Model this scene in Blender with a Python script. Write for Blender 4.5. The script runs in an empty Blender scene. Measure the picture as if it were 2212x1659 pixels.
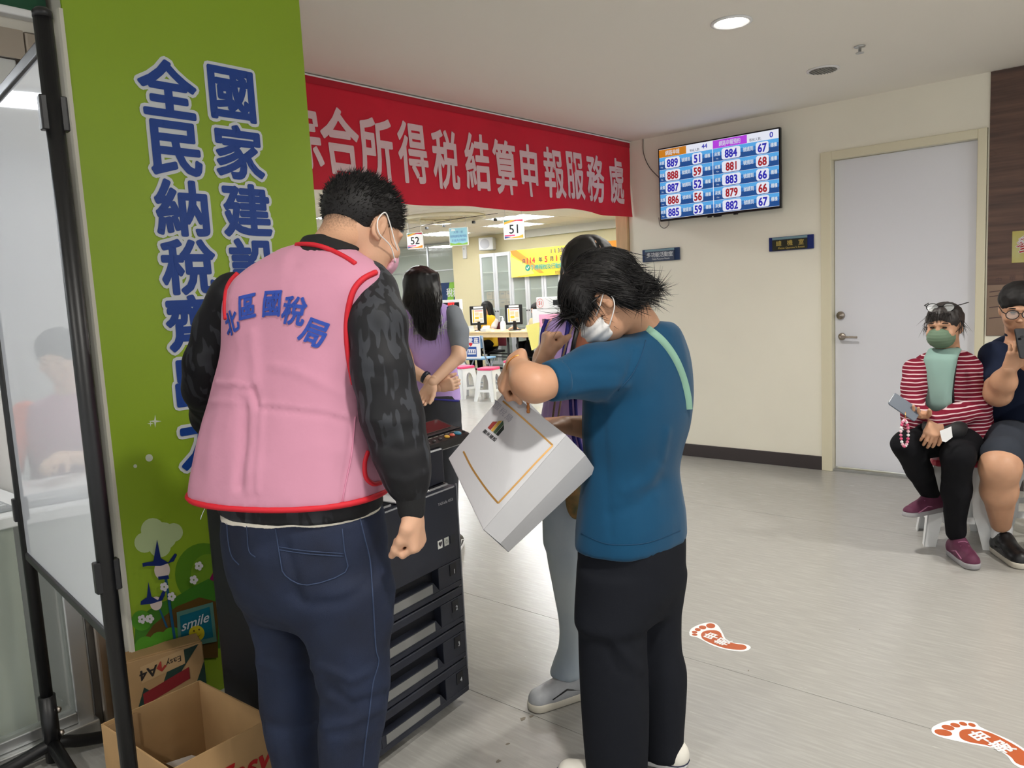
import bpy, bmesh, math, random
import numpy as np
from mathutils import Vector, Matrix, noise as mnoise
from mathutils.bvhtree import BVHTree
random.seed(7); RNG = np.random.default_rng(7)
SC = bpy.context.scene
COL = SC.collection
# ---------------------------------------------------------------- camera
W, H, F, CZ = 2212, 1659, 1680.0, 1.45
_yaw, _pitch, _roll = [math.radians(v) for v in (49.15, 6.62, -2.97)]
CF = np.array([math.sin(_yaw)*math.cos(_pitch), math.cos(_yaw)*math.cos(_pitch), -math.sin(_pitch)])
_r = np.cross(CF, [0, 0, 1]); _r /= np.linalg.norm(_r); _u = np.cross(_r, CF)
CR = _r*math.cos(_roll) + _u*math.sin(_roll); CU = _u*math.cos(_roll) - _r*math.sin(_roll)
CC = np.array([0, 0, CZ])
cam = bpy.data.cameras.new('camera'); cam.sensor_fit = 'HORIZONTAL'; cam.sensor_width = 36.0
cam.lens = 36.0*F/W; cam.clip_start = 0.05; cam.clip_end = 100
camo = bpy.data.objects.new('camera', cam); COL.objects.link(camo)
camo.matrix_world = Matrix(((CR[0], CU[0], -CF[0], 0), (CR[1], CU[1], -CF[1], 0), (CR[2], CU[2], -CF[2], CZ), (0, 0, 0, 1)))
SC.camera = camo
# ---------------------------------------------------------------- world, exposure
SC.view_settings.view_transform = 'Standard'; SC.view_settings.look = 'None'
SC.view_settings.gamma = 1.0; SC.view_settings.use_curve_mapping = False
SC.view_settings.exposure = 0.42
wd = bpy.data.worlds.new('world'); SC.world = wd; wd.use_nodes = True
wd.node_tree.nodes['Background'].inputs[0].default_value = (0.96, 0.98, 1.0, 1)
wd.node_tree.nodes['Background'].inputs[1].default_value = 0.98
try:
    SC.cycles.max_bounces = 6; SC.cycles.diffuse_bounces = 4; SC.cycles.glossy_bounces = 3; SC.cycles.transmission_bounces = 4
    SC.cycles.use_adaptive_sampling = True; SC.cycles.adaptive_threshold = 0.05; SC.cycles.adaptive_min_samples = 12; SC.cycles.caustics_reflective = False; SC.cycles.caustics_refractive = False
    SC.cycles.transparent_max_bounces = 12; SC.cycles.use_denoising = True
except Exception: pass
# ---------------------------------------------------------------- measured places (metres; the photo's lines calibrated once)
XW = 5.895      # wall with the screen and the door
YB = 3.62       # plane of the red banner
ZC = 2.685      # ceiling
XF = 12.0       # far wall of the service hall
def ray(x, y): return CF + CR*((x-W/2)/F) - CU*((y-H/2)/F)
def P(x, y, D): return CC + ray(x, y)*D
def onz(x, y, z=0.0): d = ray(x, y); return CC + d*((z-CZ)/d[2])
def onx(x, y, X): d = ray(x, y); return CC + d*(X/d[0])
def ony(x, y, Y): d = ray(x, y); return CC + d*(Y/d[1])
def unit(v): v = np.asarray(v, float); return v/np.linalg.norm(v)
def A3(*v): return np.array(v, float)
def hdg(deg):   # heading: degrees right of the camera's forward -> world direction in plan
    a = _yaw + math.radians(deg); return np.array([math.sin(a), math.cos(a), 0.0])
# ---------------------------------------------------------------- materials
def lin(c):
    out = []
    for v in c[:3]:
        v = v/255.0
        out.append(v/12.92 if v <= 0.04045 else ((v+0.055)/1.055)**2.4)
    return tuple(out) + (1.0,)
MATS = {}
def mat(name, rgb, rough=0.6, metal=0.0, bump=0.0, bscale=200.0, var=0.0, vscale=8.0, emit=0.0, spec=0.5, stretch=None, trans=0.0, alpha=1.0, coat=0.0, sheen=0.0, sss=0.0, rgb2=None, ior=1.45):
    if name in MATS: return MATS[name]
    m = bpy.data.materials.new(name); m.use_nodes = True; nt = m.node_tree; N = nt.nodes; L = nt.links
    b = N['Principled BSDF']; c = lin(rgb)
    b.inputs['Base Color'].default_value = c; b.inputs['Roughness'].default_value = rough
    b.inputs['Metallic'].default_value = metal; b.inputs['Specular IOR Level'].default_value = spec; b.inputs['IOR'].default_value = ior
    if trans: b.inputs['Transmission Weight'].default_value = trans
    if alpha < 1: b.inputs['Alpha'].default_value = alpha
    if coat: b.inputs['Coat Weight'].default_value = coat; b.inputs['Coat Roughness'].default_value = 0.08
    if sheen: b.inputs['Sheen Weight'].default_value = sheen; b.inputs['Sheen Roughness'].default_value = 0.5
    if sss:
        b.inputs['Subsurface Weight'].default_value = sss; b.inputs['Subsurface Radius'].default_value = (0.012, 0.005, 0.003)
    if emit:
        b.inputs['Emission Color'].default_value = c; b.inputs['Emission Strength'].default_value = emit
    tc = None
    def coords(scale):
        nonlocal tc
        if tc is None: tc = N.new('ShaderNodeTexCoord')
        mp = N.new('ShaderNodeMapping'); L.new(tc.outputs['Object'], mp.inputs[0])
        if stretch: mp.inputs['Scale'].default_value = stretch
        nz = N.new('ShaderNodeTexNoise'); L.new(mp.outputs[0], nz.inputs['Vector']); nz.inputs['Scale'].default_value = scale
        nz.inputs['Detail'].default_value = 4
        return nz
    if var or rgb2:
        nz = coords(vscale); rp = N.new('ShaderNodeValToRGB'); L.new(nz.outputs[0], rp.inputs[0])
        rp.color_ramp.elements[0].position = 0.3; rp.color_ramp.elements[1].position = 0.7
        if rgb2: rp.color_ramp.elements[0].color = c; rp.color_ramp.elements[1].color = lin(rgb2)
        else:
            rp.color_ramp.elements[0].color = tuple(v*(1-var) for v in c[:3])+(1,); rp.color_ramp.elements[1].color = tuple(min(1, v*(1+var)) for v in c[:3])+(1,)
        L.new(rp.outputs[0], b.inputs['Base Color'])
    if bump:
        nz = coords(bscale); bp = N.new('ShaderNodeBump'); bp.inputs['Strength'].default_value = bump; bp.inputs['Distance'].default_value = 0.002
        L.new(nz.outputs[0], bp.inputs['Height']); L.new(bp.outputs[0], b.inputs['Normal'])
    MATS[name] = m
    return m
# ---------------------------------------------------------------- mesh builder
TXT = {}
def glyphs(s):
    """outline letters of the built-in typeface as flat triangles; returns verts, tris, boundary edges"""
    if s in TXT: return TXT[s]
    cu = bpy.data.curves.new('t', 'FONT'); cu.body = s; cu.resolution_u = 3
    o = bpy.data.objects.new('t', cu); COL.objects.link(o)
    dg = bpy.context.evaluated_depsgraph_get(); me = o.evaluated_get(dg).to_mesh()
    bm = bmesh.new(); bm.from_mesh(me); bmesh.ops.remove_doubles(bm, verts=bm.verts, dist=1e-5)
    bmesh.ops.triangulate(bm, faces=bm.faces)
    v = np.array([tuple(q.co)[:2] for q in bm.verts]) if len(bm.verts) else np.zeros((0, 2))
    bm.verts.index_update()
    t = [[q.index for q in f.verts] for f in bm.faces]; e = [[q.index for q in ed.verts] for ed in bm.edges if len(ed.link_faces) == 1]
    bm.free(); bpy.data.objects.remove(o); bpy.data.curves.remove(cu)
    TXT[s] = (v, t, e); return TXT[s]
class MB:
    def __init__(s): s.v = []; s.f = []; s.m = []; s.mi = 0
    def add(s, vs, fs):
        o = len(s.v); s.v.extend([tuple(map(float, q)) for q in vs]); s.f.extend([tuple(o+i for i in f) for f in fs]); s.m.extend([s.mi]*len(fs)); return s
    def box(s, lo, hi, R=None, O=(0, 0, 0)):
        x0, y0, z0 = lo; x1, y1, z1 = hi
        v = np.array([(x0, y0, z0), (x1, y0, z0), (x1, y1, z0), (x0, y1, z0), (x0, y0, z1), (x1, y0, z1), (x1, y1, z1), (x0, y1, z1)], float)
        if R is not None: v = v @ np.array(R).T
        v = v + np.array(O)
        return s.add(v, [(0, 3, 2, 1), (4, 5, 6, 7), (0, 1, 5, 4), (1, 2, 6, 5), (2, 3, 7, 6), (3, 0, 4, 7)])
    def rbox(s, lo, hi, r=0.01, R=None, O=(0, 0, 0), seg=3, ax=2):
        """box with rounded edges around axis ax and small chamfer at the caps"""
        lo = np.array(lo, float); hi = np.array(hi, float); a, b = [i for i in range(3) if i != ax]
        if ax == 1: a, b = 2, 0
        r = min(r, (hi[a]-lo[a])/2-1e-5, (hi[b]-lo[b])/2-1e-5); c = min(r*0.5, (hi[ax]-lo[ax])/4)
        rings = []
        for z, ins in ((lo[ax], c), (lo[ax]+c, 0), (hi[ax]-c, 0), (hi[ax], c)):
            ring = []
            for cx, cy, st in ((hi[a]-r, hi[b]-r, 0), (lo[a]+r, hi[b]-r, 90), (lo[a]+r, lo[b]+r, 180), (hi[a]-r, lo[b]+r, 270)):
                for k in range(seg+1):
                    t = math.radians(st+90*k/seg); p = np.zeros(3); p[a] = cx+(r-ins)*math.cos(t); p[b] = cy+(r-ins)*math.sin(t); p[ax] = z; ring.append(p)
            rings.append(ring)
        n = len(rings[0]); v = np.array([p for q in rings for p in q]); f = []
        for k in range(3):
            for i in range(n): j = (i+1) % n; f.append((k*n+i, k*n+j, k*n+n+j, k*n+n+i))
        f.append(tuple(range(n))[::-1]); f.append(tuple(range(3*n, 4*n)))
        if R is not None: v = v @ np.array(R).T
        return s.add(v+np.array(O), f)
    def prism(s, pts, O, U, V, N, h):
        """polygon pts (2D) in frame O,U,V, extruded by h along N"""
        O, U, V, N = map(np.asarray, (O, U, V, N)); n = len(pts)
        a = [O+U*p[0]+V*p[1] for p in pts]; b = [q+N*h for q in a]
        return s.add(a+b, [tuple(range(n))[::-1], tuple(range(n, 2*n))]+[(i, (i+1) % n, n+(i+1) % n, n+i) for i in range(n)])
    def tube(s, pts, r, n=10, closed=False, caps=True):
        pts = [np.asarray(p, float) for p in pts]; m = len(pts); rr = r if hasattr(r, '__len__') else [r]*m
        ref = None; rings = []
        for i in range(m):
            if closed: t = pts[(i+1) % m]-pts[i-1]
            else: t = pts[min(i+1, m-1)]-pts[max(i-1, 0)]
            t = t/(np.linalg.norm(t)+1e-12)
            if ref is None:
                ref = np.cross(t, [0, 0, 1.0]) if abs(t[2]) < 0.9 else np.cross(t, [1.0, 0, 0])
            ref = ref-t*np.dot(ref, t); ref /= np.linalg.norm(ref)+1e-12; bi = np.cross(t, ref)
            rings.append([pts[i]+rr[i]*(ref*math.cos(2*math.pi*k/n)+bi*math.sin(2*math.pi*k/n)) for k in range(n)])
        f = []
        for i in range(m if closed else m-1):
            j = (i+1) % m
            for k in range(n): f.append((i*n+k, i*n+(k+1) % n, j*n+(k+1) % n, j*n+k))
        if caps and not closed: f.append(tuple(range(n))[::-1]); f.append(tuple(range((m-1)*n, m*n)))
        return s.add([p for q in rings for p in q], f)
    def lathe(s, prof, O, ax=(0, 0, 1), n=24, sx=1.0):
        ax = unit(ax); ref = np.cross(ax, [0, 1.0, 0]) if abs(ax[1]) < 0.9 else np.cross(ax, [1.0, 0, 0]); ref = unit(ref); bi = np.cross(ax, ref); O = np.asarray(O, float)
        v = [O+ax*z+r*(ref*math.cos(2*math.pi*k/n)*sx+bi*math.sin(2*math.pi*k/n)) for r, z in prof for k in range(n)]; f = []
        for i in range(len(prof)-1):
            for k in range(n): f.append((i*n+k, i*n+(k+1) % n, (i+1)*n+(k+1) % n, (i+1)*n+k))
        f.append(tuple(range(n))[::-1]); f.append(tuple(range((len(prof)-1)*n, len(prof)*n)))
        return s.add(v, f)
    def quad(s, a, b, c, d): return s.add([a, b, c, d], [(0, 1, 2, 3)])
    def grid(s, fn, nu, nv):
        v = [fn(i/nu, j/nv) for j in range(nv+1) for i in range(nu+1)]
        return s.add(v, [(j*(nu+1)+i, j*(nu+1)+i+1, (j+1)*(nu+1)+i+1, (j+1)*(nu+1)+i) for j in range(nv) for i in range(nu)])
    def text(s, t, O, U, V, size, dil=0.0, sx=1.0, center=True, eps=0.0, rot=0.0, shear=0.0, fn=None):
        """letters in frame O,U,V (metres); dil rounds and fattens the strokes (in em)"""
        v, tr, e = glyphs(t)
        if not len(v): return s
        lo, hi = v.min(0), v.max(0)
        c0 = (lo+hi)/2 if center else np.zeros(2)
        O = np.asarray(O, float); U = np.asarray(U, float); V = np.asarray(V, float); Nn = unit(np.cross(U, V))
        cr, sr = math.cos(rot), math.sin(rot)
        def mp(q):
            x = (q[:, 0]-c0[0])*size*sx; y = (q[:, 1]-c0[1])*size; x = x+y*shear
            x, y = x*cr-y*sr, x*sr+y*cr
            p = O+np.outer(x, U)+np.outer(y, V)
            if fn is not None: p = fn(p)
            return p+np.outer(eps+(np.zeros(len(q)) if lift is None else lift), Nn)
        lift = None; s.add(mp(v), tr)
        if dil > 0:
            vs = []; fs = []; lf = []; st_ = min(1.2e-5, 0.0010/(len(e)*2+1))
            for a, b in e:
                p, q = v[a], v[b]; d = q-p; l = np.hypot(*d)
                if l < 1e-6: continue
                n = np.array([-d[1], d[0]])/l*dil; o = len(vs); vs += [p-n, q-n, q+n, p+n]; fs.append((o, o+1, o+2, o+3)); lf += [st_*(len(fs))]*4
            k = 8
            for a in {i for ed in e for i in ed}:
                o = len(vs); vs += [v[a]+dil*np.array([math.cos(2*math.pi*i/k), math.sin(2*math.pi*i/k)]) for i in range(k)]; fs.append(tuple(range(o, o+k))); lf += [st_*(len(fs))]*k
            lift = np.array(lf); s.add(mp(np.array(vs)), fs)
        return s
    def build(s, name, mats, parent=None, smooth=False, bevel=0.0):
        me = bpy.data.meshes.new(name); me.from_pydata(s.v, [], s.f); me.validate(clean_customdata=False)
        for m in (mats if isinstance(mats, (list, tuple)) else [mats]): me.materials.append(m)
        if len(me.polygons) == len(s.m): me.polygons.foreach_set('material_index', s.m)
        if smooth: me.polygons.foreach_set('use_smooth', [True]*len(me.polygons))
        me.update()
        o = bpy.data.objects.new(name, me); COL.objects.link(o)
        if parent is not None:
            o.parent = parent; o.matrix_parent_inverse = parent.matrix_basis.inverted()
        if bevel:
            bv = o.modifiers.new('bevel', 'BEVEL'); bv.width = bevel; bv.segments = 2; bv.limit_method = 'ANGLE'; bv.angle_limit = math.radians(40)
        if smooth and bevel == 0: pass
        return o
def smooth_angle(o, deg=35):
    me = o.data; me.polygons.foreach_set('use_smooth', [True]*len(me.polygons))
    bm = bmesh.new(); bm.from_mesh(me)
    for e in bm.edges:
        if len(e.link_faces) == 2 and e.calc_face_angle(0) > math.radians(deg): e.smooth = False
    bm.to_mesh(me); bm.free(); return o
def tag(o, label=None, cat=None, group=None, kind=None):
    if label: o['label'] = label
    if cat: o['category'] = cat
    if group: o['group'] = group
    if kind: o['kind'] = kind
    return o
def thing(name, loc, label, cat, group=None, rz=0.0):
    o = bpy.data.objects.new(name, None); COL.objects.link(o); o.location = tuple(map(float, loc)); o.rotation_euler = (0, 0, rz); o.empty_display_size = 0.05
    return tag(o, label, cat, group)
def copy_tree(o, parent=None, delta=None):
    c = o.copy(); COL.objects.link(c); c.parent = parent
    if parent is not None: c.matrix_parent_inverse = o.matrix_parent_inverse.copy()
    for ch in o.children: copy_tree(ch, c)
    return c
def struct(o): o['kind'] = 'structure'; return o
def rotz(deg):
    a = math.radians(deg); return np.array([[math.cos(a), -math.sin(a), 0], [math.sin(a), math.cos(a), 0], [0, 0, 1.0]])
def rframe(U, V): U = unit(U); V = unit(V); return np.array([U, V, np.cross(U, V)]).T
def smooth_path(pts, n=8):
    """Catmull-Rom through pts"""
    p = [np.asarray(q, float) for q in pts]; p = [2*p[0]-p[1]]+p+[2*p[-1]-p[-2]]; out = []
    for i in range(1, len(p)-2):
        for k in range(n):
            t = k/n; a, b, c, d = p[i-1], p[i], p[i+1], p[i+2]
            out.append(0.5*((2*b)+(c-a)*t+(2*a-5*b+4*c-d)*t*t+(-a+3*b-3*c+d)*t**3))
    out.append(p[-2]); return out
# ================================================================ SETTING
def floor_mat():
    m = mat('floor_vinyl', (186, 182, 174), 0.3); nt = m.node_tree; N = nt.nodes; L = nt.links; b = N['Principled BSDF']
    tc = N.new('ShaderNodeTexCoord')
    def nz(scale, st, det=5):
        mp = N.new('ShaderNodeMapping'); mp.inputs['Scale'].default_value = st; L.new(tc.outputs['Object'], mp.inputs[0])
        n = N.new('ShaderNodeTexNoise'); n.inputs['Scale'].default_value = scale; n.inputs['Detail'].default_value = det; L.new(mp.outputs[0], n.inputs['Vector']); return n
    n1 = nz(14, (6, 0.55, 1)); r1 = N.new('ShaderNodeValToRGB'); L.new(n1.outputs[0], r1.inputs[0])
    e = r1.color_ramp.elements; e[0].position = 0.36; e[0].color = lin((163, 161, 156)); e[1].position = 0.66; e[1].color = lin((173, 171, 166)); x = e.new(0.52); x.color = lin((167, 165, 160))
    n2 = nz(1.2, (1, 1, 1), 2); mx = N.new('ShaderNodeMixRGB'); mx.blend_type = 'MULTIPLY'; mx.inputs[0].default_value = 0.35
    r2 = N.new('ShaderNodeValToRGB'); L.new(n2.outputs[0], r2.inputs[0]); r2.color_ramp.elements[0].color = (0.75, 0.75, 0.75, 1)
    L.new(r1.outputs[0], mx.inputs[1]); L.new(r2.outputs[0], mx.inputs[2]); L.new(mx.outputs[0], b.inputs['Base Color'])
    n3 = nz(9, (3, 1.2, 1), 3); bp = N.new('ShaderNodeBump'); bp.inputs['Strength'].default_value = 0.10; bp.inputs['Distance'].default_value = 0.006
    L.new(n3.outputs[0], bp.inputs['Height']); L.new(bp.outputs[0], b.inputs['Normal'])
    n4 = nz(30, (3, 0.4, 1), 3); mr = N.new('ShaderNodeMapRange'); L.new(n4.outputs[0], mr.inputs[0]); mr.inputs[3].default_value = 0.14; mr.inputs[4].default_value = 0.32
    L.new(mr.outputs[0], b.inputs['Roughness'])
    return m
M_floor = floor_mat()
M_wall = mat('wall_cream', (240, 236, 220), 0.55, bump=0.15, bscale=120, var=0.02, vscale=2)
M_wallh = mat('hall_wall_cream', (226, 214, 172), 0.6)
M_ceil = mat('ceiling_paint', (240, 236, 227), 0.8)
M_base = mat('baseboard_rubber', (66, 60, 60), 0.45)
M_door = mat('door_paint', (228, 229, 236), 0.28, bump=0.03, bscale=30)
M_frame = mat('frame_paint', (224, 217, 190), 0.3)
M_steel = mat('stainless', (166, 156, 146), 0.34, metal=1.0, bump=0.05, bscale=40, stretch=(30, 30, 0.5))
M_alu = mat('aluminium', (196, 198, 198), 0.35, metal=0.9)
M_black = mat('black_plastic', (22, 22, 24), 0.4)
M_white = mat('white_plastic', (232, 232, 232), 0.4)
M_wood = mat('wood_trim', (205, 172, 130), 0.5, var=0.12, vscale=6, stretch=(8, 8, 0.6))
M_glass = mat('clear_glass', (225, 238, 232), 0.02, alpha=0.10)
M_lamp = mat('lamp_glow', (255, 250, 240), 0.5, emit=14.0)
# floor: vinyl sheets laid along y with fine seams
fl = MB().box((-5, -5, -0.06), (16, 20, -0.004)).build('floor', mat('floor_subbase', (120, 116, 108), 0.8)); struct(fl)
xs = [-5, -3, -1.4, 0.58, 1.93, 2.605, 4.6, 6.6, 8.6, 10.6, 12.6, 16]
for a, b in zip(xs[:-1], xs[1:]):
    o = MB().box((a+0.0012, -5, -0.004), (b-0.0012, 20, 0.0)).build('vinyl_sheet', M_floor, fl)
# front ceiling
ce = MB().box((-5, -5, ZC), (XW+0.1, YB+0.14, ZC+0.05)).build('ceiling', M_ceil); struct(ce)
# wall with screen and door
wr = MB(); wr.box((XW, 2.025, 0), (XW+0.12, YB+0.04, ZC)); wr.box((XW, 0.975, 2.345), (XW+0.12, 2.025, ZC)); wr.box((XW, -5, 0), (XW+0.12, 0.975, ZC))
struct(wr.build('wall_right', M_wall))
struct(MB().rbox((XW-0.012, 2.026, 0), (XW, YB+0.03, 0.105), 0.004, ax=1).build('baseboard_right', M_base))
struct(MB().rbox((XW-0.012, -5, 0), (XW, 0.97, 0.105), 0.004, ax=1).build('baseboard_right', M_base))
# door frame
df = MB(); df.rbox((XW-0.018, 1.947, 0), (XW+0.12, 2.025, 2.345), 0.005); df.rbox((XW-0.018, 0.978, 0), (XW+0.12, 1.03, 2.345), 0.005)
struct(df.build('trim_1', M_frame))
struct(MB().rbox((XW-0.018, 1.03, 2.285), (XW+0.12, 1.947, 2.345), 0.005, ax=1).build('trim_2', M_frame))
d1 = MB().rbox((XW+0.045, 1.033, 0.028), (XW+0.085, 1.944, 2.282), 0.003).build('door_1', M_door); struct(d1)
struct(MB().box((XW+0.0, 1.03, 0), (XW+0.1, 1.947, 0.016)).build('trim_3', M_alu))
hx = XW+0.045
hd = MB(); hd.lathe([(0.027, 0), (0.027, 0.006), (0.022, 0.012)], (hx, 1.893, 1.01), (-1, 0, 0)); hd.tube([(hx, 1.893, 1.01), (hx-0.05, 1.893, 1.01), (hx-0.058, 1.885, 1.01), (hx-0.058, 1.77, 1.008)], [0.01, 0.01, 0.0095, 0.008], 12)
hd.build('door_handle', M_steel, d1, smooth=True)
MB().lathe([(0.03, 0), (0.03, 0.008), (0.026, 0.02), (0.012, 0.022), (0.011, 0.026)], (hx, 1.902, 1.166), (-1, 0, 0)).build('deadbolt', M_steel, d1, smooth=True)
# header above the opening, jamb
struct(MB().box((1.98, YB+0.02, 2.30), (XW, YB+0.13, ZC)).build('wall_header', M_wall))
struct(MB().rbox((XW-0.032, YB+0.045, 0), (XW+0.10, YB+0.16, 2.30), 0.004).build('trim_4', M_wood))
# ---- service hall shell
ZH = 2.66
hw = MB(); hw.box((XF, 3.0, 0), (XF+0.12, 11.87, ZH)); struct(hw.build('wall_back', M_wallh))
struct(MB().box((XF-0.10, 3.0, 2.52), (XF, 9.75, ZH)).build('trim_5', mat('soffit_paint', (226, 222, 212), 0.7)))
struct(MB().box((XW+0.12, YB+0.03, 0), (XF, YB+0.12, ZH)).build('wall_hall_right', M_wallh))
struct(MB().box((-2.0, 19.0, 0), (16, 19.1, ZH)).build('wall_hall_left', mat('hall_wall_pale', (222, 220, 208), 0.6)))
struct(MB().box((XF+3.2, 11.8, 0), (XF+3.3, 19, ZH)).build('wall_far', mat('far_wall', (206, 208, 196), 0.6)))
# hall ceiling: metal grid with lay-in tiles
hc = MB().box((1.0, YB+0.16, ZH+0.02), (16, 19, ZH+0.06)).build('ceiling_hall', mat('ceiling_grid', (196, 192, 182), 0.7)); struct(hc)
M_tile = mat('ceiling_tile', (228, 222, 208), 0.85, bump=0.1, bscale=60)
tile_me = None
TX, TY = 0.9, 0.9
lights_at = [(9.0, 9.1), (9.9, 8.2), (10.8, 9.1), (7.2, 9.1), (8.1, 6.4), (6.3, 7.3), (9.0, 12.7), (10.8, 10.9), (7.2, 11.8), (10.8, 6.4), (4.5, 5.5), (4.5, 9.1), (6.3, 4.6), (8.1, 4.6), (13.5, 13.6), (13.5, 16.3), (9.0, 16.3), (10.8, 14.5)]  # last four added to brighten the dark glazed end of the hall
def near_light(x, y): return any(abs(x-a) < 0.46 and abs(y-b) < 0.46 for a, b in lights_at)
nt_ = 0
for i in range(14):
    for j in range(16):
        x = 2.7+i*TX-0.9; y = 4.6-0.0+j*TY
        if near_light(x, y): continue
        if tile_me is None:
            o = MB().rbox((-TX/2+0.012, -TY/2+0.012, 0), (TX/2-0.012, TY/2-0.012, 0.02), 0.006).build('ceiling_tile', M_tile, hc); tile_me = o.data
        else:
            o = bpy.data.objects.new('ceiling_tile', tile_me); COL.objects.link(o); o.parent = hc
        o.location = (x, y, ZH)
lt0 = None
for k, (x, y) in enumerate(lights_at):
    if lt0 is None:
        lt0 = thing('ceiling_light', (x, y, ZH), '', 'ceiling light', 'recessed louvre lights in the service hall ceiling')
        MB().box((-0.44, -0.44, 0.0), (0.44, -0.40, 0.06)).box((-0.44, 0.40, 0.0), (0.44, 0.44, 0.06)).box((-0.44, -0.40, 0), (-0.40, 0.40, 0.06)).box((0.40, -0.40, 0), (0.44, 0.40, 0.06)).build('frame', M_white, lt0)
        for q in (-0.26, 0.0, 0.26):
            MB().tube([(-0.39, q, 0.03), (0.39, q, 0.03)], 0.03, 8).build('light_tube', mat('tube_glow', (250, 252, 255), 0.5, emit=60.0), lt0)
        for q in range(5):
            MB().box((-0.30+q*0.15-0.004, -0.4, -0.002), (-0.30+q*0.15+0.004, 0.4, 0.022)).build('louvre', M_alu, lt0)
        for ch in lt0.children: ch.matrix_parent_inverse = Matrix(); 
        L0 = lt0
    else:
        L0 = copy_tree(lt0); L0.location = (x, y, ZH)
    rk_ = sorted({round(b_, 1) for a_, b_ in lights_at}).index(round(y, 1)); ck_ = sorted({a_ for a_, b_ in lights_at if round(b_, 1) == round(y, 1)}, reverse=True).index(x); on_ = ['first', 'second', 'third', 'fourth', 'fifth', 'sixth', 'seventh', 'eighth', 'ninth', 'tenth', 'eleventh', 'twelfth', 'thirteenth', 'fourteenth']
    L0['label'] = 'recessed louvre hall light, %s row behind the red banner, %s from the cream wall' % (on_[rk_], on_[ck_])
# ---- downlights of the front ceiling
dl0 = None
def downlight(x, y, label, en=95):
    global dl0
    if dl0 is None:
        dl0 = thing('downlight', (0, 0, 0), label, 'ceiling light', 'round downlights in the front ceiling')
        MB().lathe([(0.095, 0.0), (0.098, -0.006), (0.086, -0.010), (0.078, -0.004), (0.074, 0.0)], (0, 0, 0), n=32).build('trim_ring', M_white, dl0, smooth=True)
        MB().lathe([(0.072, -0.003), (0.05, -0.006), (0.001, -0.007)], (0, 0, 0), n=32).build('diffuser', M_lamp, dl0, smooth=True)
        o = dl0
    else: o = copy_tree(dl0)
    o.location = (x, y, ZC); o['label'] = label
    l = bpy.data.lights.new('downlight_lamp', 'SPOT'); l.energy = en; l.color = (1.0, 0.97, 0.91); l.spot_size = math.radians(172); l.spot_blend = 1.0; l.shadow_soft_size = 0.08
    lo = bpy.data.objects.new('downlight_lamp', l); COL.objects.link(lo); lo.location = (0, 0, -0.03); lo.parent = o
downlight(3.683, 1.681, 'glowing round downlight in the ceiling above the door side', 120)
for x, y, e_, s_ in ((0.9, 0.2, 12, 'right above the viewer, added for fill light'), (3.7, -0.9, 45, 'beyond the right edge of the view'), (-1.2, 1.2, 20, 'left of the viewer, added for fill light'), (0.8, -2.2, 20, 'behind the viewer, added for fill light')):  # unseen; those around the viewer are added for ambient fill
    downlight(x, y, 'round downlight in the front ceiling '+s_, e_)
# vent and sprinkler
v = thing('ceiling_vent', (4.932, 1.678, ZC), 'round grey ceiling speaker grille near the wall with the screen', 'speaker')
MB().lathe([(0.092, 0), (0.094, -0.006), (0.08, -0.008)], (4.932, 1.678, ZC), n=32).build('trim_ring', M_white, v, smooth=True)
MB().lathe([(0.079, -0.0085), (0.001, -0.010)], (4.932, 1.678, ZC), n=32).build('grille', mat('grille_grey', (120, 118, 116), 0.6), v)
for k in range(-4, 5):
    w = math.sqrt(max(0, 0.078**2-(k*0.017)**2)); MB().box((4.932-w, 1.678+k*0.017-0.001, ZC-0.0125), (4.932+w, 1.678+k*0.017+0.001, ZC-0.0095)).build('grille_bar', M_alu, v)
sp = thing('sprinkler_head', (4.619, 1.376, ZC), 'small metal sprinkler head hanging from the ceiling', 'sprinkler')
MB().lathe([(0.03, 0), (0.028, -0.006), (0.008, -0.007), (0.008, -0.03)], (4.619, 1.376, ZC), n=16).build('escutcheon', M_alu, sp, smooth=True)
MB().lathe([(0.004, -0.03), (0.022, -0.034), (0.022, -0.037)], (4.619, 1.376, ZC), n=12).build('deflector', M_alu, sp)
# ---- pillar with the green printed skin
YP = 2.75; PX0, PX1 = 1.078, 1.985
M_green = mat('pillar_green', (148, 178, 44), 0.42, var=0.05, vscale=1.2)
pl = thing('printed_pillar', ((PX0+PX1)/2, YP, 0), 'square pillar wrapped in green film with blue and white tax slogan', 'pillar')
MB().box((PX0+0.004, YP+0.004, 0), (PX1-0.0, YB-0.01, ZC)).build('core', mat('pillar_core', (206, 202, 190), 0.5), pl)
MB().box((PX0, YP-0.006, 0.0), (PX1, YP+0.004, ZC)).build('green_panel', M_green, pl)
MB().box((PX0-0.012, YP-0.010, 0.0), (PX0, YP+0.012, ZC-0.26)).build('edge_strip', mat('edge_cream', (214, 210, 196), 0.5), pl)
def on_p(px, py, e=0): 
    q = ony(px, py, YP-0.006); q[1] = YP-0.006-0.0006*(e+1); return q
UX, UZ = A3(1, 0, 0), A3(0, 0, 1)
M_bluep = mat('print_blue', (22, 66, 150), 0.4); M_whitep = mat('print_white', (214, 218, 222), 0.4)
tw, tb = MB(), MB()
for s, cs in (('全民納稅齊出力', [(362, 192), (379, 322), (393, 450), (408, 577), (418, 697), (428, 822), (441, 950)]), ('國家建設', [(501, 205), (517, 330), (533, 455), (549, 572)])):
    for ch, (x, y) in zip(s, cs):
        q = on_p(x, y)
        tw.text(ch, A3(q[0], YP-0.0075, q[2]), UX, UZ, 0.205, dil=0.09, sx=1.02); tb.text(ch, A3(q[0], YP-0.0092, q[2]), UX, UZ, 0.205, dil=0.033, sx=1.02)
tw.build('slogan_outline', M_whitep, pl); tb.build('slogan_lettering', M_bluep, pl)
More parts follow.
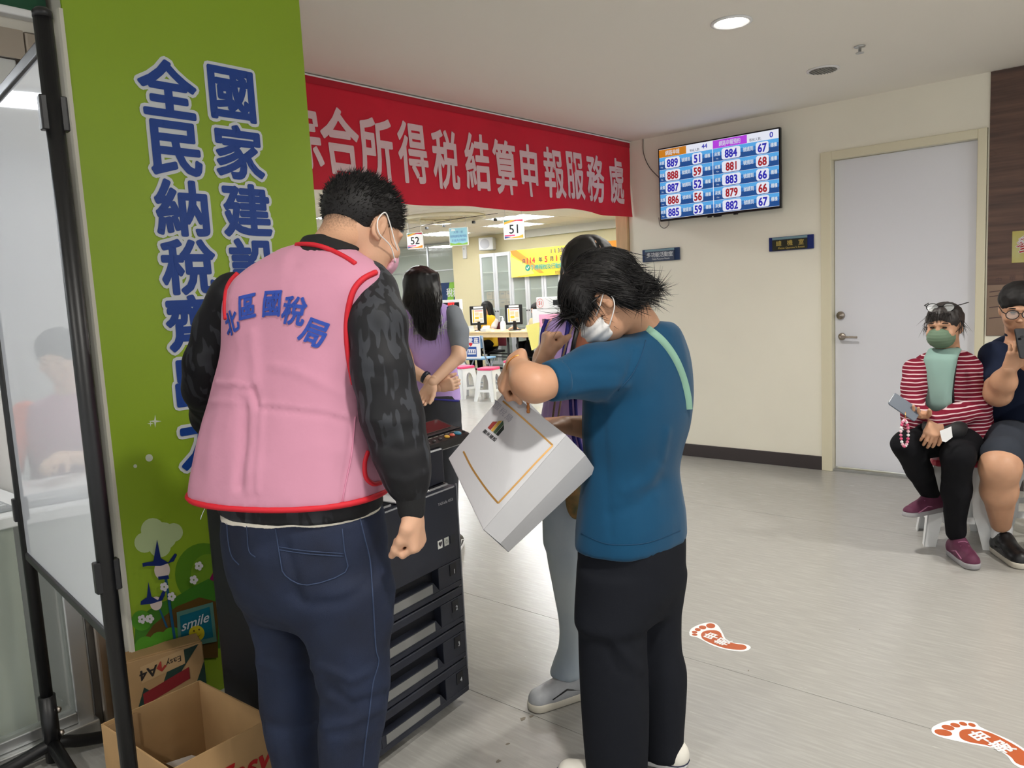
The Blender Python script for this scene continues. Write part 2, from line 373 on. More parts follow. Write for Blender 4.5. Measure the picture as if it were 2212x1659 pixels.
def disc(c, r, n=20, k=1.0, a0=0): return [(c[0]+r*math.cos(2*math.pi*i/n+a0), c[1]+k*r*math.sin(2*math.pi*i/n+a0)) for i in range(n)]
def pprint(name, polys, rgb, lay, rough=0.45):
    mb = MB()
    for i_, pg in enumerate(polys):
        v = [on_p(x, y, lay+0.02*i_) for x, y in pg]; mb.add(v, [tuple(range(len(v)))])
    return mb.build(name, mat('print_%d_%d_%d' % rgb, rgb, rough), pl)
pprint('printed_cloud', [disc((330, 1145), 26), disc((352, 1158), 30), disc((312, 1172), 22), disc((375, 1150), 20), disc((345, 1180), 24)], (196, 214, 160), 0)
pprint('printed_ring', [[(x, y) for x, y in disc((440, 1240), 62, 32, 1.08)]], (92, 140, 34), 0)
pprint('printed_ring_middle', [disc((450, 1240), 38, 28, 1.15)], (118, 156, 40), 1)
pprint('printed_blob', [[(470, 1215), (500, 1230), (500, 1360), (455, 1355), (440, 1310), (448, 1260)]], (140, 20, 90), 2)
pprint('printed_hill', [[(290, 1395), (292, 1345), (320, 1318), (350, 1300), (378, 1290), (410, 1270), (450, 1250), (470, 1260), (475, 1400)]], (64, 122, 36), 3)
pprint('printed_soil', [[(292, 1405), (330, 1350), (380, 1310), (430, 1290), (470, 1300), (470, 1420), (300, 1430)]], (96, 70, 28), 4)
pprint('printed_bush', [disc((315, 1400), 26), disc((345, 1388), 24), disc((372, 1378), 24), disc((360, 1405), 30), disc((305, 1340), 22)], (82, 150, 40), 5)
pprint('printed_lamp', [[(338, 1165), (346, 1205), (362, 1215), (376, 1195), (381, 1198), (374, 1212), (345, 1222), (318, 1222), (307, 1224), (306, 1216), (330, 1212)], [(319, 1256), (326, 1288), (340, 1296), (352, 1272), (357, 1276), (350, 1296), (325, 1304), (302, 1306), (303, 1298), (316, 1290)], [(340, 1245), (362, 1242), (364, 1250), (341, 1252)]], (24, 44, 110), 7)
pprint('printed_lamp_glow', [disc((349, 1231), 17, 20, 1.2), disc((336, 1303), 13, 20, 1.15)], (226, 208, 200), 6)
pprint('printed_lamp_post', [[(354, 1250), (360, 1250), (380, 1385), (374, 1385)], [(342, 1316), (346, 1316), (362, 1355), (357, 1355)]], (28, 84, 120), 6)
fl_ = []
for c in ((428, 1222), (417, 1252), (353, 1267), (369, 1288), (305, 1337), (322, 1336)):
    for k in range(5): fl_.append(disc((c[0]+5.5*math.cos(k*1.2566), c[1]+6*math.sin(k*1.2566)), 4.2, 10))
pprint('printed_flowers', fl_, (226, 222, 224), 8)
pprint('printed_monitor', [[(380, 1322), (458, 1300), (467, 1385), (384, 1400)]], (86, 130, 120), 8)
pprint('printed_screen', [[(387, 1330), (451, 1310), (459, 1375), (391, 1392)]], (16, 108, 128), 9)
pprint('printed_smiley', [disc((423, 1367), 17)], (214, 196, 40), 10)
pprint('printed_smiley_face', [disc((417, 1362), 2), disc((428, 1359), 2), [(412, 1372), (423, 1378), (433, 1369), (424, 1375)]], (90, 70, 20), 11)
q = on_p(421, 1341); tm = MB().text('smile', A3(q[0], YP-0.0145, q[2]), UX, unit(A3(0.12, 0, 1)), 0.052, dil=0.01, shear=0.2); tm.build('printed_word', M_whitep, pl)
st = []
for c, r in (((335, 910), 14), ((325, 915), 7)):
    st.append([(c[0]+(r if k % 2 == 0 else r*0.22)*math.cos(k*math.pi/4), c[1]+(r if k % 2 == 0 else r*0.22)*math.sin(k*math.pi/4)) for k in range(8)])
pprint('printed_sparkle', st+[disc((322, 989), 8), disc((292, 1007), 4)], (216, 224, 206), 0)
# ---- glazed office front left of the pillar
YG = 2.86
struct(MB().box((-5, YG, 2.36), (PX0-0.005, YG+0.10, ZC)).build('wall_left', mat('office_cream', (220, 214, 200), 0.5)))
mu = thing('leaf_mural', (0, YG, 2.42), 'dark green printed mural with pale leaf specks above the glazed office', 'mural')
MB().box((-3.0, YG-0.03, 2.425), (PX0-0.015, YG, ZC)).build('panel', mat('mural_green', (24, 84, 52), 0.4, rgb2=(8, 56, 40), vscale=6), mu)
MB().rbox((-3.0, YG-0.045, 2.40), (PX0-0.01, YG, 2.425), 0.006, ax=0).build('edge_rail', M_white, mu)
lf = MB(); rr = random.Random(3)
for k in range(70):
    cx, cz, r = rr.uniform(-0.6, 1.04), rr.uniform(2.44, 2.67), rr.uniform(0.008, 0.03); an = rr.uniform(-0.4, 0.4)
    lf.mi = rr.choice([0, 0, 1]); lf.add([(cx+r*math.cos(t)*math.cos(an)-0.4*r*math.sin(t)*math.sin(an), YG-0.0306-0.0002*k/70, cz+r*math.cos(t)*math.sin(an)+0.4*r*math.sin(t)*math.cos(an)) for t in [2*math.pi*i/12 for i in range(12)]], [tuple(range(12))])
lf.build('printed_leaves', [mat('leaf_pale', (196, 206, 188), 0.4), mat('leaf_lime', (130, 160, 60), 0.4)], mu)
w1 = MB().rbox((0.985, YG-0.03, 0), (1.0785, YG+0.05, 2.36), 0.012).box((-5, YG-0.03, 2.27), (0.985, YG+0.05, 2.36)).build('window_1', M_steel); struct(w1)
MB().rbox((0.905, YG-0.015, 0.0), (0.962, YG+0.04, 2.27), 0.005).build('window_mullion', M_alu, w1)
MB().rbox((-5, YG-0.05, 0.0), (0.965, YG+0.05, 0.055), 0.008, ax=0).build('window_sill', M_alu, w1)
MB().rbox((-5, YG-0.02, 0.055), (0.905, YG+0.03, 0.095), 0.004, ax=0).build('bottom_rail', M_alu, w1)
MB().box((-5, YG+0.002, 0.09), (0.91, YG+0.008, 2.27)).build('pane', M_glass, w1)
struct(MB().box((-5, 6.4, 0), (0.97, 6.5, 2.66)).build('wall_office', mat('office_wall', (206, 204, 200), 0.6)))
struct(MB().box((0.97, YG+0.05, 0), (1.075, 6.5, 2.66)).build('wall_office_side', mat('office_wall', (206, 204, 200), 0.6)))
struct(MB().box((-5, YG+0.1, 2.62), (1.0, 6.5, 2.66)).build('ceiling_office', M_ceil))
# ================================================================ THINGS OF THE FRONT AREA
UY = A3(0, -1, 0)   # rightwards on the wall x = XW as seen from the room
# ---------------- wall screen
XS = XW-0.085
tl, br = onx(1421, 323, XS), onx(1687, 448, XS); ty1, tz1 = tl[1], onx(1555, 297, XS)[2]+0.0; ty0 = br[1]
tz1 = (onx(1421, 322.5, XS)[2]+onx(1686, 273.2, XS)[2])/2; tz0 = (onx(1424.7, 479.8, XS)[2]+onx(1687, 448.7, XS)[2])/2
tv = thing('wall_screen', (XW, (ty0+ty1)/2, tz0), 'flat wall screen showing blue queue number table', 'screen')
MB().rbox((XS, ty0, tz0), (XS+0.03, ty1, tz1), 0.006, ax=0).build('bezel', mat('bezel', (14, 14, 16), 0.3), tv)
MB().rbox((XS+0.03, ty0+0.12, tz0+0.06), (XW, ty1-0.12, tz1-0.1), 0.02, ax=0).build('back_shell', M_black, tv)
MB().rbox((XS-0.004, (ty0+ty1)/2-0.03, tz0-0.012), (XS+0.02, (ty0+ty1)/2+0.03, tz0+0.002), 0.004, ax=1).build('sensor_bump', M_black, tv)
for q in (0.07, -0.15): MB().rbox((XS, (ty0+ty1)/2+q-0.016, tz0-0.01), (XS+0.02, (ty0+ty1)/2+q+0.016, tz0+0.002), 0.003, ax=1).build('foot_stub', M_black, tv)
sw, sh = (ty1-ty0)-0.022, (tz1-tz0)-0.028
so = A3(XS, ty1-0.011, tz1-0.011)
def em(name, rgb, s=0.74):
    m = mat(name, rgb, 0.25); 
    b = m.node_tree.nodes['Principled BSDF']; b.inputs['Emission Color'].default_value = lin(rgb); b.inputs['Emission Strength'].default_value = s; b.inputs['Base Color'].default_value = (0.01, 0.01, 0.01, 1); return m
E_m = [em('scr_white', (225, 228, 240)), em('scr_blue0', (84, 164, 224)), em('scr_blue1', (48, 118, 190)), em('scr_blue2', (26, 76, 140)), em('scr_orange', (196, 122, 30)), em('scr_purple', (176, 62, 214)), em('scr_num_blue', (40, 40, 170)), em('scr_num_red', (160, 34, 44)), em('scr_dark', (60, 66, 80)), em('scr_pale', (206, 214, 222))]
sc_ = MB()
def S(u, v, e): return so + UY*(u*sw) - A3(0, 0, 1)*(v*sh) - A3(1, 0, 0)*(0.0006*e)
def srect(u0, v0, u1, v1, e, m):
    sc_.mi = m; sc_.quad(S(u0, v1, e), S(u1, v1, e), S(u1, v0, e), S(u0, v0, e))
def srr(u0, v0, u1, v1, e, m, r=0.018):
    pts = []; k = sw/sh
    for cu, cv, s0 in ((u1-r, v0+r*k, -90), (u1-r, v1-r*k, 0), (u0+r, v1-r*k, 90), (u0+r, v0+r*k, 180)):
        for i in range(5): a = math.radians(s0+90*i/4); pts.append(S(cu+r*math.cos(a), cv+r*k*math.sin(a), e))
    sc_.mi = m; sc_.add(pts[::-1], [tuple(range(len(pts)))])
def stext(t, u, v, hgt, m, e, dil=0.0, sx=1.0): sc_.mi = m; sc_.text(t, S(u, v, e), UY, UZ, hgt*sh, dil=dil, sx=sx)
srect(0, 0, 1, 1, 1, 0)
for r_ in range(5):
    for c_, (u0, u1) in enumerate(((0, 0.47), (0.476, 1.0))):
        v0 = 0.118+r_*0.1764; h_ = 0.1764
        for i, m_ in enumerate((1, 1, 2, 2, 3, 3, 3)): srect(u0, v0+h_*i/7, u1, v0+h_*(i+1)/7-(0.004 if i == 6 else 0), 2, m_)
srect(0, 0.005, 0.245, 0.115, 2, 4); srect(0.476, 0.005, 0.755, 0.115, 2, 5)
stext('網路申報', 0.122, 0.06, 0.075, 9, 3, 0.01, 0.78); stext('網路申報預約', 0.615, 0.06, 0.078, 9, 3, 0.01, 0.68)
stext('等候人數:', 0.32, 0.085, 0.042, 8, 3, 0, 0.9); stext('44', 0.405, 0.055, 0.085, 6, 3, 0.02); stext('等候人數:', 0.82, 0.085, 0.045, 8, 3, 0, 0.9); stext('0', 0.945, 0.06, 0.1, 6, 3, 0.02)
for r_, (a, b, c, d) in enumerate((('889', '51', '884', '67'), ('888', '59', '881', '68'), ('887', '52', '883', '66'), ('886', '56', '879', '66'), ('885', '59', '882', '67'))):
    v = 0.118+(r_+0.5)*0.1764; m_ = 6 if r_ % 2 == 0 else 7
    for (u0, u1, t) in ((0.052, 0.188, a), (0.296, 0.384, b), (0.548, 0.702, c), (0.824, 0.924, d)):
        srr(u0, v-0.076, u1, v+0.076, 3, 0); stext(t, (u0+u1)/2, v+0.004, 0.15, m_, 4, 0.035, 0.80 if len(t) == 3 else 0.82)
    for u, t, s_ in ((0.024, '來賓', 0.056), (0.241, '號請到', 0.062), (0.428, '櫃檯', 0.058), (0.512, '來賓', 0.06), (0.763, '號請到', 0.066), (0.962, '櫃檯', 0.06)):
        stext(t, u, v-0.012, s_, 9, 4, 0.02, 0.75)
        if t == '來賓': stext('No', u, v+0.05, 0.03, 9, 4)
sc_.build('display', E_m, tv)
cb = MB().tube(smooth_path([onx(1389, 300, XW-0.006), onx(1390, 330, XW-0.008), onx(1402, 360, XW-0.008), onx(1425, 385, XW-0.03)], 6), 0.0035, 6).build('screen_cable', mat('cable_grey', (88, 84, 80), 0.5), smooth=True)
tag(cb, 'thin grey cable dropping from ceiling to the wall screen', 'cable')
cb = MB().tube(smooth_path([onx(1423, 470, XW-0.01), onx(1426, 487, XW-0.01), onx(1435, 493, XW-0.008), onx(1444, 486, XW-0.01), onx(1445, 475, XW-0.02)], 6), 0.0025, 6).build('screen_cable', mat('cable_grey', (88, 84, 80), 0.5), smooth=True)
tag(cb, 'short cable loop hanging below the wall screen', 'cable')
# ---------------- room signs
def room_sign(p0, p1, label, body, plate, ink, zh, en, k):
    a, b = onx(*p0, XW-0.02), onx(*p1, XW-0.02); y1, y0 = a[1], b[1]; zc = (a[2]+b[2])/2; hh = 0.052
    t = thing('room_sign', (XW, (y0+y1)/2, zc-hh), label, 'sign', None)
    MB().rbox((XW-0.016, y0, zc-hh), (XW, y1, zc+hh), 0.004, ax=0).build('sign_body', body, t)
    MB().rbox((XW-0.022, y0+0.045, zc-hh+0.004), (XW-0.016, y1-0.028, zc+hh-0.022), 0.002, ax=0).build('name_plate', plate, t)
    MB().box((XW-0.020, y0+0.045, zc+hh-0.020), (XW-0.016, y1-0.028, zc+hh-0.003)).build('top_strip', mat('sign_strip', (120, 150, 160), 0.3), t)
    m = MB(); cy = (y0+y1)/2+0.005
    n = len(zh)
    for i, ch in enumerate(zh): m.text(ch, A3(XW-0.0226, cy-(i-(n-1)/2)*k, zc+0.004), UY, UZ, 0.044, dil=0.012)
    m.text(en, A3(XW-0.0226, cy-0.01, zc-0.034), UY, UZ, 0.02, dil=0.012)
    m.build('lettering', ink, t)
room_sign((1387, 552), (1467, 549), 'dark blue wall sign with white lettering left of the other sign under the screen', mat('sign_navy', (28, 52, 92), 0.3), mat('sign_grey', (66, 76, 96), 0.35), M_whitep, '多功能活動室', 'Multi-Purpose Room', 0.042)
room_sign((1660.5, 528), (1757, 522), 'dark olive wall sign with gold lettering beside the white door', mat('sign_blue', (26, 44, 110), 0.3), mat('sign_olive', (44, 46, 36), 0.35), mat('gold_ink', (190, 168, 90), 0.4), '總機室', "Phone Operator's Room", 0.085)
# ---------------- brown mural and poster on the wall right of the door
bm_ = thing('brown_mural', (XW, 0.0, 1.016), 'brown textured wall mural with faint old document print right of the door', 'mural')
MB().box((XW-0.008, -4.0, 1.016), (XW, 0.965, ZC-0.002)).build('panel', mat('mural_brown', (110, 84, 72), 0.55, rgb2=(74, 58, 54), vscale=5, stretch=(1, 0.35, 6), bump=0.2, bscale=60), bm_)
md = MB()
for (u0, z0, u1, z1) in ((0.95, 1.30, 0.4, 1.36), (0.95, 1.27, 0.4, 1.33), (0.84, 1.285, 0.78, 1.02), (0.95, 1.13, 0.4, 1.18), (0.95, 1.20, 0.4, 1.25), (0.68, 1.3, 0.60, 1.02)):
    d = unit(A3(0, u1-u0, z1-z0)); n = np.cross(d, [1, 0, 0])*0.003; a, b = A3(XW-0.0086, u0, z0), A3(XW-0.0086, u1, z1); md.quad(a-n, b-n, b+n, a+n)
for i, ch in enumerate('中華民國稅單'): md.text(ch, A3(XW-0.0086, 0.90-i*0.075, 1.375+i*0.009), UY, UZ, 0.04)
for i, ch in enumerate('收據年月'): md.text(ch, A3(XW-0.0086, 0.86-i*0.1, 1.245+i*0.01), UY, UZ, 0.045)
md.build('document_print', mat('doc_ink', (84, 64, 62), 0.5), bm_)
MB().box((XW-0.0083, -4.0, 1.018), (XW-0.008, 0.962, 1.345)).build('document_ground', mat('doc_ground', (134, 112, 96), 0.55, var=0.1, vscale=5), bm_)
pq = onx(2187, 500, XW-0.01); pb = onx(2187, 568, XW-0.01)
po = thing('notice_poster', (XW, pq[1], pb[2]), 'small yellow green notice with red characters on the brown mural', 'poster')
MB().box((XW-0.012, pq[1]-0.42, pb[2]), (XW-0.0088, pq[1], pq[2])).build('sheet', mat('poster_yellow', (176, 160, 60), 0.4, rgb2=(196, 196, 150), vscale=4), po)
pt = MB(); 
for i, ch in enumerate('參訪'): pt.text(ch, A3(XW-0.0128, pq[1]-0.075-i*0.13, pq[2]-0.085), UY, UZ, 0.11, dil=0.035)
pt.build('lettering_outline', M_whitep, po); pt = MB()
for i, ch in enumerate('參訪'): pt.text(ch, A3(XW-0.0134, pq[1]-0.075-i*0.13, pq[2]-0.085), UY, UZ, 0.11, dil=0.01)
pt.quad(A3(XW-0.0134, pq[1]-0.09, pq[2]-0.19), A3(XW-0.0134, pq[1]-0.40, pq[2]-0.19), A3(XW-0.0134, pq[1]-0.40, pq[2]-0.155), A3(XW-0.0134, pq[1]-0.09, pq[2]-0.155)); pt.build('lettering', mat('poster_red', (170, 40, 40), 0.4), po)
# ---------------- red banner
bn = thing('red_banner', (4.0, YB, 2.04), 'long red cloth banner with white brush characters hung across the opening', 'banner')
BX0, BX1 = 2.0, 5.885
def ban(u, v, off=0.0):
    x = BX0+(BX1-BX0)*u; top = ZC-0.012; bot = 2.045+0.018*math.sin(u*9+0.6)-0.012*math.sin(u*23)
    z = bot+(top-bot)*v
    y = YB-0.012-off-0.012*(1-v)*math.sin(u*34+1.3*math.sin(v*5))*0.8-0.02*(1-v)*(0.5+0.5*math.sin(u*11))-0.006*math.sin(u*70+v*6)*(1-v)
    if u > 0.93: y += 0.02*(u-0.93)/0.07
    return A3(x, y, z)
MB().grid(lambda u, v: ban(u, v), 150, 24).build('cloth', mat('banner_red', (208, 18, 48), 0.62, bump=0.25, bscale=18, var=0.06, vscale=3), bn, smooth=True)
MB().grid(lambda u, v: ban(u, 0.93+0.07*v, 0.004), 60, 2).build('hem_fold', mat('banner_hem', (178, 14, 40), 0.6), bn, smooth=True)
MB().tube([A3(BX0, YB-0.012, ZC-0.012), A3(BX1-0.02, YB-0.012, ZC-0.012)], 0.006, 8).build('hanging_rod', M_white, bn)
def ban_fn(p):
    out = []
    for q in p:
        u = min(1, max(0, (q[0]-BX0)/(BX1-BX0))); bot = 2.045+0.018*math.sin(u*9+0.6)-0.012*math.sin(u*23); v = (q[2]-bot)/(ZC-0.012-bot)
        w = ban(u, min(1, max(0, v)), 0.003); out.append((q[0], w[1], q[2]))
    return np.array(out)
bt = MB()
for ch, (x, y), sx in zip('綜合所得税結算申報服務處', [(646, 291), (734, 306), (814, 323), (893, 330), (964, 345), (1033, 350), (1091, 362), (1143, 369), (1196, 374), (1241, 380), (1287, 386), (1333, 391)], [0.8]*3+[0.72]*9):
    q = ony(x, y, YB-0.02); bt.text(ch, A3(q[0], YB, q[2]), UX, UZ, 0.385, dil=0.022, sx=sx*0.88, fn=ban_fn, shear=-0.03)
bt.build('lettering', mat('banner_white', (226, 196, 200), 0.3), bn, smooth=False)
# ---------------- whiteboard partition on a black stand
far = A3(0.790, 2.735, 0); ub = np.array([math.sin(_yaw-math.radians(42.2)), math.cos(_yaw-math.radians(42.2)), 0]); near = far-ub*0.905; nb = A3(-ub[1], ub[0], 0)
M_blk = mat('stand_black', (10, 10, 12), 0.42, bump=0.03, bscale=80)
wb = thing('mobile_whiteboard', (near+far)/2*A3(1, 1, 0), 'glossy white board on a black tube stand beside the pillar', 'whiteboard')
for p_, zt in ((near, 2.075), (far, 2.075)):
    MB().tube([p_+A3(0, 0, 0.06), p_+A3(0, 0, zt)], 0.0185, 20).build('post', M_blk, wb, smooth=True)
    MB().lathe([(0.0195, 0), (0.0195, 0.012), (0.012, 0.02)], p_+A3(0, 0, zt), n=18).build('post_cap', M_blk, wb, smooth=True)
    MB().tube([p_+A3(0, 0, 0.02), p_+A3(0, 0, 0.24)], 0.025, 18).build('post_sleeve', M_blk, wb, smooth=True)
    MB().tube(smooth_path([p_+nb*0.30+A3(0, 0, 0.03), p_+nb*0.12+A3(0, 0, 0.05), p_+A3(0, 0, 0.075), p_-nb*0.08+A3(0, 0, 0.05), p_-nb*0.16+A3(0, 0, 0.03)], 5), 0.02, 12).build('foot', M_blk, wb, smooth=True)
    for zz in (0.11, 0.19):
        MB().lathe([(0.010, 0), (0.011, 0.006), (0.006, 0.012)], p_+ub*0.02*(1 if p_ is near else -1)+nb*-0.02+A3(0, 0, zz), -nb+ub*0.3, n=12).build('bolt', M_steel, wb, smooth=True)
    for zz in (0.86, 1.88):
        dd = ub*(1 if p_ is near else -1)
        MB().rbox((-0.012, -0.027, zz-0.036), (0.012, 0.027, zz+0.036), 0.004, rframe(ub, nb), p_).build('clamp', M_blk, wb)
MB().tube([near+A3(0, 0, 0.075), far+A3(0, 0, 0.075)], 0.02, 14).build('base_bar', M_blk, wb, smooth=True)
Rb = rframe(ub, nb)
MB().rbox((0.02, -0.013, 2.005), (0.885, 0.013, 2.035), 0.005, Rb, near, ax=0).build('top_rail', M_blk, wb)
MB().rbox((0.02, -0.013, 0.700), (0.885, 0.013, 0.725), 0.005, Rb, near, ax=0).build('bottom_rail', M_blk, wb)
MB().box((0.02, -0.006, 0.725), (0.885, 0.006, 2.005), Rb, near).build('board', mat('whiteboard_gloss', (206, 208, 214), 0.035, spec=0.9, ior=1.6), wb)
# ---------------- multifunction copier
cz = math.radians(7); cex = A3(math.cos(cz), math.sin(cz), 0); cey = A3(-math.sin(cz), math.cos(cz), 0); RC = rframe(cex, cey); OC = A3(1.885, 1.905, 0)
M_cop = mat('copier_navy', (40, 43, 54), 0.38, bump=0.06, bscale=300); M_copd = mat('copier_dark', (24, 25, 31), 0.4); M_copl = mat('copier_grey', (128, 128, 126), 0.45)
cp = thing('photocopier', OC-cex*0.29+cey*0.3, 'dark navy floor standing photocopier with four paper drawers beside the green pillar', 'photocopier')
def cl(x, y, z): return OC+cex*x+cey*y+A3(0, 0, z)
MB().rbox((-0.585, 0.03, 0.075), (-0.005, 0.61, 0.80), 0.012, RC, OC).build('body', M_copd, cp)
MB().rbox((-0.585, 0.18, 0.80), (-0.10, 0.61, 0.93), 0.012, RC, OC).build('upper_body', M_copd, cp)
MB().rbox((-0.585, 0.04, 0.80), (-0.46, 0.20, 0.93), 0.01, RC, OC).build('left_pillar', M_copd, cp)
MB().rbox((-0.12, 0.05, 0.80), (-0.005, 0.35, 0.925), 0.01, RC, OC).build('right_pillar', M_cop, cp)
MB().rbox((-0.585, 0.03, 0.93), (-0.16, 0.61, 0.985), 0.012, RC, OC).build('scanner', M_cop, cp)
MB().rbox((-0.57, 0.08, 0.985), (-0.20, 0.60, 1.05), 0.03, RC, OC).build('document_feeder', M_cop, cp)
MB().rbox((-0.58, 0.0, 0.555), (-0.004, 0.05, 0.795), 0.008, RC, OC).build('front_cover', M_cop, cp)
MB().box((-0.012, -0.001, 0.12), (-0.006, 0.004, 0.80), RC, OC).build('edge_line', mat('copier_edge', (120, 122, 128), 0.3), cp)
for k in range(4):
    z0 = 0.435-k*0.133; i_ = k+1
    d_ = MB(); d_.rbox((-0.58, 0.0, z0+0.098), (-0.004, 0.05, z0+0.128), 0.006, RC, OC); d_.rbox((-0.58, 0.0, z0), (-0.004, 0.05, z0+0.020), 0.005, RC, OC)
    d_.rbox((-0.135, 0.0, z0+0.02), (-0.004, 0.05, z0+0.098), 0.003, RC, OC); d_.rbox((-0.58, 0.0, z0+0.02), (-0.46, 0.05, z0+0.098), 0.003, RC, OC)
    d_.prism([(-0.46, 0), (-0.135, 0), (-0.165, 0.038), (-0.46, 0.038)], cl(0, 0.0, z0+0.02), cex, A3(0, 0, 1), cey, 0.03)
    dr = d_.build('drawer', M_cop, cp)
    MB().box((-0.46, 0.040, z0+0.02), (-0.13, 0.045, z0+0.10), RC, OC).build('grip_recess', M_copd, dr)
    MB().prism([(-0.44, 0.003), (-0.172, 0.003), (-0.172, 0.033), (-0.44, 0.033)], cl(0, -0.0015, z0+0.022), cex, A3(0, 0, 1), cey, 0.002).build('label_strip', M_copl, dr)
    MB().box((-0.075, -0.002, z0+0.052), (-0.04, 0.0, z0+0.092), RC, OC).build('size_window', M_copd, dr)
    MB().text(str(i_), cl(-0.052, -0.003, z0+0.063), cex, UZ, 0.022, dil=0.03).build('drawer_number', M_whitep, dr)
m_ = MB(); m_.text('TASKalfa 4053i', cl(-0.075, -0.0012, 0.752), cex, UZ, 0.0135, dil=0.012); m_.build('model_lettering', mat('lettering_grey', (170, 172, 176), 0.4), cp)
for q, c_ in ((-0.118, (220, 220, 216)), (-0.083, (206, 208, 200)), (-0.05, (46, 48, 54))):
    MB().box((q-0.012, -0.0015, 0.600), (q+0.012, 0.0, 0.628), RC, OC).build('sticker', mat('sticker_%d' % c_[0], c_, 0.5), cp)
st_ = MB(); st_.text('♥', cl(-0.118, -0.0022, 0.615), cex, UZ, 0.017); st_.text('♻', cl(-0.083, -0.0022, 0.614), cex, UZ, 0.016); st_.build('sticker_marks', mat('mark_dark', (60, 56, 60), 0.5), cp)
for x, y in ((-0.54, 0.08), (-0.05, 0.08), (-0.54, 0.55), (-0.05, 0.55)):
    MB().lathe([(0.034, -0.015), (0.036, 0), (0.034, 0.015)], cl(x, y, 0.036), cex, n=18).build('caster', M_black, cp, smooth=True)
for q in range(9): MB().box((-0.5862, 0.30, 0.50+q*0.012), (-0.585, 0.42, 0.505+q*0.012), RC, OC).build('vent_slot', M_black, cp)
# tilted operation panel
pf0, pf1, pbk = onz(909, 972, 0.935), onz(1022, 936, 0.945), onz(955, 899, 0.995)
pu = unit(pf1-pf0); pv = pbk-pf1; pv = pv-pu*np.dot(pv, pu); pl_ = np.linalg.norm(pv); pv = unit(pv); pn = unit(np.cross(pu, pv)); pw = np.linalg.norm(pf1-pf0); RP = rframe(pu, pv)
op = MB().rbox((0, 0, -0.035), (pw, pl_, 0.0), 0.018, RP, pf0).build('operation_panel', mat('panel_black', (30, 28, 30), 0.3), cp)
MB().rbox((0.02, 0.088, -0.001), (pw-0.02, pl_-0.016, 0.002), 0.008, RP, pf0).build('touch_screen', mat('touch_glass', (60, 50, 50), 0.05, spec=1.0, ior=1.9), op)
MB().box((0.0, 0.062, -0.002), (pw, 0.070, 0.004), RP, pf0).build('ridge', M_copd, op)
MB().rbox((0.10, 0.06, -0.09), (pw-0.08, pl_-0.04, -0.03), 0.02, RP, pf0).build('panel_neck', M_copd, op)
for bx, by, rr_, cc in ((pw*0.60, 0.030, 0.0105, (226, 176, 60)), (pw*0.70, 0.030, 0.0105, (214, 96, 78)), (pw*0.815, 0.032, 0.0145, (50, 130, 160)), (pw*0.93, 0.030, 0.006, (60, 60, 62)), (pw*0.22, 0.022, 0.006, (70, 66, 66)), (pw*0.34, 0.026, 0.006, (70, 66, 66)), (pw*0.46, 0.028, 0.006, (70, 66, 66))):
    MB().lathe([(rr_, -0.001), (rr_, 0.003), (rr_*0.7, 0.005)], pf0+pu*bx+pv*by, pn, n=18).build('button', mat('btn_%d_%d' % cc[:2], cc, 0.3), op, smooth=True)
for k in range(7): MB().box((pw*(0.10+0.11*k), 0.050, 0.0), (pw*(0.10+0.11*k)+0.022, 0.053, 0.001), RP, pf0).build('key_caption', mat('caption', (150, 146, 140), 0.5), op)
ppx = thing('paper_sheet', cl(-0.2, 0.3, 0.985), 'sheet of white paper lying in the copier output slot behind the man', 'paper')
MB().rbox((-0.30, 0.02, 0.801), (-0.13, 0.20, 0.806), 0.002, RC, OC).build('sheet', M_white, ppx)
cbl = MB().tube(smooth_path([cl(-0.60, 0.35, 0.30), cl(-0.64, 0.33, 0.22), cl(-0.66, 0.30, 0.12), cl(-0.63, 0.27, 0.03), cl(-0.55, 0.25, 0.012)], 6), 0.006, 8).build('power_cord', M_black, smooth=True); tag(cbl, 'black power cord hanging at the left side of the copier', 'cord')
# ---------------- open carton and paper ream box
M_card = mat('cardboard', (168, 134, 92), 0.75, var=0.06, vscale=10); M_cardi = mat('cardboard_inner', (158, 126, 88), 0.8, var=0.05, vscale=8)
c_b, c_l, c_r = onz(430, 1470, 0.25), onz(220, 1564, 0.25), onz(572, 1527, 0.25)
c_b[2] = c_l[2] = c_r[2] = 0.0; ca_ = unit(c_l-c_b); cbv = c_r-c_b; cbv = cbv-ca_*np.dot(cbv, ca_); cbv = unit(cbv); la, lb = np.linalg.norm(c_l-c_b), 0.40
ct = thing('open_carton', c_b+ca_*la/2+cbv*lb/2, 'open brown cardboard carton on the floor by the stand', 'box')
def wallbox(p, q, z0, z1, t=0.005):
    d = unit(q-p); n = np.cross(d, [0, 0, 1.0])*t/2; return MB().add([p-n+A3(0, 0, z0), q-n+A3(0, 0, z0), q+n+A3(0, 0, z0), p+n+A3(0, 0, z0), p-n+A3(0, 0, z1), q-n+A3(0, 0, z1), q+n+A3(0, 0, z1), p+n+A3(0, 0, z1)], [(0, 3, 2, 1), (4, 5, 6, 7), (0, 1, 5, 4), (1, 2, 6, 5), (2, 3, 7, 6), (3, 0, 4, 7)])
c0, c1, c2, c3 = c_b, c_b+ca_*la, c_b+ca_*la+cbv*lb, c_b+cbv*lb
for a_, b_ in ((c0, c1), (c1, c2), (c2, c3), (c3, c0)): wallbox(a_, b_, 0.003, 0.25).build('side', M_card, ct)
MB().add([c0+A3(0, 0, 0.004), c1+A3(0, 0, 0.004), c2+A3(0, 0, 0.004), c3+A3(0, 0, 0.004)], [(0, 1, 2, 3)]).build('bottom', M_cardi, ct)
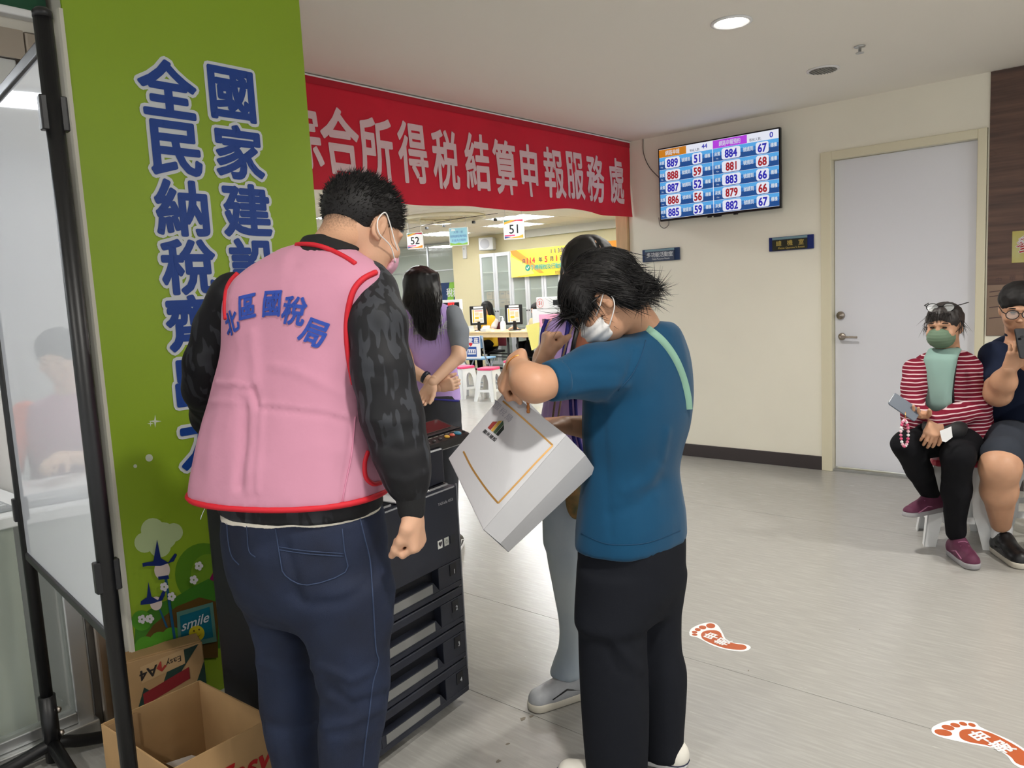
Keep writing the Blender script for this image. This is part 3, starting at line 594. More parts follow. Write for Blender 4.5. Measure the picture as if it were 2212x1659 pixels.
MB().prism([(0.01, 0.02), (0.10, 0.02), (0.10, 0.242), (0.01, 0.242)], c0+ca_*(la-0.11)-np.cross(ca_, [0, 0, 1.0])*0.006*(1 if np.dot(np.cross(ca_, [0, 0, 1.0]), cbv) < 0 else -1), ca_, A3(0, 0, 1), cbv, 0.003).build('inner_flap', M_cardi, ct)
# far end of the side nearest the man carries red lettering
tx = MB(); fn_ = unit(np.cross(ca_, [0, 0, 1.0])); fn_ = fn_ if np.dot(fn_, cbv) > 0 else -fn_
tx.text('Easy', c3+ca_*0.10+fn_*0.004+A3(0, 0, 0.13), -ca_, UZ, 0.10, dil=0.02, shear=0.3); tx.build('lettering', mat('carton_red', (170, 30, 30), 0.5), ct)
pp = MB(); rr = random.Random(5)
for k in range(3):
    c_ = c0+ca_*(0.09+0.08*k)+cbv*(0.10+0.10*k); an = rr.uniform(0, 3); u_ = A3(math.cos(an), math.sin(an), 0.15*rr.uniform(-1, 1)); v_ = A3(-math.sin(an), math.cos(an), 0.2*rr.uniform(-1, 1)); z_ = A3(0, 0, 0.03+0.008*k)
    o = MB().add([c_+z_-u_*0.07-v_*0.05, c_+z_+u_*0.07-v_*0.05, c_+z_+u_*0.07+v_*0.05+A3(0, 0, 0.02), c_+z_-u_*0.07+v_*0.05], [(0, 1, 2), (0, 2, 3)]).build('paper_scrap', M_white)
    tag(o, ['crumpled white paper scrap in the inner corner of the open carton', 'crumpled white paper scrap in the middle of the open carton', 'crumpled white paper scrap at the near side of the open carton'][k], 'paper', 'paper scraps in the carton')
a_l, a_r = onz(260, 1436, 0.27), onz(437, 1387, 0.27); au = unit((a_r-a_l)*A3(1, 1, 0)); av = A3(-au[1], au[0], 0); aw = np.linalg.norm(a_r-a_l); RA = rframe(au, av); OA = A3(a_l[0], a_l[1], 0)
ab = thing('paper_box', OA+au*aw/2, 'brown and dark green paper ream box standing behind the open carton', 'box')
av_d = 0.10
MB().rbox((0, 0, 0.004), (aw, av_d, 0.27), 0.004, RA, OA).build('carton_body', M_card, ab)
MB().box((-0.002, 0.01, 0.27), (aw*0.98, av_d*0.75, 0.274), RA, OA).build('top_flap', M_card, ab)
def afp(name, polys, rgb, e):
    mb = MB()
    for pg in polys: mb.add([OA+au*(x*aw)+A3(0, 0, z*0.27)-av*(0.0012+0.0006*e) for x, z in pg], [tuple(range(len(pg)))])
    mb.build(name, mat('box_%d_%d' % rgb[:2], rgb, 0.7), ab)
afp('green_print', [[(0.0, 0.0), (0.35, 0.0), (0.25, 0.30), (0.18, 0.12), (0.10, 0.36), (0.0, 0.30)], [(0.40, 0.0), (1.0, 0.0), (1.0, 0.75), (0.85, 0.42), (0.7, 0.30), (0.55, 0.34), (0.44, 0.3)], [(0.47, 0.60), (0.62, 0.95), (0.95, 0.99), (0.75, 0.75), (0.60, 0.55)], [(0.14, 0.36), (0.24, 0.62), (0.30, 0.56), (0.34, 0.4), (0.26, 0.22)]], (26, 52, 44), 0)
afp('red_band', [[(0.22, 0.38), (0.80, 0.56), (0.80, 0.72), (0.22, 0.54)]], (130, 26, 32), 1)
afp('label_panel', [[(0.22, 0.68), (0.76, 0.78), (0.76, 0.98), (0.22, 0.90)]], (178, 146, 104), 1)
tx = MB(); tx.text('A4', OA+au*(0.31*aw)+A3(0, 0, 0.215)-av*0.003, -unit(au+A3(0, 0, 0.15)), -UZ, 0.05, dil=0.02); tx.text('Easy', OA+au*(0.62*aw)+A3(0, 0, 0.235)-av*0.003, -unit(au+A3(0, 0, 0.15)), -UZ, 0.03); tx.build('lettering', mat('ink_dark', (40, 34, 30), 0.6), ab)
tx = MB(); tx.text('↑', OA+au*(0.47*aw)+A3(0, 0, 0.225)-av*0.003, -au, -UZ, 0.045, dil=0.05); tx.build('arrow_mark', mat('ink_red', (160, 50, 40), 0.6), ab)
# ---------------- footprint stickers
FO = [(140, 190), (152, 168), (178, 152), (205, 141), (243, 131), (290, 132), (320, 150), (345, 190), (370, 235), (420, 255), (480, 262), (515, 275), (518, 290), (490, 305), (440, 307), (360, 295), (280, 270), (215, 235), (180, 219), (146, 212)]
FS = [(212, 207), (220, 192), (240, 182), (270, 178), (310, 180), (335, 195), (345, 220), (375, 245), (430, 262), (475, 268), (495, 282), (480, 297), (420, 297), (350, 285), (280, 260), (225, 232)]
FT = [((273, 150), 28, 15), ((223, 160), 23, 11), ((193, 174), 19, 8.5), ((173, 189), 17, 7), ((174, 205), 17, 6.5)]
def fpx(p): return onz(1440+p[0]*0.349, 1300+p[1]*0.349, 0)[:2]
fheel, ftoe = fpx((500, 285)), fpx((190, 178)); fc = (fheel+ftoe)/2; fe = (ftoe-fheel); fL = np.linalg.norm(fe); fe /= fL; fnn = np.array([-fe[1], fe[0]])
def floc(p): q = fpx(p)-fc; return np.array([q@fe, q@fnn])
def footprint(center, e, flip, label):
    e = np.asarray(e)/np.linalg.norm(e); n = np.array([-e[1], e[0]])*(-1 if flip else 1)
    g = lambda l, z: A3(*(center+e*l[0]+n*l[1]), z)
    t = thing('footprint_sticker', A3(center[0], center[1], 0), label, 'sticker', 'footprint stickers leading across the floor')
    def poly(name, pts, z, m):
        pts = smooth_path(pts+[pts[0]], 4)[:-1]; mb = MB().prism([(0, 0)]*0, (0, 0, 0), UX, UY, UZ, 0) if 0 else MB()
        v = [g(p, 0.0003) for p in pts]; w = [g(p, z) for p in pts]; k = len(v)
        top = tuple(range(k, 2*k)); mb.add(v+w, [top if not flip else top[::-1]]+[(i, (i+1) % k, k+(i+1) % k, k+i) for i in range(k)]); return mb.build(name, m, t)
    poly('white_base', [floc(p) for p in FO], 0.0010, M_white)
    mo = mat('foot_orange', (178, 86, 44), 0.5)
    poly('orange_sole', [floc(p) for p in FS], 0.0016, mo)
    for c_, a_, b_ in FT: poly('orange_toe', [floc((c_[0]+a_*math.cos(k*math.pi/5)-0.25*b_*math.sin(k*math.pi/5), c_[1]+b_*math.sin(k*math.pi/5)+0.12*a_*math.cos(k*math.pi/5))) for k in range(10)], 0.0016, mo)
    tt = MB(); e3, r3 = A3(*e, 0), A3(*(np.array([e[1], -e[0]])), 0)
    tt.text('申', g(floc((277, 215)), 0.0022), r3, e3, 0.062, dil=0.03); tt.text('報', g(floc((348, 250)), 0.0022), r3, e3, 0.062, dil=0.03); tt.build('lettering', M_white, t)
footprint(fc, fe, False, 'orange and white footprint sticker on the floor right of the black trousers')
h2, t2 = onz(1440+2330*0.349, 1300+1085*0.349)[:2], onz(1440+1800*0.349, 1300+765*0.349)[:2]; e2 = (t2-h2)/np.linalg.norm(t2-h2)
footprint(t2-e2*fL*0.5, e2, True, 'orange and white footprint sticker at the right edge, nearest to the viewer')
# ---------------- small litter on the floor
for (x, y, r_, lb_) in ((1130, 1553, 0.017, 'largest grey scuff on the floor by the seam between copier and black trousers'), (1147, 1548, 0.011, 'small grey scuff just right of the largest one on the floor seam'), (1097, 1607, 0.008, 'tiny brown scrap on the floor below the largest scuff'), (1076, 1645, 0.012, 'grey scuff on the floor at the bottom edge of the view'), (1617, 1449, 0.005, 'tiny dark scrap on the floor below the first footprint sticker'), (1857, 1360, 0.004, 'tiny dark dot on the open floor right of the first footprint sticker')):
    q = onz(x, y); o = MB(); n_ = 7; an = [random.uniform(0.6, 1.2) for _ in range(n_)]
    o.prism([(r_*an[k]*math.cos(2*math.pi*k/n_), r_*0.6*an[k]*math.sin(2*math.pi*k/n_)) for k in range(n_)], q+A3(0, 0, 0.0004), UX, A3(0, 1, 0), UZ, 0.0008)
    tag(o.build('floor_speck', mat('speck', (120, 112, 100), 0.8)), lb_, 'scrap', 'scraps on the floor')
# ================================================================ ORGANIC SURFACES (distance fields -> surface nets)
def vnoise(p, s, seed=0):
    """value noise on an (n,3) array, about -1..1"""
    q = p*s+seed*17.13; i = np.floor(q).astype(np.int64); f = q-i; f = f*f*(3-2*f); r = 0
    def hsh(a, b, c):
        h = (a*374761393+b*668265263+c*2147483647+seed*974634777) & 0xffffffff; h = ((h ^ (h >> 13))*1274126177) & 0xffffffff
        return ((h ^ (h >> 16)) & 0xffff)/32767.5-1.0
    for dx in (0, 1):
        for dy in (0, 1):
            for dz in (0, 1):
                w = (f[:, 0] if dx else 1-f[:, 0])*(f[:, 1] if dy else 1-f[:, 1])*(f[:, 2] if dz else 1-f[:, 2])
                r = r+w*hsh(i[:, 0]+dx, i[:, 1]+dy, i[:, 2]+dz)
    return r
def smin(a, b, k):
    if k <= 0: return np.minimum(a, b)
    h = np.maximum(k-np.abs(a-b), 0)/k; return np.minimum(a, b)-h*h*k*0.25
class SDF:
    def __init__(s, h): s.h = h; s.p = []
    def _add(s, lo, hi, fn, k, op): s.p.append((np.asarray(lo, float), np.asarray(hi, float), fn, k, op)); return s
    def cone(s, a, b, ra, rb=None, k=0.02, op='u', flat=None, fs=1.0):
        """round cone; flat = unit vector along which the section is squeezed by fs"""
        a = np.asarray(a, float); b = np.asarray(b, float); rb = ra if rb is None else rb; R = max(ra, rb)
        ba = b-a; L2 = max(ba@ba, 1e-12); n = None if flat is None else unit(flat)
        def fn(X, Y, Z):
            px, py, pz = X-a[0], Y-a[1], Z-a[2]
            t = np.clip((px*ba[0]+py*ba[1]+pz*ba[2])/L2, 0, 1)
            dx, dy, dz = px-t*ba[0], py-t*ba[1], pz-t*ba[2]
            if n is None: d = np.sqrt(dx*dx+dy*dy+dz*dz)
            else:
                q = dx*n[0]+dy*n[1]+dz*n[2]; d = np.sqrt(np.maximum(dx*dx+dy*dy+dz*dz+q*q*(1/fs**2-1), 0))
                r_ = ra+(rb-ra)*t; return (d-r_)*min(1.0, max(fs, 0.4))
            return d-(ra+(rb-ra)*t)
        return s._add(np.minimum(a, b)-R, np.maximum(a, b)+R, fn, k, op)
    def chain(s, pts, rs, k=0.02, **kw):
        for i in range(len(pts)-1): s.cone(pts[i], pts[i+1], rs[i], rs[i+1], k, **kw)
        return s
    def ell(s, c, r, R=None, k=0.02, op='u'):
        c = np.asarray(c, float); r = np.asarray(r, float); M = np.eye(3) if R is None else np.asarray(R); m = r.max(); mn = r.min()
        def fn(X, Y, Z):
            px, py, pz = X-c[0], Y-c[1], Z-c[2]; q = 0; g = 0
            for i in range(3):
                w = px*M[0, i]+py*M[1, i]+pz*M[2, i]; q = q+(w/r[i])**2; g = g+(w/r[i]**2)**2
            q = np.sqrt(q); return q*(q-1)/np.maximum(np.sqrt(g), 1e-6)
        return s._add(c-m, c+m, fn, k, op)
    def loft(s, rows, side, front, k=0.02, n=2.3, op='u', rnd=0.012, end=True):
        """rows: (centre xyz, half width, half depth) sorted by height; sections are super-ellipses in the side/front axes"""
        rows = sorted(rows, key=lambda r: r[0][2]); zs = np.array([r[0][2] for r in rows])
        if n is None: n = 2.3
        def dens(vals):
            t = np.linspace(0, len(vals)-1, 8*(len(vals)-1)+1); v = np.array(vals, float); i = np.clip(t.astype(int), 0, len(v)-2); f = t-i
            g = lambda j: v[np.clip(j, 0, len(v)-1)]
            a, b, c, d = g(i-1), g(i), g(i+1), g(i+2); return 0.5*((2*b)+(c-a)*f+(2*a-5*b+4*c-d)*f*f+(-a+3*b-3*c+d)*f**3)
        tz = np.interp(np.linspace(0, len(zs)-1, 8*(len(zs)-1)+1), np.arange(len(zs)), zs)
        cx, cy, wa, wb = [dens([f(r) for r in rows]) for f in (lambda r: r[0][0], lambda r: r[0][1], lambda r: r[1], lambda r: r[2])]
        S_, G_ = np.asarray(side, float), np.asarray(front, float); m = max(max(r[1] for r in rows), max(r[2] for r in rows)); z0, z1 = zs[0], zs[-1]
        lo = np.array([min(r[0][0] for r in rows)-m, min(r[0][1] for r in rows)-m, z0]); hi = np.array([max(r[0][0] for r in rows)+m, max(r[0][1] for r in rows)+m, z1])
        def fn(X, Y, Z):
            zz = Z.ravel(); C0, C1, A_, B_ = [np.interp(zz, tz, v).reshape(Z.shape) for v in (cx, cy, wa, wb)]
            x, y = X-C0, Y-C1; u, v = np.abs(x*S_[0]+y*S_[1]), np.abs(x*G_[0]+y*G_[1])
            q = ((u/A_)**n+(v/B_)**n)**(1.0/n); d = (q-1)*np.minimum(A_, B_)
            e = np.maximum(z0-Z, Z-z1)+0*d
            if rnd > 0: return np.minimum(np.maximum(d+rnd, e+rnd), 0)+np.sqrt(np.maximum(d+rnd, 0)**2+np.maximum(e+rnd, 0)**2)-rnd
            return np.maximum(d, e)
        return s._add(lo, hi, fn, k, op)
    def half(s, p, nrm):
        """keep only the side the normal points away from (cut with a plane)"""
        p = np.asarray(p, float); nrm = unit(nrm)
        s.p.append((None, None, lambda X, Y, Z: (X-p[0])*nrm[0]+(Y-p[1])*nrm[1]+(Z-p[2])*nrm[2], 0, 'i')); return s
    def net(s, lo=None, hi=None):
        h = s.h; A = [p for p in s.p if p[4] == 'u']
        if lo is None: lo = np.min([p[0] for p in A], 0)-3*h; hi = np.max([p[1] for p in A], 0)+3*h
        nn = np.ceil((hi-lo)/h).astype(int)+1
        ax = [lo[i]+h*np.arange(nn[i]) for i in range(3)]
        Fd = np.full(nn, 0.2, np.float32)
        for plo, phi, fn, k, op in s.p:
            if plo is None: sl = [slice(0, n) for n in nn]
            else:
                mg = k+3*h; i0 = np.clip(((plo-mg-lo)/h).astype(int), 0, nn); i1 = np.clip(((phi+mg-lo)/h).astype(int)+2, 0, nn)
                if np.any(i1 <= i0): continue
                sl = [slice(i0[i], i1[i]) for i in range(3)]
            d = fn(ax[0][sl[0]][:, None, None], ax[1][sl[1]][None, :, None], ax[2][sl[2]][None, None, :]).astype(np.float32)
            sl = tuple(sl)
            if op == 'u': Fd[sl] = smin(Fd[sl], d, k)
            elif op == 's': Fd[sl] = -smin(-Fd[sl], d, k)
            else: Fd[sl] = np.maximum(Fd[sl], d)
        return surface_net(Fd, lo, h)
def surface_net(Fd, lo, h):
    I = Fd < 0; nx, ny, nz = Fd.shape
    c = np.zeros((nx-1, ny-1, nz-1), np.uint8)
    for dx in (0, 1):
        for dy in (0, 1):
            for dz in (0, 1): c += I[dx:nx-1+dx, dy:ny-1+dy, dz:nz-1+dz]
    act = (c > 0) & (c < 8); idx = np.argwhere(act)
    if not len(idx): return np.zeros((0, 3)), np.zeros((0, 4), int)
    vid = np.full(act.shape, -1, np.int64); vid[act] = np.arange(len(idx))
    acc = np.zeros((len(idx), 3)); cnt = np.zeros(len(idx))
    cor = [(a, b, d) for a in (0, 1) for b in (0, 1) for d in (0, 1)]
    val = {o: Fd[idx[:, 0]+o[0], idx[:, 1]+o[1], idx[:, 2]+o[2]].astype(float) for o in cor}
    for o in cor:
        for a in range(3):
            if o[a] == 0:
                q = list(o); q[a] = 1; v0, v1 = val[o], val[tuple(q)]; m = (v0 < 0) != (v1 < 0); t = v0[m]/(v0[m]-v1[m])
                pt = np.tile(np.array(o, float), (m.sum(), 1)); pt[:, a] += t; acc[m] += pt; cnt[m] += 1
    V = lo+h*(idx+acc/cnt[:, None]); Fs = []
    for a in range(3):
        b, d = (a+1) % 3, (a+2) % 3
        s0 = [slice(1, n-1) for n in Fd.shape]; s0[a] = slice(0, Fd.shape[a]-1); s1 = list(s0); s1[a] = slice(1, Fd.shape[a])
        m = I[tuple(s0)] != I[tuple(s1)]; e = np.argwhere(m); inside = I[tuple(s0)][m]
        e = e+np.array([0 if i == a else 1 for i in range(3)])
        def at(db, dd):
            q = e.copy(); q[:, b] -= db; q[:, d] -= dd; return vid[q[:, 0], q[:, 1], q[:, 2]]
        qd = np.stack([at(1, 1), at(0, 1), at(0, 0), at(1, 0)], 1); qd[~inside] = qd[~inside][:, ::-1]; Fs.append(qd)
    return V, np.concatenate(Fs)
def vnormals(V, Q):
    n = np.cross(V[Q[:, 2]]-V[Q[:, 0]], V[Q[:, 3]]-V[Q[:, 1]]); N = np.zeros_like(V)
    for i in range(4): np.add.at(N, Q[:, i], n)
    return N/(np.linalg.norm(N, axis=1)[:, None]+1e-12)
def smooth_mesh(V, Q, it=2, lam=0.5):
    for _ in range(it):
        A = np.zeros_like(V); c = np.zeros(len(V))
        for i in range(4):
            j = (i+1) % 4; np.add.at(A, Q[:, i], V[Q[:, j]]); np.add.at(A, Q[:, j], V[Q[:, i]]); np.add.at(c, Q[:, i], 1); np.add.at(c, Q[:, j], 1)
        V = V*(1-lam)+lam*A/np.maximum(c, 1)[:, None]
    return V
def mesh_obj(name, V, Q, m, parent=None, smooth=True):
    me = bpy.data.meshes.new(name); me.vertices.add(len(V)); me.vertices.foreach_set('co', np.asarray(V, np.float32).ravel())
    me.loops.add(4*len(Q)); me.loops.foreach_set('vertex_index', np.asarray(Q, np.int32).ravel())
    me.polygons.add(len(Q)); me.polygons.foreach_set('loop_start', np.arange(0, 4*len(Q), 4, dtype=np.int32)); me.polygons.foreach_set('loop_total', np.full(len(Q), 4, np.int32))
    me.polygons.foreach_set('use_smooth', np.full(len(Q), smooth, bool))
    me.update(calc_edges=True); me.validate(); me.materials.append(m)
    o = bpy.data.objects.new(name, me); COL.objects.link(o)
    if parent is not None: o.parent = parent; o.matrix_parent_inverse = parent.matrix_basis.inverted()
    return o
def cloth(name, sd, m, parent, disp=None, sm=2, extra=None):
    V, Q = sd.net(); V = smooth_mesh(V, Q, sm)
    if disp is not None: N = vnormals(V, Q); V = V+N*disp(V, N)[:, None]
    if extra is not None:
        for e in extra:
            v2, q2 = e.net(); v2 = smooth_mesh(v2, q2, 1); Q = np.concatenate([Q, q2+len(V)]); V = np.concatenate([V, v2])
    return mesh_obj(name, V, Q, m, parent)
def wrinkle(amp=0.004, s=9.0, seed=1, stretch=(1, 1, 0.45), amp2=0.0015, s2=30):
    st = np.array(stretch)
    def f(V, N):
        n = vnoise(V*st+0.03*vnoise(V, 6, seed+5)[:, None], s, seed); r = 1-np.abs(n)*2
        return amp*r*0.6+amp2*vnoise(V*st, s2, seed+9)
    return f
def bvh_of(o):
    me = o.data; mw = o.matrix_basis if o.parent is None else o.parent.matrix_basis @ o.matrix_parent_inverse @ o.matrix_basis
    return BVHTree.FromPolygons([mw @ v.co for v in me.vertices], [tuple(p.vertices) for p in me.polygons])
def decal(name, mb, O, bv, direction, m, parent, lift=0.002, sub=2, maxd=0.3, back=0.25):
    """push flat lettering lying in the plane through O along a direction onto a surface"""
    me = bpy.data.meshes.new(name); me.from_pydata(mb.v, [], mb.f); bm = bmesh.new(); bm.from_mesh(me)
    for _ in range(sub): bmesh.ops.subdivide_edges(bm, edges=[e for e in bm.edges if e.calc_length() > 0.012], cuts=1, use_grid_fill=False)
    bmesh.ops.triangulate(bm, faces=bm.faces)
    d = Vector(direction).normalized(); o_ = Vector(O)
    for v in bm.verts:
        off = (v.co-o_).dot(-d); base = v.co+d*off; h = bv.ray_cast(base-d*back, d, maxd+back)
        if h[0] is not None: v.co = h[0]-d*(lift+max(0, off))
    bm.to_mesh(me); bm.free(); me.materials.append(m); o = bpy.data.objects.new(name, me); COL.objects.link(o); o.parent = parent; o.matrix_parent_inverse = parent.matrix_basis.inverted(); return o
HF = hdg(0)
def PH(x, y, dh): d = ray(x, y); return CC+d*(dh/(d@HF))
def PT(x, y, dh): d = ray(x, y); return dh/(d@HF)
def proj(V):
    q = V-CC; z = q@CF; return W/2+F*(q@CR)/z, H/2-F*(q@CU)/z
def cast(bv, x, y, dh=None):
    h = bv.ray_cast(Vector(CC), Vector(ray(x, y)))
    if h[0] is None: return None if dh is None else PH(x, y, dh)
    return np.array(h[0])
def surf_path(bv, pts, dh=None, lift=0.002, n=6):
    out = []
    for q in smooth_path([A3(x, y, 0) for x, y in pts], n):
        h = bv.ray_cast(Vector(CC), Vector(ray(q[0], q[1])))
        if h[0] is not None: out.append(np.array(h[0])-unit(ray(q[0], q[1]))*lift)
        elif dh is not None: out.append(PH(q[0], q[1], dh))
    return out
def seam(name, bv, pts, r, m, parent, dh=None, lift=0.001, n=6):
    q = surf_path(bv, pts, dh, lift, n)
    if len(q) > 2: return MB().tube(q, r, 6).build(name, m, parent, smooth=True)
def crease(lines):
    """lines: (pixel polyline, amplitude m, width px) -> displacement"""
    def f(V, N):
        x, y = proj(V); r = np.zeros(len(V)); vis = ((CC-V)*N).sum(1) > 0
        for pts, amp, wd in lines:
            d = np.full(len(V), 1e9)
            for (x0, y0), (x1, y1) in zip(pts[:-1], pts[1:]):
                dx, dy = x1-x0, y1-y0; t = np.clip(((x-x0)*dx+(y-y0)*dy)/(dx*dx+dy*dy), 0, 1); d = np.minimum(d, np.hypot(x-x0-t*dx, y-y0-t*dy))
            r += amp*np.exp(-(d/wd)**2)
        return r*vis
    return f
def dsum(*fs): return lambda V, N: sum(f(V, N) for f in fs)
def ring(y, xl, xr, dh, th, ratio=0.6):
    """torso section traced at image row y between xl and xr at plan distance dh; th = heading relative to the line of sight (deg)"""
    xm = (xl+xr)/2; c = PH(xm, y, dh); w = (xr-xl)/2/F*PT(xm, y, dh); t = math.radians(th); a = w/math.sqrt(math.cos(t)**2+(ratio*math.sin(t))**2); return (c, a, a*ratio)
# ---- hands
def hand(sd, wrist, fwd, palm, left=False, scale=1.0, curl=(20, 25, 15), thumb=(35, 20), spread=4.0, curls=None, k=0.006, thumb_in=0.0):
    """wrist point, direction of the metacarpals, palm normal (out of the palm). fingers are separate chains."""
    f = unit(fwd); p = np.asarray(palm, float); p = unit(p-f*(p@f)); s = np.cross(f, p)*(1 if left else -1)   # s points to the thumb side
    S = scale; wrist = np.asarray(wrist, float)
    sd.cone(wrist-f*0.02*S, wrist+f*0.025*S, 0.026*S, 0.030*S, 0.015, flat=p, fs=0.72)
    for q in (-0.028, -0.010, 0.010, 0.027): sd.cone(wrist+f*0.02*S+s*q*0.6*S, wrist+f*(0.088-abs(q)*0.25)*S+s*q*S, 0.016*S, 0.0125*S, 0.012)
    sd.ell(wrist+f*0.045*S+s*0.022*S+p*0.008*S, (0.03*S, 0.018*S, 0.016*S), np.array([f, s, p]).T, 0.012)
    tips = []
    for i, (q, L, r) in enumerate(((0.027, 0.074, 0.0090), (0.009, 0.082, 0.0094), (-0.010, 0.076, 0.0090), (-0.028, 0.060, 0.0080))):
        c = curls[i] if curls else curl; b = wrist+f*(0.088-abs(q)*0.25)*S+s*q*S; ang = 0; sp = math.radians(spread*(1.5-i)); d0 = unit(f*math.cos(sp)+s*math.sin(sp)); pts = [b]; 
        for fr, cc in zip((0.45, 0.30, 0.25), c):
            ang += math.radians(cc); d = d0*math.cos(ang)+p*math.sin(ang); b = b+d*L*fr*S; pts.append(b)
        sd.chain(pts, [r*S*1.08, r*S, r*S*0.92, r*S*0.82], 0.003); tips.append(pts[-1])
    tb = wrist+f*0.030*S+s*0.030*S+p*0.006*S; a1, a2 = math.radians(thumb[0]), math.radians(thumb[1])
    d1 = unit(f*math.cos(a1)+s*math.sin(a1)*(1-thumb_in)+p*(0.35+thumb_in)); d2 = unit(d1*math.cos(a2)+(-s*0.5+p*0.6+f*0.4)*math.sin(a2)); d3 = unit(d2*math.cos(a2)+(-s*0.6+p*0.5)*math.sin(a2))
    q1 = tb+d1*0.034*S; q2 = q1+d2*0.030*S; q3 = q2+d3*0.024*S
    sd.chain([wrist+f*0.015*S+s*0.018*S, tb, q1, q2, q3], [0.017*S, 0.0155*S, 0.0125*S, 0.0108*S, 0.0088*S], 0.008)
    return tips
def head(sd, c, fwd, up, S=1.0, ears=True, face=True, jaw=1.0, nose=1.0, k=0.02):
    """c = middle of the head, S = 1 for a 0.225 m tall head"""
    f = unit(fwd); u = np.asarray(up, float); u = unit(u-f*(u@f)); r = np.cross(f, u); R = np.array([r, f, u]).T; g = lambda x, y, z: c+S*(r*x+f*y+u*z)
    sd.ell(g(0, -0.016, 0.032), np.array([0.076, 0.094, 0.082])*S, R, k); sd.ell(g(0, 0.022, -0.022), np.array([0.062*jaw, 0.068, 0.086])*S, R, 0.03)
    sd.ell(g(0, 0.036, -0.076), np.array([0.040*jaw, 0.044, 0.034])*S, R, 0.03)
    if face:
        sd.ell(g(0, 0.086, -0.012), np.array([0.011, 0.014, 0.028])*S, R, 0.012); sd.ell(g(0, 0.098*nose**0.3, -0.030), np.array([0.016, 0.014, 0.011])*S, R, 0.010)
        for q in (-1, 1):
            sd.ell(g(0.031*q, 0.088, 0.008), np.array([0.018, 0.014, 0.011])*S, R, 0.012, 's'); sd.ell(g(0.030*q, 0.070, 0.007), np.array([0.0135, 0.013, 0.0125])*S, R, 0.004)
            sd.ell(g(0.045*q, 0.062, -0.03), np.array([0.022, 0.022, 0.022])*S, R, 0.015)
            sd.cone(g(0.012*q, 0.088, 0.023), g(0.048*q, 0.074, 0.022), 0.007*S, 0.005*S, 0.012)
        sd.cone(g(-0.017, 0.082, -0.053), g(0.017, 0.082, -0.053), 0.0065*S, None, 0.008); sd.cone(g(-0.014, 0.080, -0.063), g(0.014, 0.080, -0.063), 0.007*S, None, 0.008)
        sd.cone(g(-0.020, 0.092, -0.0578), g(0.020, 0.092, -0.0578), 0.0022*S, None, 0.003, 's')
    if ears:
        for q in (-1, 1):
            sd.ell(g(0.076*q, -0.008, -0.006), np.array([0.009, 0.018, 0.031])*S, R @ np.array([[1, 0, 0], [0, 0.97, 0.24], [0, -0.24, 0.97]]), 0.006)
            sd.ell(g(0.084*q, -0.004, 0.0), np.array([0.006, 0.009, 0.016])*S, R, 0.005, 's'); sd.ell(g(0.075*q, -0.001, -0.030), np.array([0.007, 0.008, 0.011])*S, R, 0.006)
    return g, r, f, u
def strands(name, roots, dirs, length, m, parent, n=6, r=0.0012, droop=0.0, curlv=0.3, seed=1, taper=True, sides=3, wrap=None):
    """thin tapered hair locks as one joined part"""
    rg = np.random.default_rng(seed); mb = MB(); V = []; Fc = []
    for i, (p, d) in enumerate(zip(roots, dirs)):
        L = length[i] if hasattr(length, '__len__') else length; p = np.array(p, float); d = unit(d); w = unit(rg.normal(size=3)); pts = [p]
        for k in range(n):
            d = unit(d+A3(0, 0, -droop)+w*curlv/n*rg.uniform(0.2, 1))
            if wrap is not None: cv = wrap[0]-p; d = unit(d+unit(cv)*(L/n)/max(wrap[1], np.linalg.norm(cv)))
            p = p+d*L/n; pts.append(p)
        o = len(V); rr = [r*(1-(k/n)**1.5*(0.92 if taper else 0.3)) for k in range(n+1)]
        a = unit(np.cross(d, [0.3, 0.2, 1.0])); b = np.cross(d, a)
        for q, r_ in zip(pts, rr):
            for s_ in range(sides): t = 2*math.pi*s_/sides; V.append(q+r_*(a*math.cos(t)+b*math.sin(t)))
        for k in range(n):
            for s_ in range(sides): s2 = (s_+1) % sides; Fc.append((o+k*sides+s_, o+k*sides+s2, o+(k+1)*sides+s2, o+(k+1)*sides+s_))
    V = np.array(V); return mesh_obj(name, V, np.array(Fc), m, parent)
M_skin = mat('skin_warm', (200, 156, 128), 0.5, sss=0.12, bump=0.12, bscale=350, var=0.04, vscale=20)
M_skin2 = mat('skin_tan', (190, 144, 114), 0.5, sss=0.12, bump=0.12, bscale=350, var=0.05, vscale=20)
M_skin3 = mat('skin_light', (222, 180, 152), 0.5, sss=0.12, bump=0.1, bscale=350)
M_hair = mat('hair_black', (24, 22, 22), 0.55, spec=0.35, bump=0.3, bscale=120, stretch=(8, 8, 1))
M_eye = mat('eye_dark', (24, 18, 16), 0.15); M_eyew = mat('eye_white', (220, 214, 208), 0.2)
M_lip = mat('lip', (170, 100, 90), 0.45)
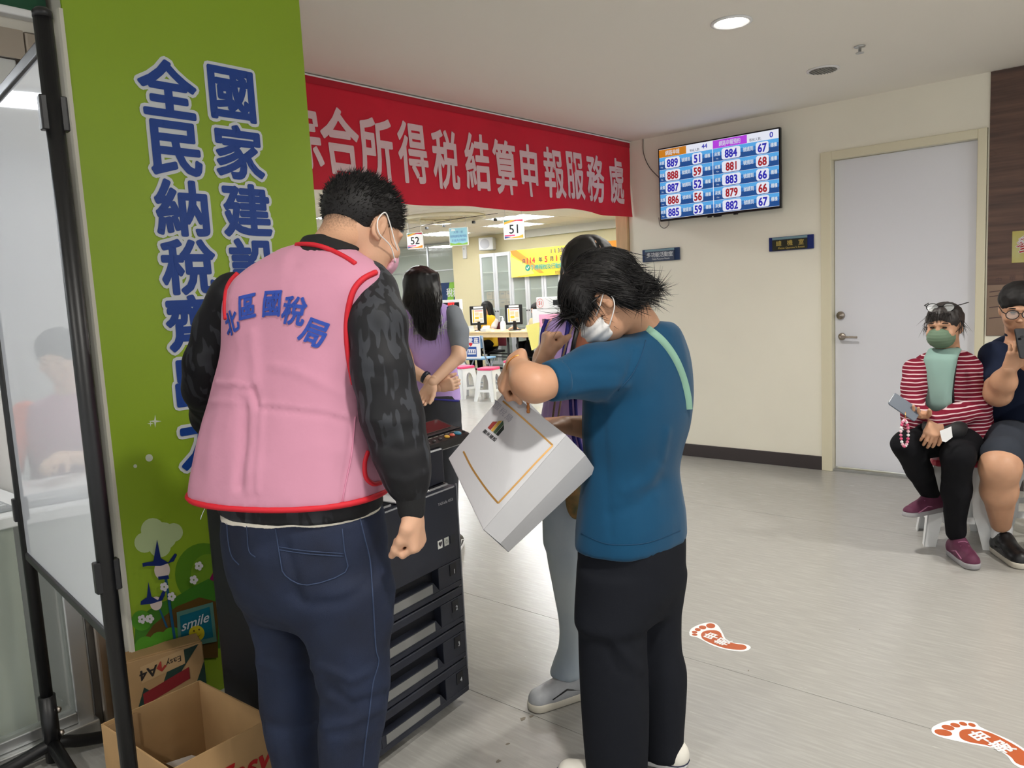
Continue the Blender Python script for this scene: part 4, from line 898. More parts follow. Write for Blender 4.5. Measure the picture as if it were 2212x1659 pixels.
# ================================================================ MAN IN THE PINK VEST (back view)
def fade_mat(hc):
    m = mat('hair_fade', (60, 50, 44), 0.7, bump=0.4, bscale=300); nt = m.node_tree; N, L = nt.nodes, nt.links
    tc = N.new('ShaderNodeTexCoord'); sp = N.new('ShaderNodeSeparateXYZ'); L.new(tc.outputs['Object'], sp.inputs[0]); nz = N.new('ShaderNodeTexNoise'); nz.inputs['Scale'].default_value = 240; L.new(tc.outputs['Object'], nz.inputs['Vector'])
    mr = N.new('ShaderNodeMapRange'); mr.inputs[1].default_value = hc[2]-0.01; mr.inputs[2].default_value = hc[2]+0.07; L.new(sp.outputs[2], mr.inputs[0])
    ad = N.new('ShaderNodeMath'); ad.operation = 'MULTIPLY_ADD'; L.new(nz.outputs[0], ad.inputs[0]); ad.inputs[1].default_value = 0.7; ad.inputs[2].default_value = -0.35; a2 = N.new('ShaderNodeMath'); L.new(ad.outputs[0], a2.inputs[0]); L.new(mr.outputs[0], a2.inputs[1])
    rp = N.new('ShaderNodeValToRGB'); rp.color_ramp.elements[0].color = lin((200, 154, 122)); rp.color_ramp.elements[0].position = 0.1; rp.color_ramp.elements[1].color = lin((34, 30, 29)); rp.color_ramp.elements[1].position = 0.85; L.new(a2.outputs[0], rp.inputs[0]); L.new(rp.outputs[0], N['Principled BSDF'].inputs['Base Color']); return m
def man_pink():
    HD = 20.0; th = 35; sv, fv = hdg(HD+90), hdg(HD); dh = 1.90
    base = PH(655, 1100, dh)*A3(1, 1, 0)
    t = thing('person', base, 'person seen from behind in pink vest over black leaf patterned jacket and jeans', 'person')
    M_vest = mat('vest_pink', (192, 134, 156), 0.75, bump=0.55, bscale=22, var=0.025, vscale=6, sheen=0.1, spec=0.2); M_red = mat('piping_red', (196, 26, 42), 0.65)
    m = mat('jacket_leaf', (24, 24, 27), 0.62, spec=0.3); nt = m.node_tree; N, L = nt.nodes, nt.links; b = N['Principled BSDF']
    tc = N.new('ShaderNodeTexCoord'); mp = N.new('ShaderNodeMapping'); L.new(tc.outputs['Object'], mp.inputs[0]); mp.inputs['Rotation'].default_value = (0.5, 0.3, 0.6); mp.inputs['Scale'].default_value = (14, 3.6, 9)
    vz = N.new('ShaderNodeTexVoronoi'); vz.inputs['Scale'].default_value = 2.2; vz.feature = 'DISTANCE_TO_EDGE'; nz = N.new('ShaderNodeTexNoise'); nz.inputs['Scale'].default_value = 7; L.new(mp.outputs[0], vz.inputs['Vector']); L.new(tc.outputs['Object'], nz.inputs['Vector'])
    def leaf(rot, st, sc, lo, hi):
        mq = N.new('ShaderNodeMapping'); L.new(tc.outputs['Object'], mq.inputs[0]); mq.inputs['Rotation'].default_value = rot; mq.inputs['Scale'].default_value = st
        n_ = N.new('ShaderNodeTexNoise'); n_.inputs['Scale'].default_value = sc; n_.inputs['Detail'].default_value = 1.0; L.new(mq.outputs[0], n_.inputs['Vector'])
        r_ = N.new('ShaderNodeValToRGB'); r_.color_ramp.elements[0].position = lo; r_.color_ramp.elements[1].position = hi; L.new(n_.outputs[0], r_.inputs[0]); return r_
    l1 = leaf((0.0, 0.7, 0.4), (1, 1, 0.2), 46, 0.56, 0.58); l2 = leaf((0.3, -0.9, 0.2), (1, 1, 0.2), 40, 0.58, 0.60)
    ma = N.new('ShaderNodeMath'); ma.operation = 'MAXIMUM'; L.new(l1.outputs[0], ma.inputs[0]); L.new(l2.outputs[0], ma.inputs[1])
    r2 = N.new('ShaderNodeValToRGB'); r2.color_ramp.elements[0].position = 0.40; r2.color_ramp.elements[1].position = 0.50; L.new(nz.outputs[0], r2.inputs[0])
    mu_ = N.new('ShaderNodeMath'); mu_.operation = 'MULTIPLY'; L.new(ma.outputs[0], mu_.inputs[0]); L.new(r2.outputs[0], mu_.inputs[1])
    mx = N.new('ShaderNodeMixRGB'); L.new(mu_.outputs[0], mx.inputs[0]); mx.inputs[1].default_value = lin((25, 25, 28)); mx.inputs[2].default_value = lin((50, 52, 57)); L.new(mx.outputs[0], b.inputs['Base Color'])
    M_jack = m; M_rib = mat('jacket_rib', (18, 18, 20), 0.8, bump=0.4, bscale=60, stretch=(20, 20, 1))
    M_jean = mat('jeans_navy', (22, 34, 60), 0.8, bump=0.35, bscale=500, rgb2=(14, 22, 42), vscale=7); M_thread = mat('jeans_thread', (44, 58, 86), 0.7)
    # vest
    vs = SDF(0.008); R_ = lambda y, a, b_, r, d=dh: ring(y, a, b_, d, th, r)
    rows = [R_(524, 655, 728, 0.62), R_(535, 618, 752, 0.55), R_(551, 580, 774, 0.5), R_(572, 540, 800, 0.48), R_(600, 504, 822, 0.48), R_(640, 488, 826, 0.52), R_(700, 487, 815, 0.55), R_(760, 484, 806, 0.58), R_(830, 468, 800, 0.6), R_(900, 451, 804, 0.62), R_(980, 434, 815, 0.64), R_(1062, 421, 824, 0.66)]
    vs.loft(rows, sv, fv, n=2.25, rnd=0.004)
    # armhole hollow where the right sleeve leaves the vest
    cr = crease([([(545, 720), (552, 800), (548, 870), (545, 930), (540, 1060)], 0.004, 10), ([(528, 870), (526, 960), (520, 1050)], -0.008, 10), ([(566, 872), (563, 960), (560, 1060)], 0.004, 7), ([(470, 826), (505, 828), (540, 835)], 0.006, 4), ([(460, 868), (520, 870), (545, 872), (600, 876), (700, 888), (760, 905)], 0.003, 6), ([(560, 880), (700, 895), (755, 912)], -0.004, 8), ([(545, 840), (552, 872)], -0.012, 8), ([(590, 790), (640, 800), (740, 850)], 0.003, 12), ([(760, 900), (752, 980), (738, 1095)], -0.004, 4), ([(620, 560), (600, 640)], 0.002, 14)])
    ve = cloth('vest', vs, M_vest, t, dsum(wrinkle(0.010, 6, 3, (1, 1, 0.6), 0.002, 24), cr))
    bv = bvh_of(ve)
    c_, a_, b_ = rows[-1]; hem = []
    for k in range(48):
        an = 2*math.pi*k/48; cs, sn = math.cos(an), math.sin(an); n_ = 2.25; q = (abs(cs)**n_+abs(sn)**n_)**(-1/n_)
        hem.append(c_+sv*(a_+0.002)*q*cs+fv*(b_+0.002)*q*sn+A3(0, 0, 0.004))
    MB().tube(hem, 0.0075, 6, closed=True).build('hem_piping', M_red, ve, smooth=True)
    seam('armhole_piping', bv, [(812, 588), (785, 602), (765, 625), (754, 660), (749, 700), (750, 740), (756, 790), (764, 830)], 0.007, M_red, ve)
    seam('armhole_piping', bv, [(514, 590), (498, 608), (489, 630), (486, 665), (488, 690)], 0.006, M_red, ve, 1.9)
    seam('side_seam', bv, [(768, 900), (760, 980), (748, 1040), (738, 1092)], 0.0018, mat('vest_seam', (200, 130, 156), 0.8), ve)
    seam('pocket_piping', bv, [(795, 975), (788, 1000), (790, 1030), (805, 1045), (822, 1043)], 0.006, M_red, ve, 1.84)
    for pts in ([(452, 1046), (444, 1065), (446, 1090), (435, 1115), (433, 1122)], [(547, 1058), (537, 1070), (538, 1075)]):
        MB().tube([PH(x, y, 1.80) for x, y in pts], 0.0008, 5).build('loose_thread', M_whitep, ve, smooth=True)
    M_vtxt = mat('vest_print', (40, 70, 160), 0.7)
    for ch, (x, y), ro, sz in (('北', (500, 697), 25, 0.058), ('區', (535, 662), 8, 0.064), ('國', (588, 656), 0, 0.064), ('稅', (636, 671), -10, 0.068), ('局', (678, 718), -24, 0.066)):
        h = cast(bv, x, y)
        if h is None: continue
        O = h-fv*0.12; mb = MB().text(ch, O, sv, UZ, sz, dil=0.03, rot=math.radians(ro), shear=0.1, sx=0.9); decal('back_lettering', mb, O, bv, fv, M_vtxt, ve, 0.0025)
    # jacket body below the vest and sleeves
    jk = SDF(0.008)
    jk.loft([R_(1000, 470, 800, 0.66), R_(1060, 478, 812, 0.68), R_(1100, 484, 816, 0.70)], sv, fv, rnd=0.006, n=2.3)
    jk.loft([R_(530, 655, 760, 0.7), R_(550, 640, 765, 0.6), R_(580, 560, 800, 0.45)], sv, fv, rnd=0.004, n=2.3)
    q = PH
    ra = [q(800, 632, 1.86), q(814, 700, 1.81), q(826, 800, 1.78), q(846, 895, 1.77), q(866, 975, 1.76), q(880, 1035, 1.76), q(888, 1072, 1.76)]
    jk.chain(ra, [0.066, 0.066, 0.066, 0.067, 0.060, 0.047, 0.026], 0.03)
    la = [q(505, 640, 2.02), q(470, 710, 2.06), q(443, 785, 2.06), q(440, 840, 2.10)]
    jk.chain(la, [0.062, 0.058, 0.052, 0.048], 0.03); jk.chain([q(440, 830, 2.08), q(450, 900, 2.25), q(470, 960, 2.36)], [0.05, 0.046, 0.036], 0.03)
    ja = cloth('jacket', jk, M_jack, t, dsum(wrinkle(0.004, 12, 11, (1, 1, 0.7), 0.0015, 36), crease([([(800, 905), (850, 915), (900, 905)], 0.004, 10), ([(815, 960), (870, 975), (915, 960)], -0.004, 10), ([(845, 1030), (880, 1040), (918, 1020)], 0.004, 7), ([(770, 800), (830, 810)], -0.003, 12)])))
    cu = SDF(0.005); cu.cone(q(886, 1066, 1.76), q(889, 1102, 1.76), 0.0365, 0.0315, 0.01); cu.half(q(889, 1122, 1.76), (0, 0, -1)); cloth('cuff', cu, M_rib, ja)
    cu = SDF(0.006); cu.loft([R_(507, 658, 752, 0.95, 1.92), R_(524, 648, 768, 0.9, 1.91), R_(548, 636, 784, 0.85, 1.90)], sv, fv, rnd=0.006); co_ = cloth('collar', cu, M_rib, ja); b2_ = bvh_of(co_); pn_ = []
    for z_ in smooth_path([A3(640, 529, 0), A3(655, 527, 0), A3(680, 529, 0), A3(705, 536, 0), A3(730, 547, 0), A3(750, 558, 0), A3(768, 570, 0)], 6):
        hh_ = [h_ for h_ in (cast(bv, z_[0], z_[1]), cast(b2_, z_[0], z_[1])) if h_ is not None]
        if hh_: pn_.append(min(hh_, key=lambda h_: np.linalg.norm(h_-CC))-unit(ray(z_[0], z_[1]))*0.002)
    MB().tube(pn_, 0.006, 6).build('neck_piping', M_red, ve, smooth=True)
    wh = SDF(0.007); wh.loft([R_(1085, 487, 812, 0.69), R_(1116, 488, 812, 0.70)], sv, fv, rnd=0.004, n=2.3); cloth('shirt_hem', wh, mat('shirt_white', (214, 208, 194), 0.8, bump=0.5, bscale=40, stretch=(16, 16, 1)), t)
    # jeans
    je = SDF(0.008); J = lambda y, a, b_, d, r: ring(y, a, b_, d, th, r)
    je.loft([J(1100, 489, 818, 1.90, 0.70), J(1150, 491, 826, 1.90, 0.72), J(1220, 502, 832, 1.90, 0.72), J(1290, 524, 838, 1.90, 0.66), J(1340, 560, 820, 1.90, 0.5)], sv, fv, n=2.3, k=0.03)
    je.loft([J(1240, 512, 650, 1.97, 1.0), J(1300, 532, 655, 1.97, 1.0), J(1350, 545, 664, 1.97, 1.0), J(1400, 557, 674, 1.97, 1.0), J(1450, 562, 682, 1.97, 1.0), J(1500, 565, 688, 1.97, 1.0), J(1560, 573, 690, 1.97, 1.0), J(1640, 590, 692, 1.97, 1.0), J(1760, 606, 698, 1.97, 1.0), J(1950, 622, 706, 1.97, 1.0), J(2060, 628, 712, 1.97, 1.0)], sv, fv, n=2.1, k=0.03)
    je.loft([J(1240, 630, 836, 1.84, 0.85), J(1300, 645, 839, 1.84, 0.9), J(1350, 660, 841, 1.84, 0.95), J(1400, 672, 842, 1.84, 1.0), J(1450, 683, 842, 1.84, 1.0), J(1500, 694, 836, 1.84, 1.0), J(1560, 692, 827, 1.84, 1.0), J(1640, 690, 818, 1.84, 1.0), J(1760, 694, 812, 1.84, 1.0), J(1950, 704, 806, 1.84, 1.0), J(2100, 712, 804, 1.84, 1.0)], sv, fv, n=2.1, k=0.03)
    jeo = cloth('jeans', je, M_jean, t, dsum(wrinkle(0.007, 7, 21, (0.7, 0.7, 1.3), 0.002, 26), crease([([(630, 1280), (670, 1310), (740, 1300), (800, 1260)], -0.006, 12), ([(690, 1440), (760, 1470), (800, 1450)], 0.006, 10), ([(700, 1480), (760, 1520), (830, 1500)], -0.007, 12), ([(700, 1570), (760, 1560), (820, 1530)], 0.006, 10), ([(565, 1430), (620, 1450), (675, 1440)], 0.005, 12), ([(570, 1560), (630, 1575), (680, 1560)], -0.005, 12), ([(648, 1300), (640, 1250), (620, 1180)], -0.006, 10)])))
    jb = bvh_of(jeo)
    pk = [(592, 1120), (598, 1160), (606, 1210), (616, 1243), (664, 1264), (746, 1236), (744, 1190), (737, 1120)]
    seam('pocket_stitching', jb, pk, 0.0016, M_thread, jeo, n=3); seam('pocket_stitching', jb, [(600, 1181), (660, 1190), (742, 1196)], 0.0014, M_thread, jeo); seam('pocket_stitching', jb, [(603, 1188), (660, 1196), (742, 1202)], 0.0014, M_thread, jeo)
    seam('pocket_edge', jb, [(592, 1128), (660, 1132), (736, 1120)], 0.0025, M_jean, jeo)
    seam('side_seam', jb, [(776, 1112), (790, 1170), (800, 1215), (806, 1300), (812, 1400), (818, 1430), (806, 1475), (798, 1540), (790, 1600), (784, 1655)], 0.0018, M_thread, jeo); seam('side_seam', jb, [(490, 1110), (492, 1160), (500, 1200), (516, 1220)], 0.0016, M_thread, jeo); seam('side_seam', jb, [(532, 1110), (534, 1150), (538, 1190), (552, 1204)], 0.0014, M_thread, jeo)
    for a_, b2 in ((q(640, 2080, 1.98), 1), (q(760, 2120, 1.85), 1)):
        a_ = a_.copy(); a_[2] = 0.0; sh = SDF(0.006); sh.cone(a_-fv*0.02+A3(0, 0, 0.045), a_+fv*0.16+A3(0, 0, 0.035), 0.042, 0.038, 0.02); sh.cone(a_+A3(0, 0, 0.05), a_+A3(0, 0, 0.10), 0.042, 0.04, 0.03); sh.half((0, 0, 0.004), (0, 0, -1)); cloth('shoe', sh, M_black, t)
    # body: head, neck, right hand in one skin surface
    bo = SDF(0.0045); hf = unit(hdg(46)*math.cos(math.radians(28))-A3(0, 0, 1)*math.sin(math.radians(28))); hc = q(785, 500, 1.95)
    g, r_, f_, u_ = head(bo, hc, hf, A3(0, 0, 1)+fv*0.2, 1.03)
    bo.chain([q(706, 590, 1.92), q(760, 625, 1.90), ra[0], ra[2], ra[4], q(888, 1085, 1.76)], [0.05, 0.05, 0.045, 0.04, 0.034, 0.024], 0.02); bo.chain([q(706, 590, 1.92), q(722, 545, 1.92), g(0, -0.044, -0.030)], [0.062, 0.056, 0.056], 0.02)
    hn = SDF(0.003); wr = q(890, 1106, 1.76)
    hand(hn, wr, unit(A3(0, 0, -1)+hdg(60)*0.10), unit(hdg(-75)), left=False, scale=0.97, curls=[(62, 80, 45), (66, 85, 50), (70, 85, 50), (74, 85, 50)], thumb=(8, 20), k=0.006, thumb_in=0.3)
    hn.cone(q(889, 1085, 1.76), wr, 0.026, 0.026, 0.01); wl_ = q(474, 966, 2.38); hand(hn, wl_, unit(q(490, 975, 2.50)-wl_), A3(0, 0, -1), left=True, scale=0.97); bo.chain([q(706, 590, 1.92), q(520, 640, 2.0), la[1], la[3], q(450, 900, 2.25), wl_], [0.05, 0.045, 0.04, 0.036, 0.032, 0.026], 0.02)
    cloth('body', bo, M_skin, t, None, 1, [hn])
    # short hair
    hs = SDF(0.0045); R_h = np.array([r_, f_, u_]).T
    hs.ell(g(0, -0.018, 0.038), np.array([0.086, 0.104, 0.092]), R_h, 0.0); hs.half(g(0, 0.0, -0.004), unit(-u_*0.85+f_*0.45)); hs.ell(g(0, 0.06, -0.045), (0.09, 0.09, 0.085), R_h, 0.01, 's')
    for s_ in (-1, 1): hs.ell(g(0.088*s_, -0.002, -0.012), (0.024, 0.034, 0.044), R_h, 0.01, 's')
    ho = cloth('hair', hs, M_hair, t)
    fd = SDF(0.0045); fd.ell(g(0, -0.017, 0.030), np.array([0.0785, 0.0975, 0.086]), R_h, 0.0); nk_ = g(0, -0.044, -0.030); fd.cone(nk_, nk_+(q(722, 545, 1.92)-nk_)*0.40, 0.0578, 0.0578, 0.012); fd.half(g(0, 0.0, -0.078), unit(-u_*0.95+f_*0.45)); fd.ell(g(0, 0.07, -0.05), (0.09, 0.085, 0.085), R_h, 0.01, 's')
    for s_ in (-1, 1): fd.ell(g(0.085*s_, 0.0, -0.012), (0.020, 0.026, 0.036), R_h, 0.008, 's')
    cloth('hair_fade', fd, fade_mat(hc), t)
    rg = np.random.default_rng(4); rt, dr, ln = [], [], []
    V = np.array([v.co for v in ho.data.vertices]); Nn = np.array([v.normal for v in ho.data.vertices]); sel = rg.choice(len(V), 3800)
    for i in sel:
        w = (V[i]-g(0, 0, 0))@u_
        if w < -0.02: continue
        rt.append(V[i]-Nn[i]*0.003); dr.append(Nn[i]*0.9+f_*0.5+u_*0.35+rg.normal(size=3)*0.22); ln.append(0.009+0.018*max(0, min(1, (w-0.0)/0.09))*rg.uniform(0.5, 1.1))
    strands('hair_spikes', rt, dr, ln, M_hair, ho, n=3, r=0.0011, curlv=0.25)
    # mask loop round the right ear
    M_mask = mat('mask_white', (222, 220, 218), 0.7)
    MB().tube(smooth_path([g(0.060, 0.072, -0.056), g(0.078, 0.035, -0.035), g(0.088, -0.010, -0.028), g(0.092, -0.026, -0.004), g(0.088, -0.012, 0.026), g(0.080, 0.012, 0.016), g(0.075, 0.045, -0.018), g(0.058, 0.078, -0.034)], 6), 0.0016, 6).build('mask_loop', M_mask, t, smooth=True)
    mk = SDF(0.004); mk.ell(g(0, 0.040, -0.045), (0.069, 0.070, 0.052), R_h, 0.01); mk.half(g(0, 0.066, 0), -f_); cloth('face_mask', mk, mat('mask_pink', (226, 170, 190), 0.7), t)
    return t
man_pink()
# ================================================================ WOMAN IN THE BLUE SHIRT
def bob_strands(g, r_, f_, u_, ho, n, seed, parent, L=(0.05, 0.13), flare=None):
    rg = np.random.default_rng(seed); V = np.array([v.co for v in ho.data.vertices]); Nn = np.array([v.normal for v in ho.data.vertices]); rt, dr, ln = [], [], []
    for i in rg.choice(len(V), n):
        rad = V[i]-g(0, 0, 0.03); fr = rad@f_; tang = A3(0, 0, -1)*0.6+(-f_*0.8 if fr < 0.03 else f_*0.45); tang = tang-Nn[i]*(tang@Nn[i])
        rt.append(V[i]+Nn[i]*0.0005); dr.append(unit(tang)+Nn[i]*(0.02 if rad[2] > 0.02 else 0.05)+rg.normal(size=3)*0.06); ln.append(rg.uniform(*L)*(0.8 if rad@A3(0, 0, 1) > 0.03 else 1.0))
    strands('hair_locks', rt, dr, ln, M_hair, ho, n=6, r=0.0014, droop=0.02, curlv=0.16, seed=seed, wrap=(g(0, -0.01, 0.03), 0.095))
def woman_blue():
    HD = -50.0; th = -59; sv, fv = hdg(HD+90), hdg(HD); q = PH
    base = onz(1385, 1665)*A3(1, 1, 0); t = thing('person', base, 'person in teal blue shirt and black trousers bending over a white paper bag', 'person')
    M_sh = mat('shirt_teal', (18, 66, 97), 0.78, bump=0.45, bscale=20, sheen=0.1, spec=0.15); M_pt = mat('trousers_black', (24, 26, 32), 0.85, bump=0.15, bscale=400, spec=0.15)
    R_ = lambda y, a, b, r=0.74, d=2.2: ring(y, a, b, d, th, r)
    s = SDF(0.008)
    s.loft([R_(697, 1372, 1452, 0.8), R_(712, 1335, 1466, 0.72), R_(735, 1305, 1476, 0.68), R_(770, 1285, 1486, 0.68), R_(815, 1272, 1492, 0.7), R_(870, 1266, 1493), R_(930, 1264, 1485), R_(985, 1268, 1470), R_(1025, 1263, 1463), R_(1065, 1258, 1468), R_(1115, 1252, 1477), R_(1168, 1250, 1479)], sv, fv, n=2.2, rnd=0.004, k=0.03)
    sh, el = q(1338, 790, 2.08), q(1146, 834, 1.92)
    e1 = sh+(el-sh)*0.66
    s.chain([sh, sh+(el-sh)*0.3, e1], [0.070, 0.064, 0.053], 0.05)
    s.half(e1+(el-sh)*0.01, el-sh) if False else None
    so_ = cloth('shirt', s, M_sh, t, dsum(wrinkle(0.008, 6, 31, (1, 1, 0.5), 0.002, 22), crease([([(1330, 800), (1260, 800), (1200, 795)], -0.004, 12), ([(1350, 830), (1280, 840), (1220, 850)], 0.005, 10), ([(1420, 1010), (1400, 1040), (1350, 1060)], 0.006, 14), ([(1430, 1040), (1380, 1090), (1320, 1110)], -0.005, 14), ([(1300, 870), (1310, 1000), (1320, 1160)], -0.003, 8), ([(1440, 930), (1432, 990)], 0.005, 8), ([(1280, 900), (1285, 1000)], 0.004, 8), ([(1370, 760), (1355, 810), (1320, 860)], -0.004, 5)])))
    dv = unit(el-sh); bvs = bvh_of(so_)
    cu = SDF(0.006); cu.cone(e1+dv*0.012, e1+dv*0.040, 0.0555, 0.052, 0.0); cu.half(e1+dv*0.046, dv); cu.half(e1+dv*0.006, -dv); cloth('sleeve_cuff', cu, M_sh, so_)
    seam('shoulder_seam', bvs, [(1395, 735), (1385, 770), (1365, 810), (1335, 845)], 0.0015, mat('seam_teal', (14, 60, 92), 0.8), so_)
    seam('hem_stitching', bvs, [(1255, 1152), (1300, 1172), (1340, 1177), (1400, 1172), (1470, 1146)], 0.0012, mat('seam_teal', (14, 60, 92), 0.8), so_)
    # bag strap across the back
    sp_ = surf_path(bvs, [(1368, 698), (1400, 715), (1430, 740), (1455, 775), (1472, 815), (1482, 855), (1485, 885)], None, 0.003, 8)
    if len(sp_) > 3:
        mb = MB(); wd_ = [unit(np.cross(sp_[min(i+1, len(sp_)-1)]-sp_[max(i-1, 0)], CC-sp_[i])) for i in range(len(sp_))]; n_ = len(sp_)
        V_ = [p+w*0.014 for p, w in zip(sp_, wd_)]+[p-w*0.014 for p, w in zip(sp_, wd_)]
        tw_ = [unit(CC-p)*0.003 for p in sp_]; V_ = V_+[v+tw_[i % n_] for i, v in enumerate(V_)]
        fs = []
        for i in range(n_-1): fs += [(2*n_+i, 2*n_+i+1, 3*n_+i+1, 3*n_+i), (i, n_+i, n_+i+1, i+1), (i, i+1, 2*n_+i+1, 2*n_+i), (n_+i, 3*n_+i, 3*n_+i+1, n_+i+1)]
        o = mb.add(V_, fs).build('bag_strap', mat('strap_mint', (128, 166, 146), 0.7), t, smooth=True)
    # trousers
    p = SDF(0.008); J = lambda y, a, b, d, r: ring(y, a, b, d, th, r)
    p.loft([J(1148, 1255, 1474, 2.2, 0.8), J(1200, 1256, 1474, 2.2, 0.85), J(1260, 1254, 1472, 2.2, 0.8), J(1320, 1256, 1466, 2.2, 0.55)], sv, fv, k=0.06)
    p.loft([J(1230, 1255, 1400, 2.13, 1.0), J(1300, 1252, 1395, 2.13, 1.0), J(1400, 1252, 1394, 2.13, 1.0), J(1500, 1256, 1398, 2.13, 1.0), J(1600, 1263, 1398, 2.13, 1.0), J(1655, 1268, 1396, 2.13, 1.0), J(1690, 1270, 1396, 2.13, 1.0)], sv, fv, n=2.1, k=0.03)
    p.loft([J(1230, 1352, 1474, 2.22, 1.0), J(1300, 1360, 1470, 2.22, 1.0), J(1400, 1370, 1470, 2.22, 1.0), J(1450, 1378, 1481, 2.22, 1.0), J(1520, 1384, 1480, 2.22, 1.0), J(1600, 1390, 1476, 2.22, 1.0), J(1634, 1392, 1476, 2.22, 1.0)], sv, fv, n=2.1, k=0.03)
    cloth('trousers', p, M_pt, t, dsum(wrinkle(0.005, 6, 33, (1, 1, 0.3), 0.0, 30), crease([([(1330, 1390), (1360, 1430), (1385, 1450)], 0.006, 10), ([(1310, 1400), (1335, 1450)], -0.005, 12)])))
    # shoes: white slip-ons with dark line
    for xy_, dd_, hh_ in (((1333, 1690), 2.13, -75), ((1438, 1634), 2.22, -62)):
        a = PH(*xy_, dd_)*A3(1, 1, 0); d = hdg(hh_); a = a-d*0.03; b = a+d*0.17
        so2 = SDF(0.005); so2.cone(a+A3(0, 0, 0.03), b+A3(0, 0, 0.03), 0.040, 0.042, 0.02); so2.half((0, 0, 0.002), (0, 0, -1)); so2.half((0, 0, 0.026), (0, 0, 1)); sho = cloth('shoe', so2, M_white, t, None, 0)
        up = SDF(0.005); up.cone(a+A3(0, 0, 0.035), b+A3(0, 0, 0.028), 0.038, 0.037, 0.02); up.cone(a+A3(0, 0, 0.05), a+d*0.04+A3(0, 0, 0.06), 0.038, 0.034, 0.02); up.half((0, 0, 0.022), (0, 0, -1)); up.half((0, 0, 0.082), (0, 0, 1)); cloth('shoe_upper', up, mat('shoe_cream', (214, 210, 200), 0.7), sho)
        n3 = np.cross(d, [0, 0, 1]); pth = [a-d*0.041*math.cos(w)+n3*0.041*math.sin(w)+A3(0, 0, 0.027) for w in np.linspace(-1.57, 1.57, 8)]+[b+d*0.043*math.cos(w)-n3*0.043*math.sin(w)+A3(0, 0, 0.027) for w in np.linspace(-1.57, 1.57, 8)]
        MB().tube(pth, 0.0022, 6, closed=True).build('sole_line', mat('sole_navy', (30, 34, 60), 0.5), sho, smooth=True)
        an = SDF(0.005); an.cone(a+d*0.015+A3(0, 0, 0.05), a+d*0.02+A3(0, 0, 0.16), 0.034, 0.036, 0.0); cloth('sock', an, mat('sock_cream', (216, 204, 180), 0.8), sho)
    # body: head, neck, arms, hands
    bo = SDF(0.0045); hf = unit(hdg(-82)*math.cos(math.radians(38))-A3(0, 0, 1)*math.sin(math.radians(38))); hc = q(1302, 642, 2.10)
    g, r_, f_, u_ = head(bo, hc, hf, A3(0, 0, 1)+hdg(-80)*0.6, 0.97)
    bo.chain([q(1400, 738, 2.19), q(1382, 708, 2.17), g(0, -0.045, -0.035)], [0.048, 0.050, 0.052], 0.03)
    wr = q(1116, 784, 2.02)
    bo.chain([sh+(el-sh)*0.45, el-(el-sh)*0.05, el+(wr-el)*0.25, wr], [0.047, 0.040, 0.038, 0.027], 0.03)
    hn = SDF(0.003); hand(hn, wr+(wr-el)*0.02, unit(q(1090, 826, 2.04)-wr), unit(hdg(80)-A3(0, 0, 0.2)), left=True, scale=0.92, curls=[(55, 70, 40), (60, 75, 40), (62, 78, 40), (66, 80, 40)], thumb=(20, 25), thumb_in=0.3); hn.cone(wr-(wr-el)*0.2, wr, 0.030, 0.028, 0.01)
    # right forearm reaching to the bag
    wr2 = q(1222, 918, 2.27); bo.chain([q(1396, 745, 2.19), q(1388, 800, 2.25), q(1340, 860, 2.30), q(1290, 925, 2.30), wr2], [0.045, 0.045, 0.045, 0.040, 0.027], 0.03); bo.chain([q(1396, 745, 2.19), sh, sh+(el-sh)*0.45], [0.045, 0.045, 0.045], 0.03)
    h2 = SDF(0.003); hand(h2, wr2, unit(q(1172, 916, 2.22)-wr2), unit(A3(0, 0, -1)+hdg(0)*0.3), left=False, scale=0.9, curl=(22, 30, 20), thumb=(25, 15)); h2.cone(q(1240, 920, 2.28), wr2, 0.029, 0.027, 0.01)
    cloth('body', bo, M_skin2, t, None, 1, [hn, h2])
    MB().tube([wr+0.031*(unit(np.cross(wr-el, [0, 0, 1]))*math.cos(w)+unit(np.cross(np.cross(wr-el, [0, 0, 1]), wr-el))*math.sin(w))-(wr-el)*0.12 for w in np.linspace(0, 6.28, 25)[:-1]], 0.0022, 6, closed=True).build('bracelet', mat('gold', (210, 150, 80), 0.3, metal=1.0), t, smooth=True)
    # hair: layered bob flaring at the nape
    hs = SDF(0.005); Rh = np.array([r_, f_, u_]).T
    hs.ell(g(0, -0.014, 0.038), (0.087, 0.101, 0.086), Rh, 0.0)
    hs.cone(g(0, -0.075, 0.02), g(0, -0.100, -0.035), 0.062, 0.040, 0.03, flat=f_, fs=0.8); hs.cone(g(0, 0.040, 0.065), g(0.0, 0.082, 0.045), 0.042, 0.022, 0.03)
    for s_ in (-1, 1): hs.cone(g(0.060*s_, -0.03, 0.02), g(0.066*s_, -0.055, -0.045), 0.040, 0.026, 0.02); hs.cone(g(0.055*s_, 0.05, 0.05), g(0.070*s_, 0.058, 0.005), 0.030, 0.014, 0.02)
    hs.ell(g(0, 0.085, -0.05), (0.062, 0.055, 0.075), Rh, 0.01, 's'); hs.ell(g(-0.085, 0.005, -0.010), (0.022, 0.020, 0.030), Rh, 0.008, 's')
    ho = cloth('hair', hs, M_hair, t, lambda V, N: 0.002*vnoise(V, 60, 3))
    bob_strands(g, r_, f_, u_, ho, 3200, 8, t, (0.03, 0.10))
    rg = np.random.default_rng(12); rt, dr, ln = [], [], []
    for k in range(150):
        rt.append(g(rg.uniform(-0.07, 0.03), -0.10+rg.normal()*0.012, rg.uniform(-0.045, 0.05))); dr.append(unit(CR*1.0+A3(0, 0, rg.uniform(-0.7, -0.05))-f_*0.25+rg.normal(size=3)*0.15)); ln.append(rg.uniform(0.03, 0.075))
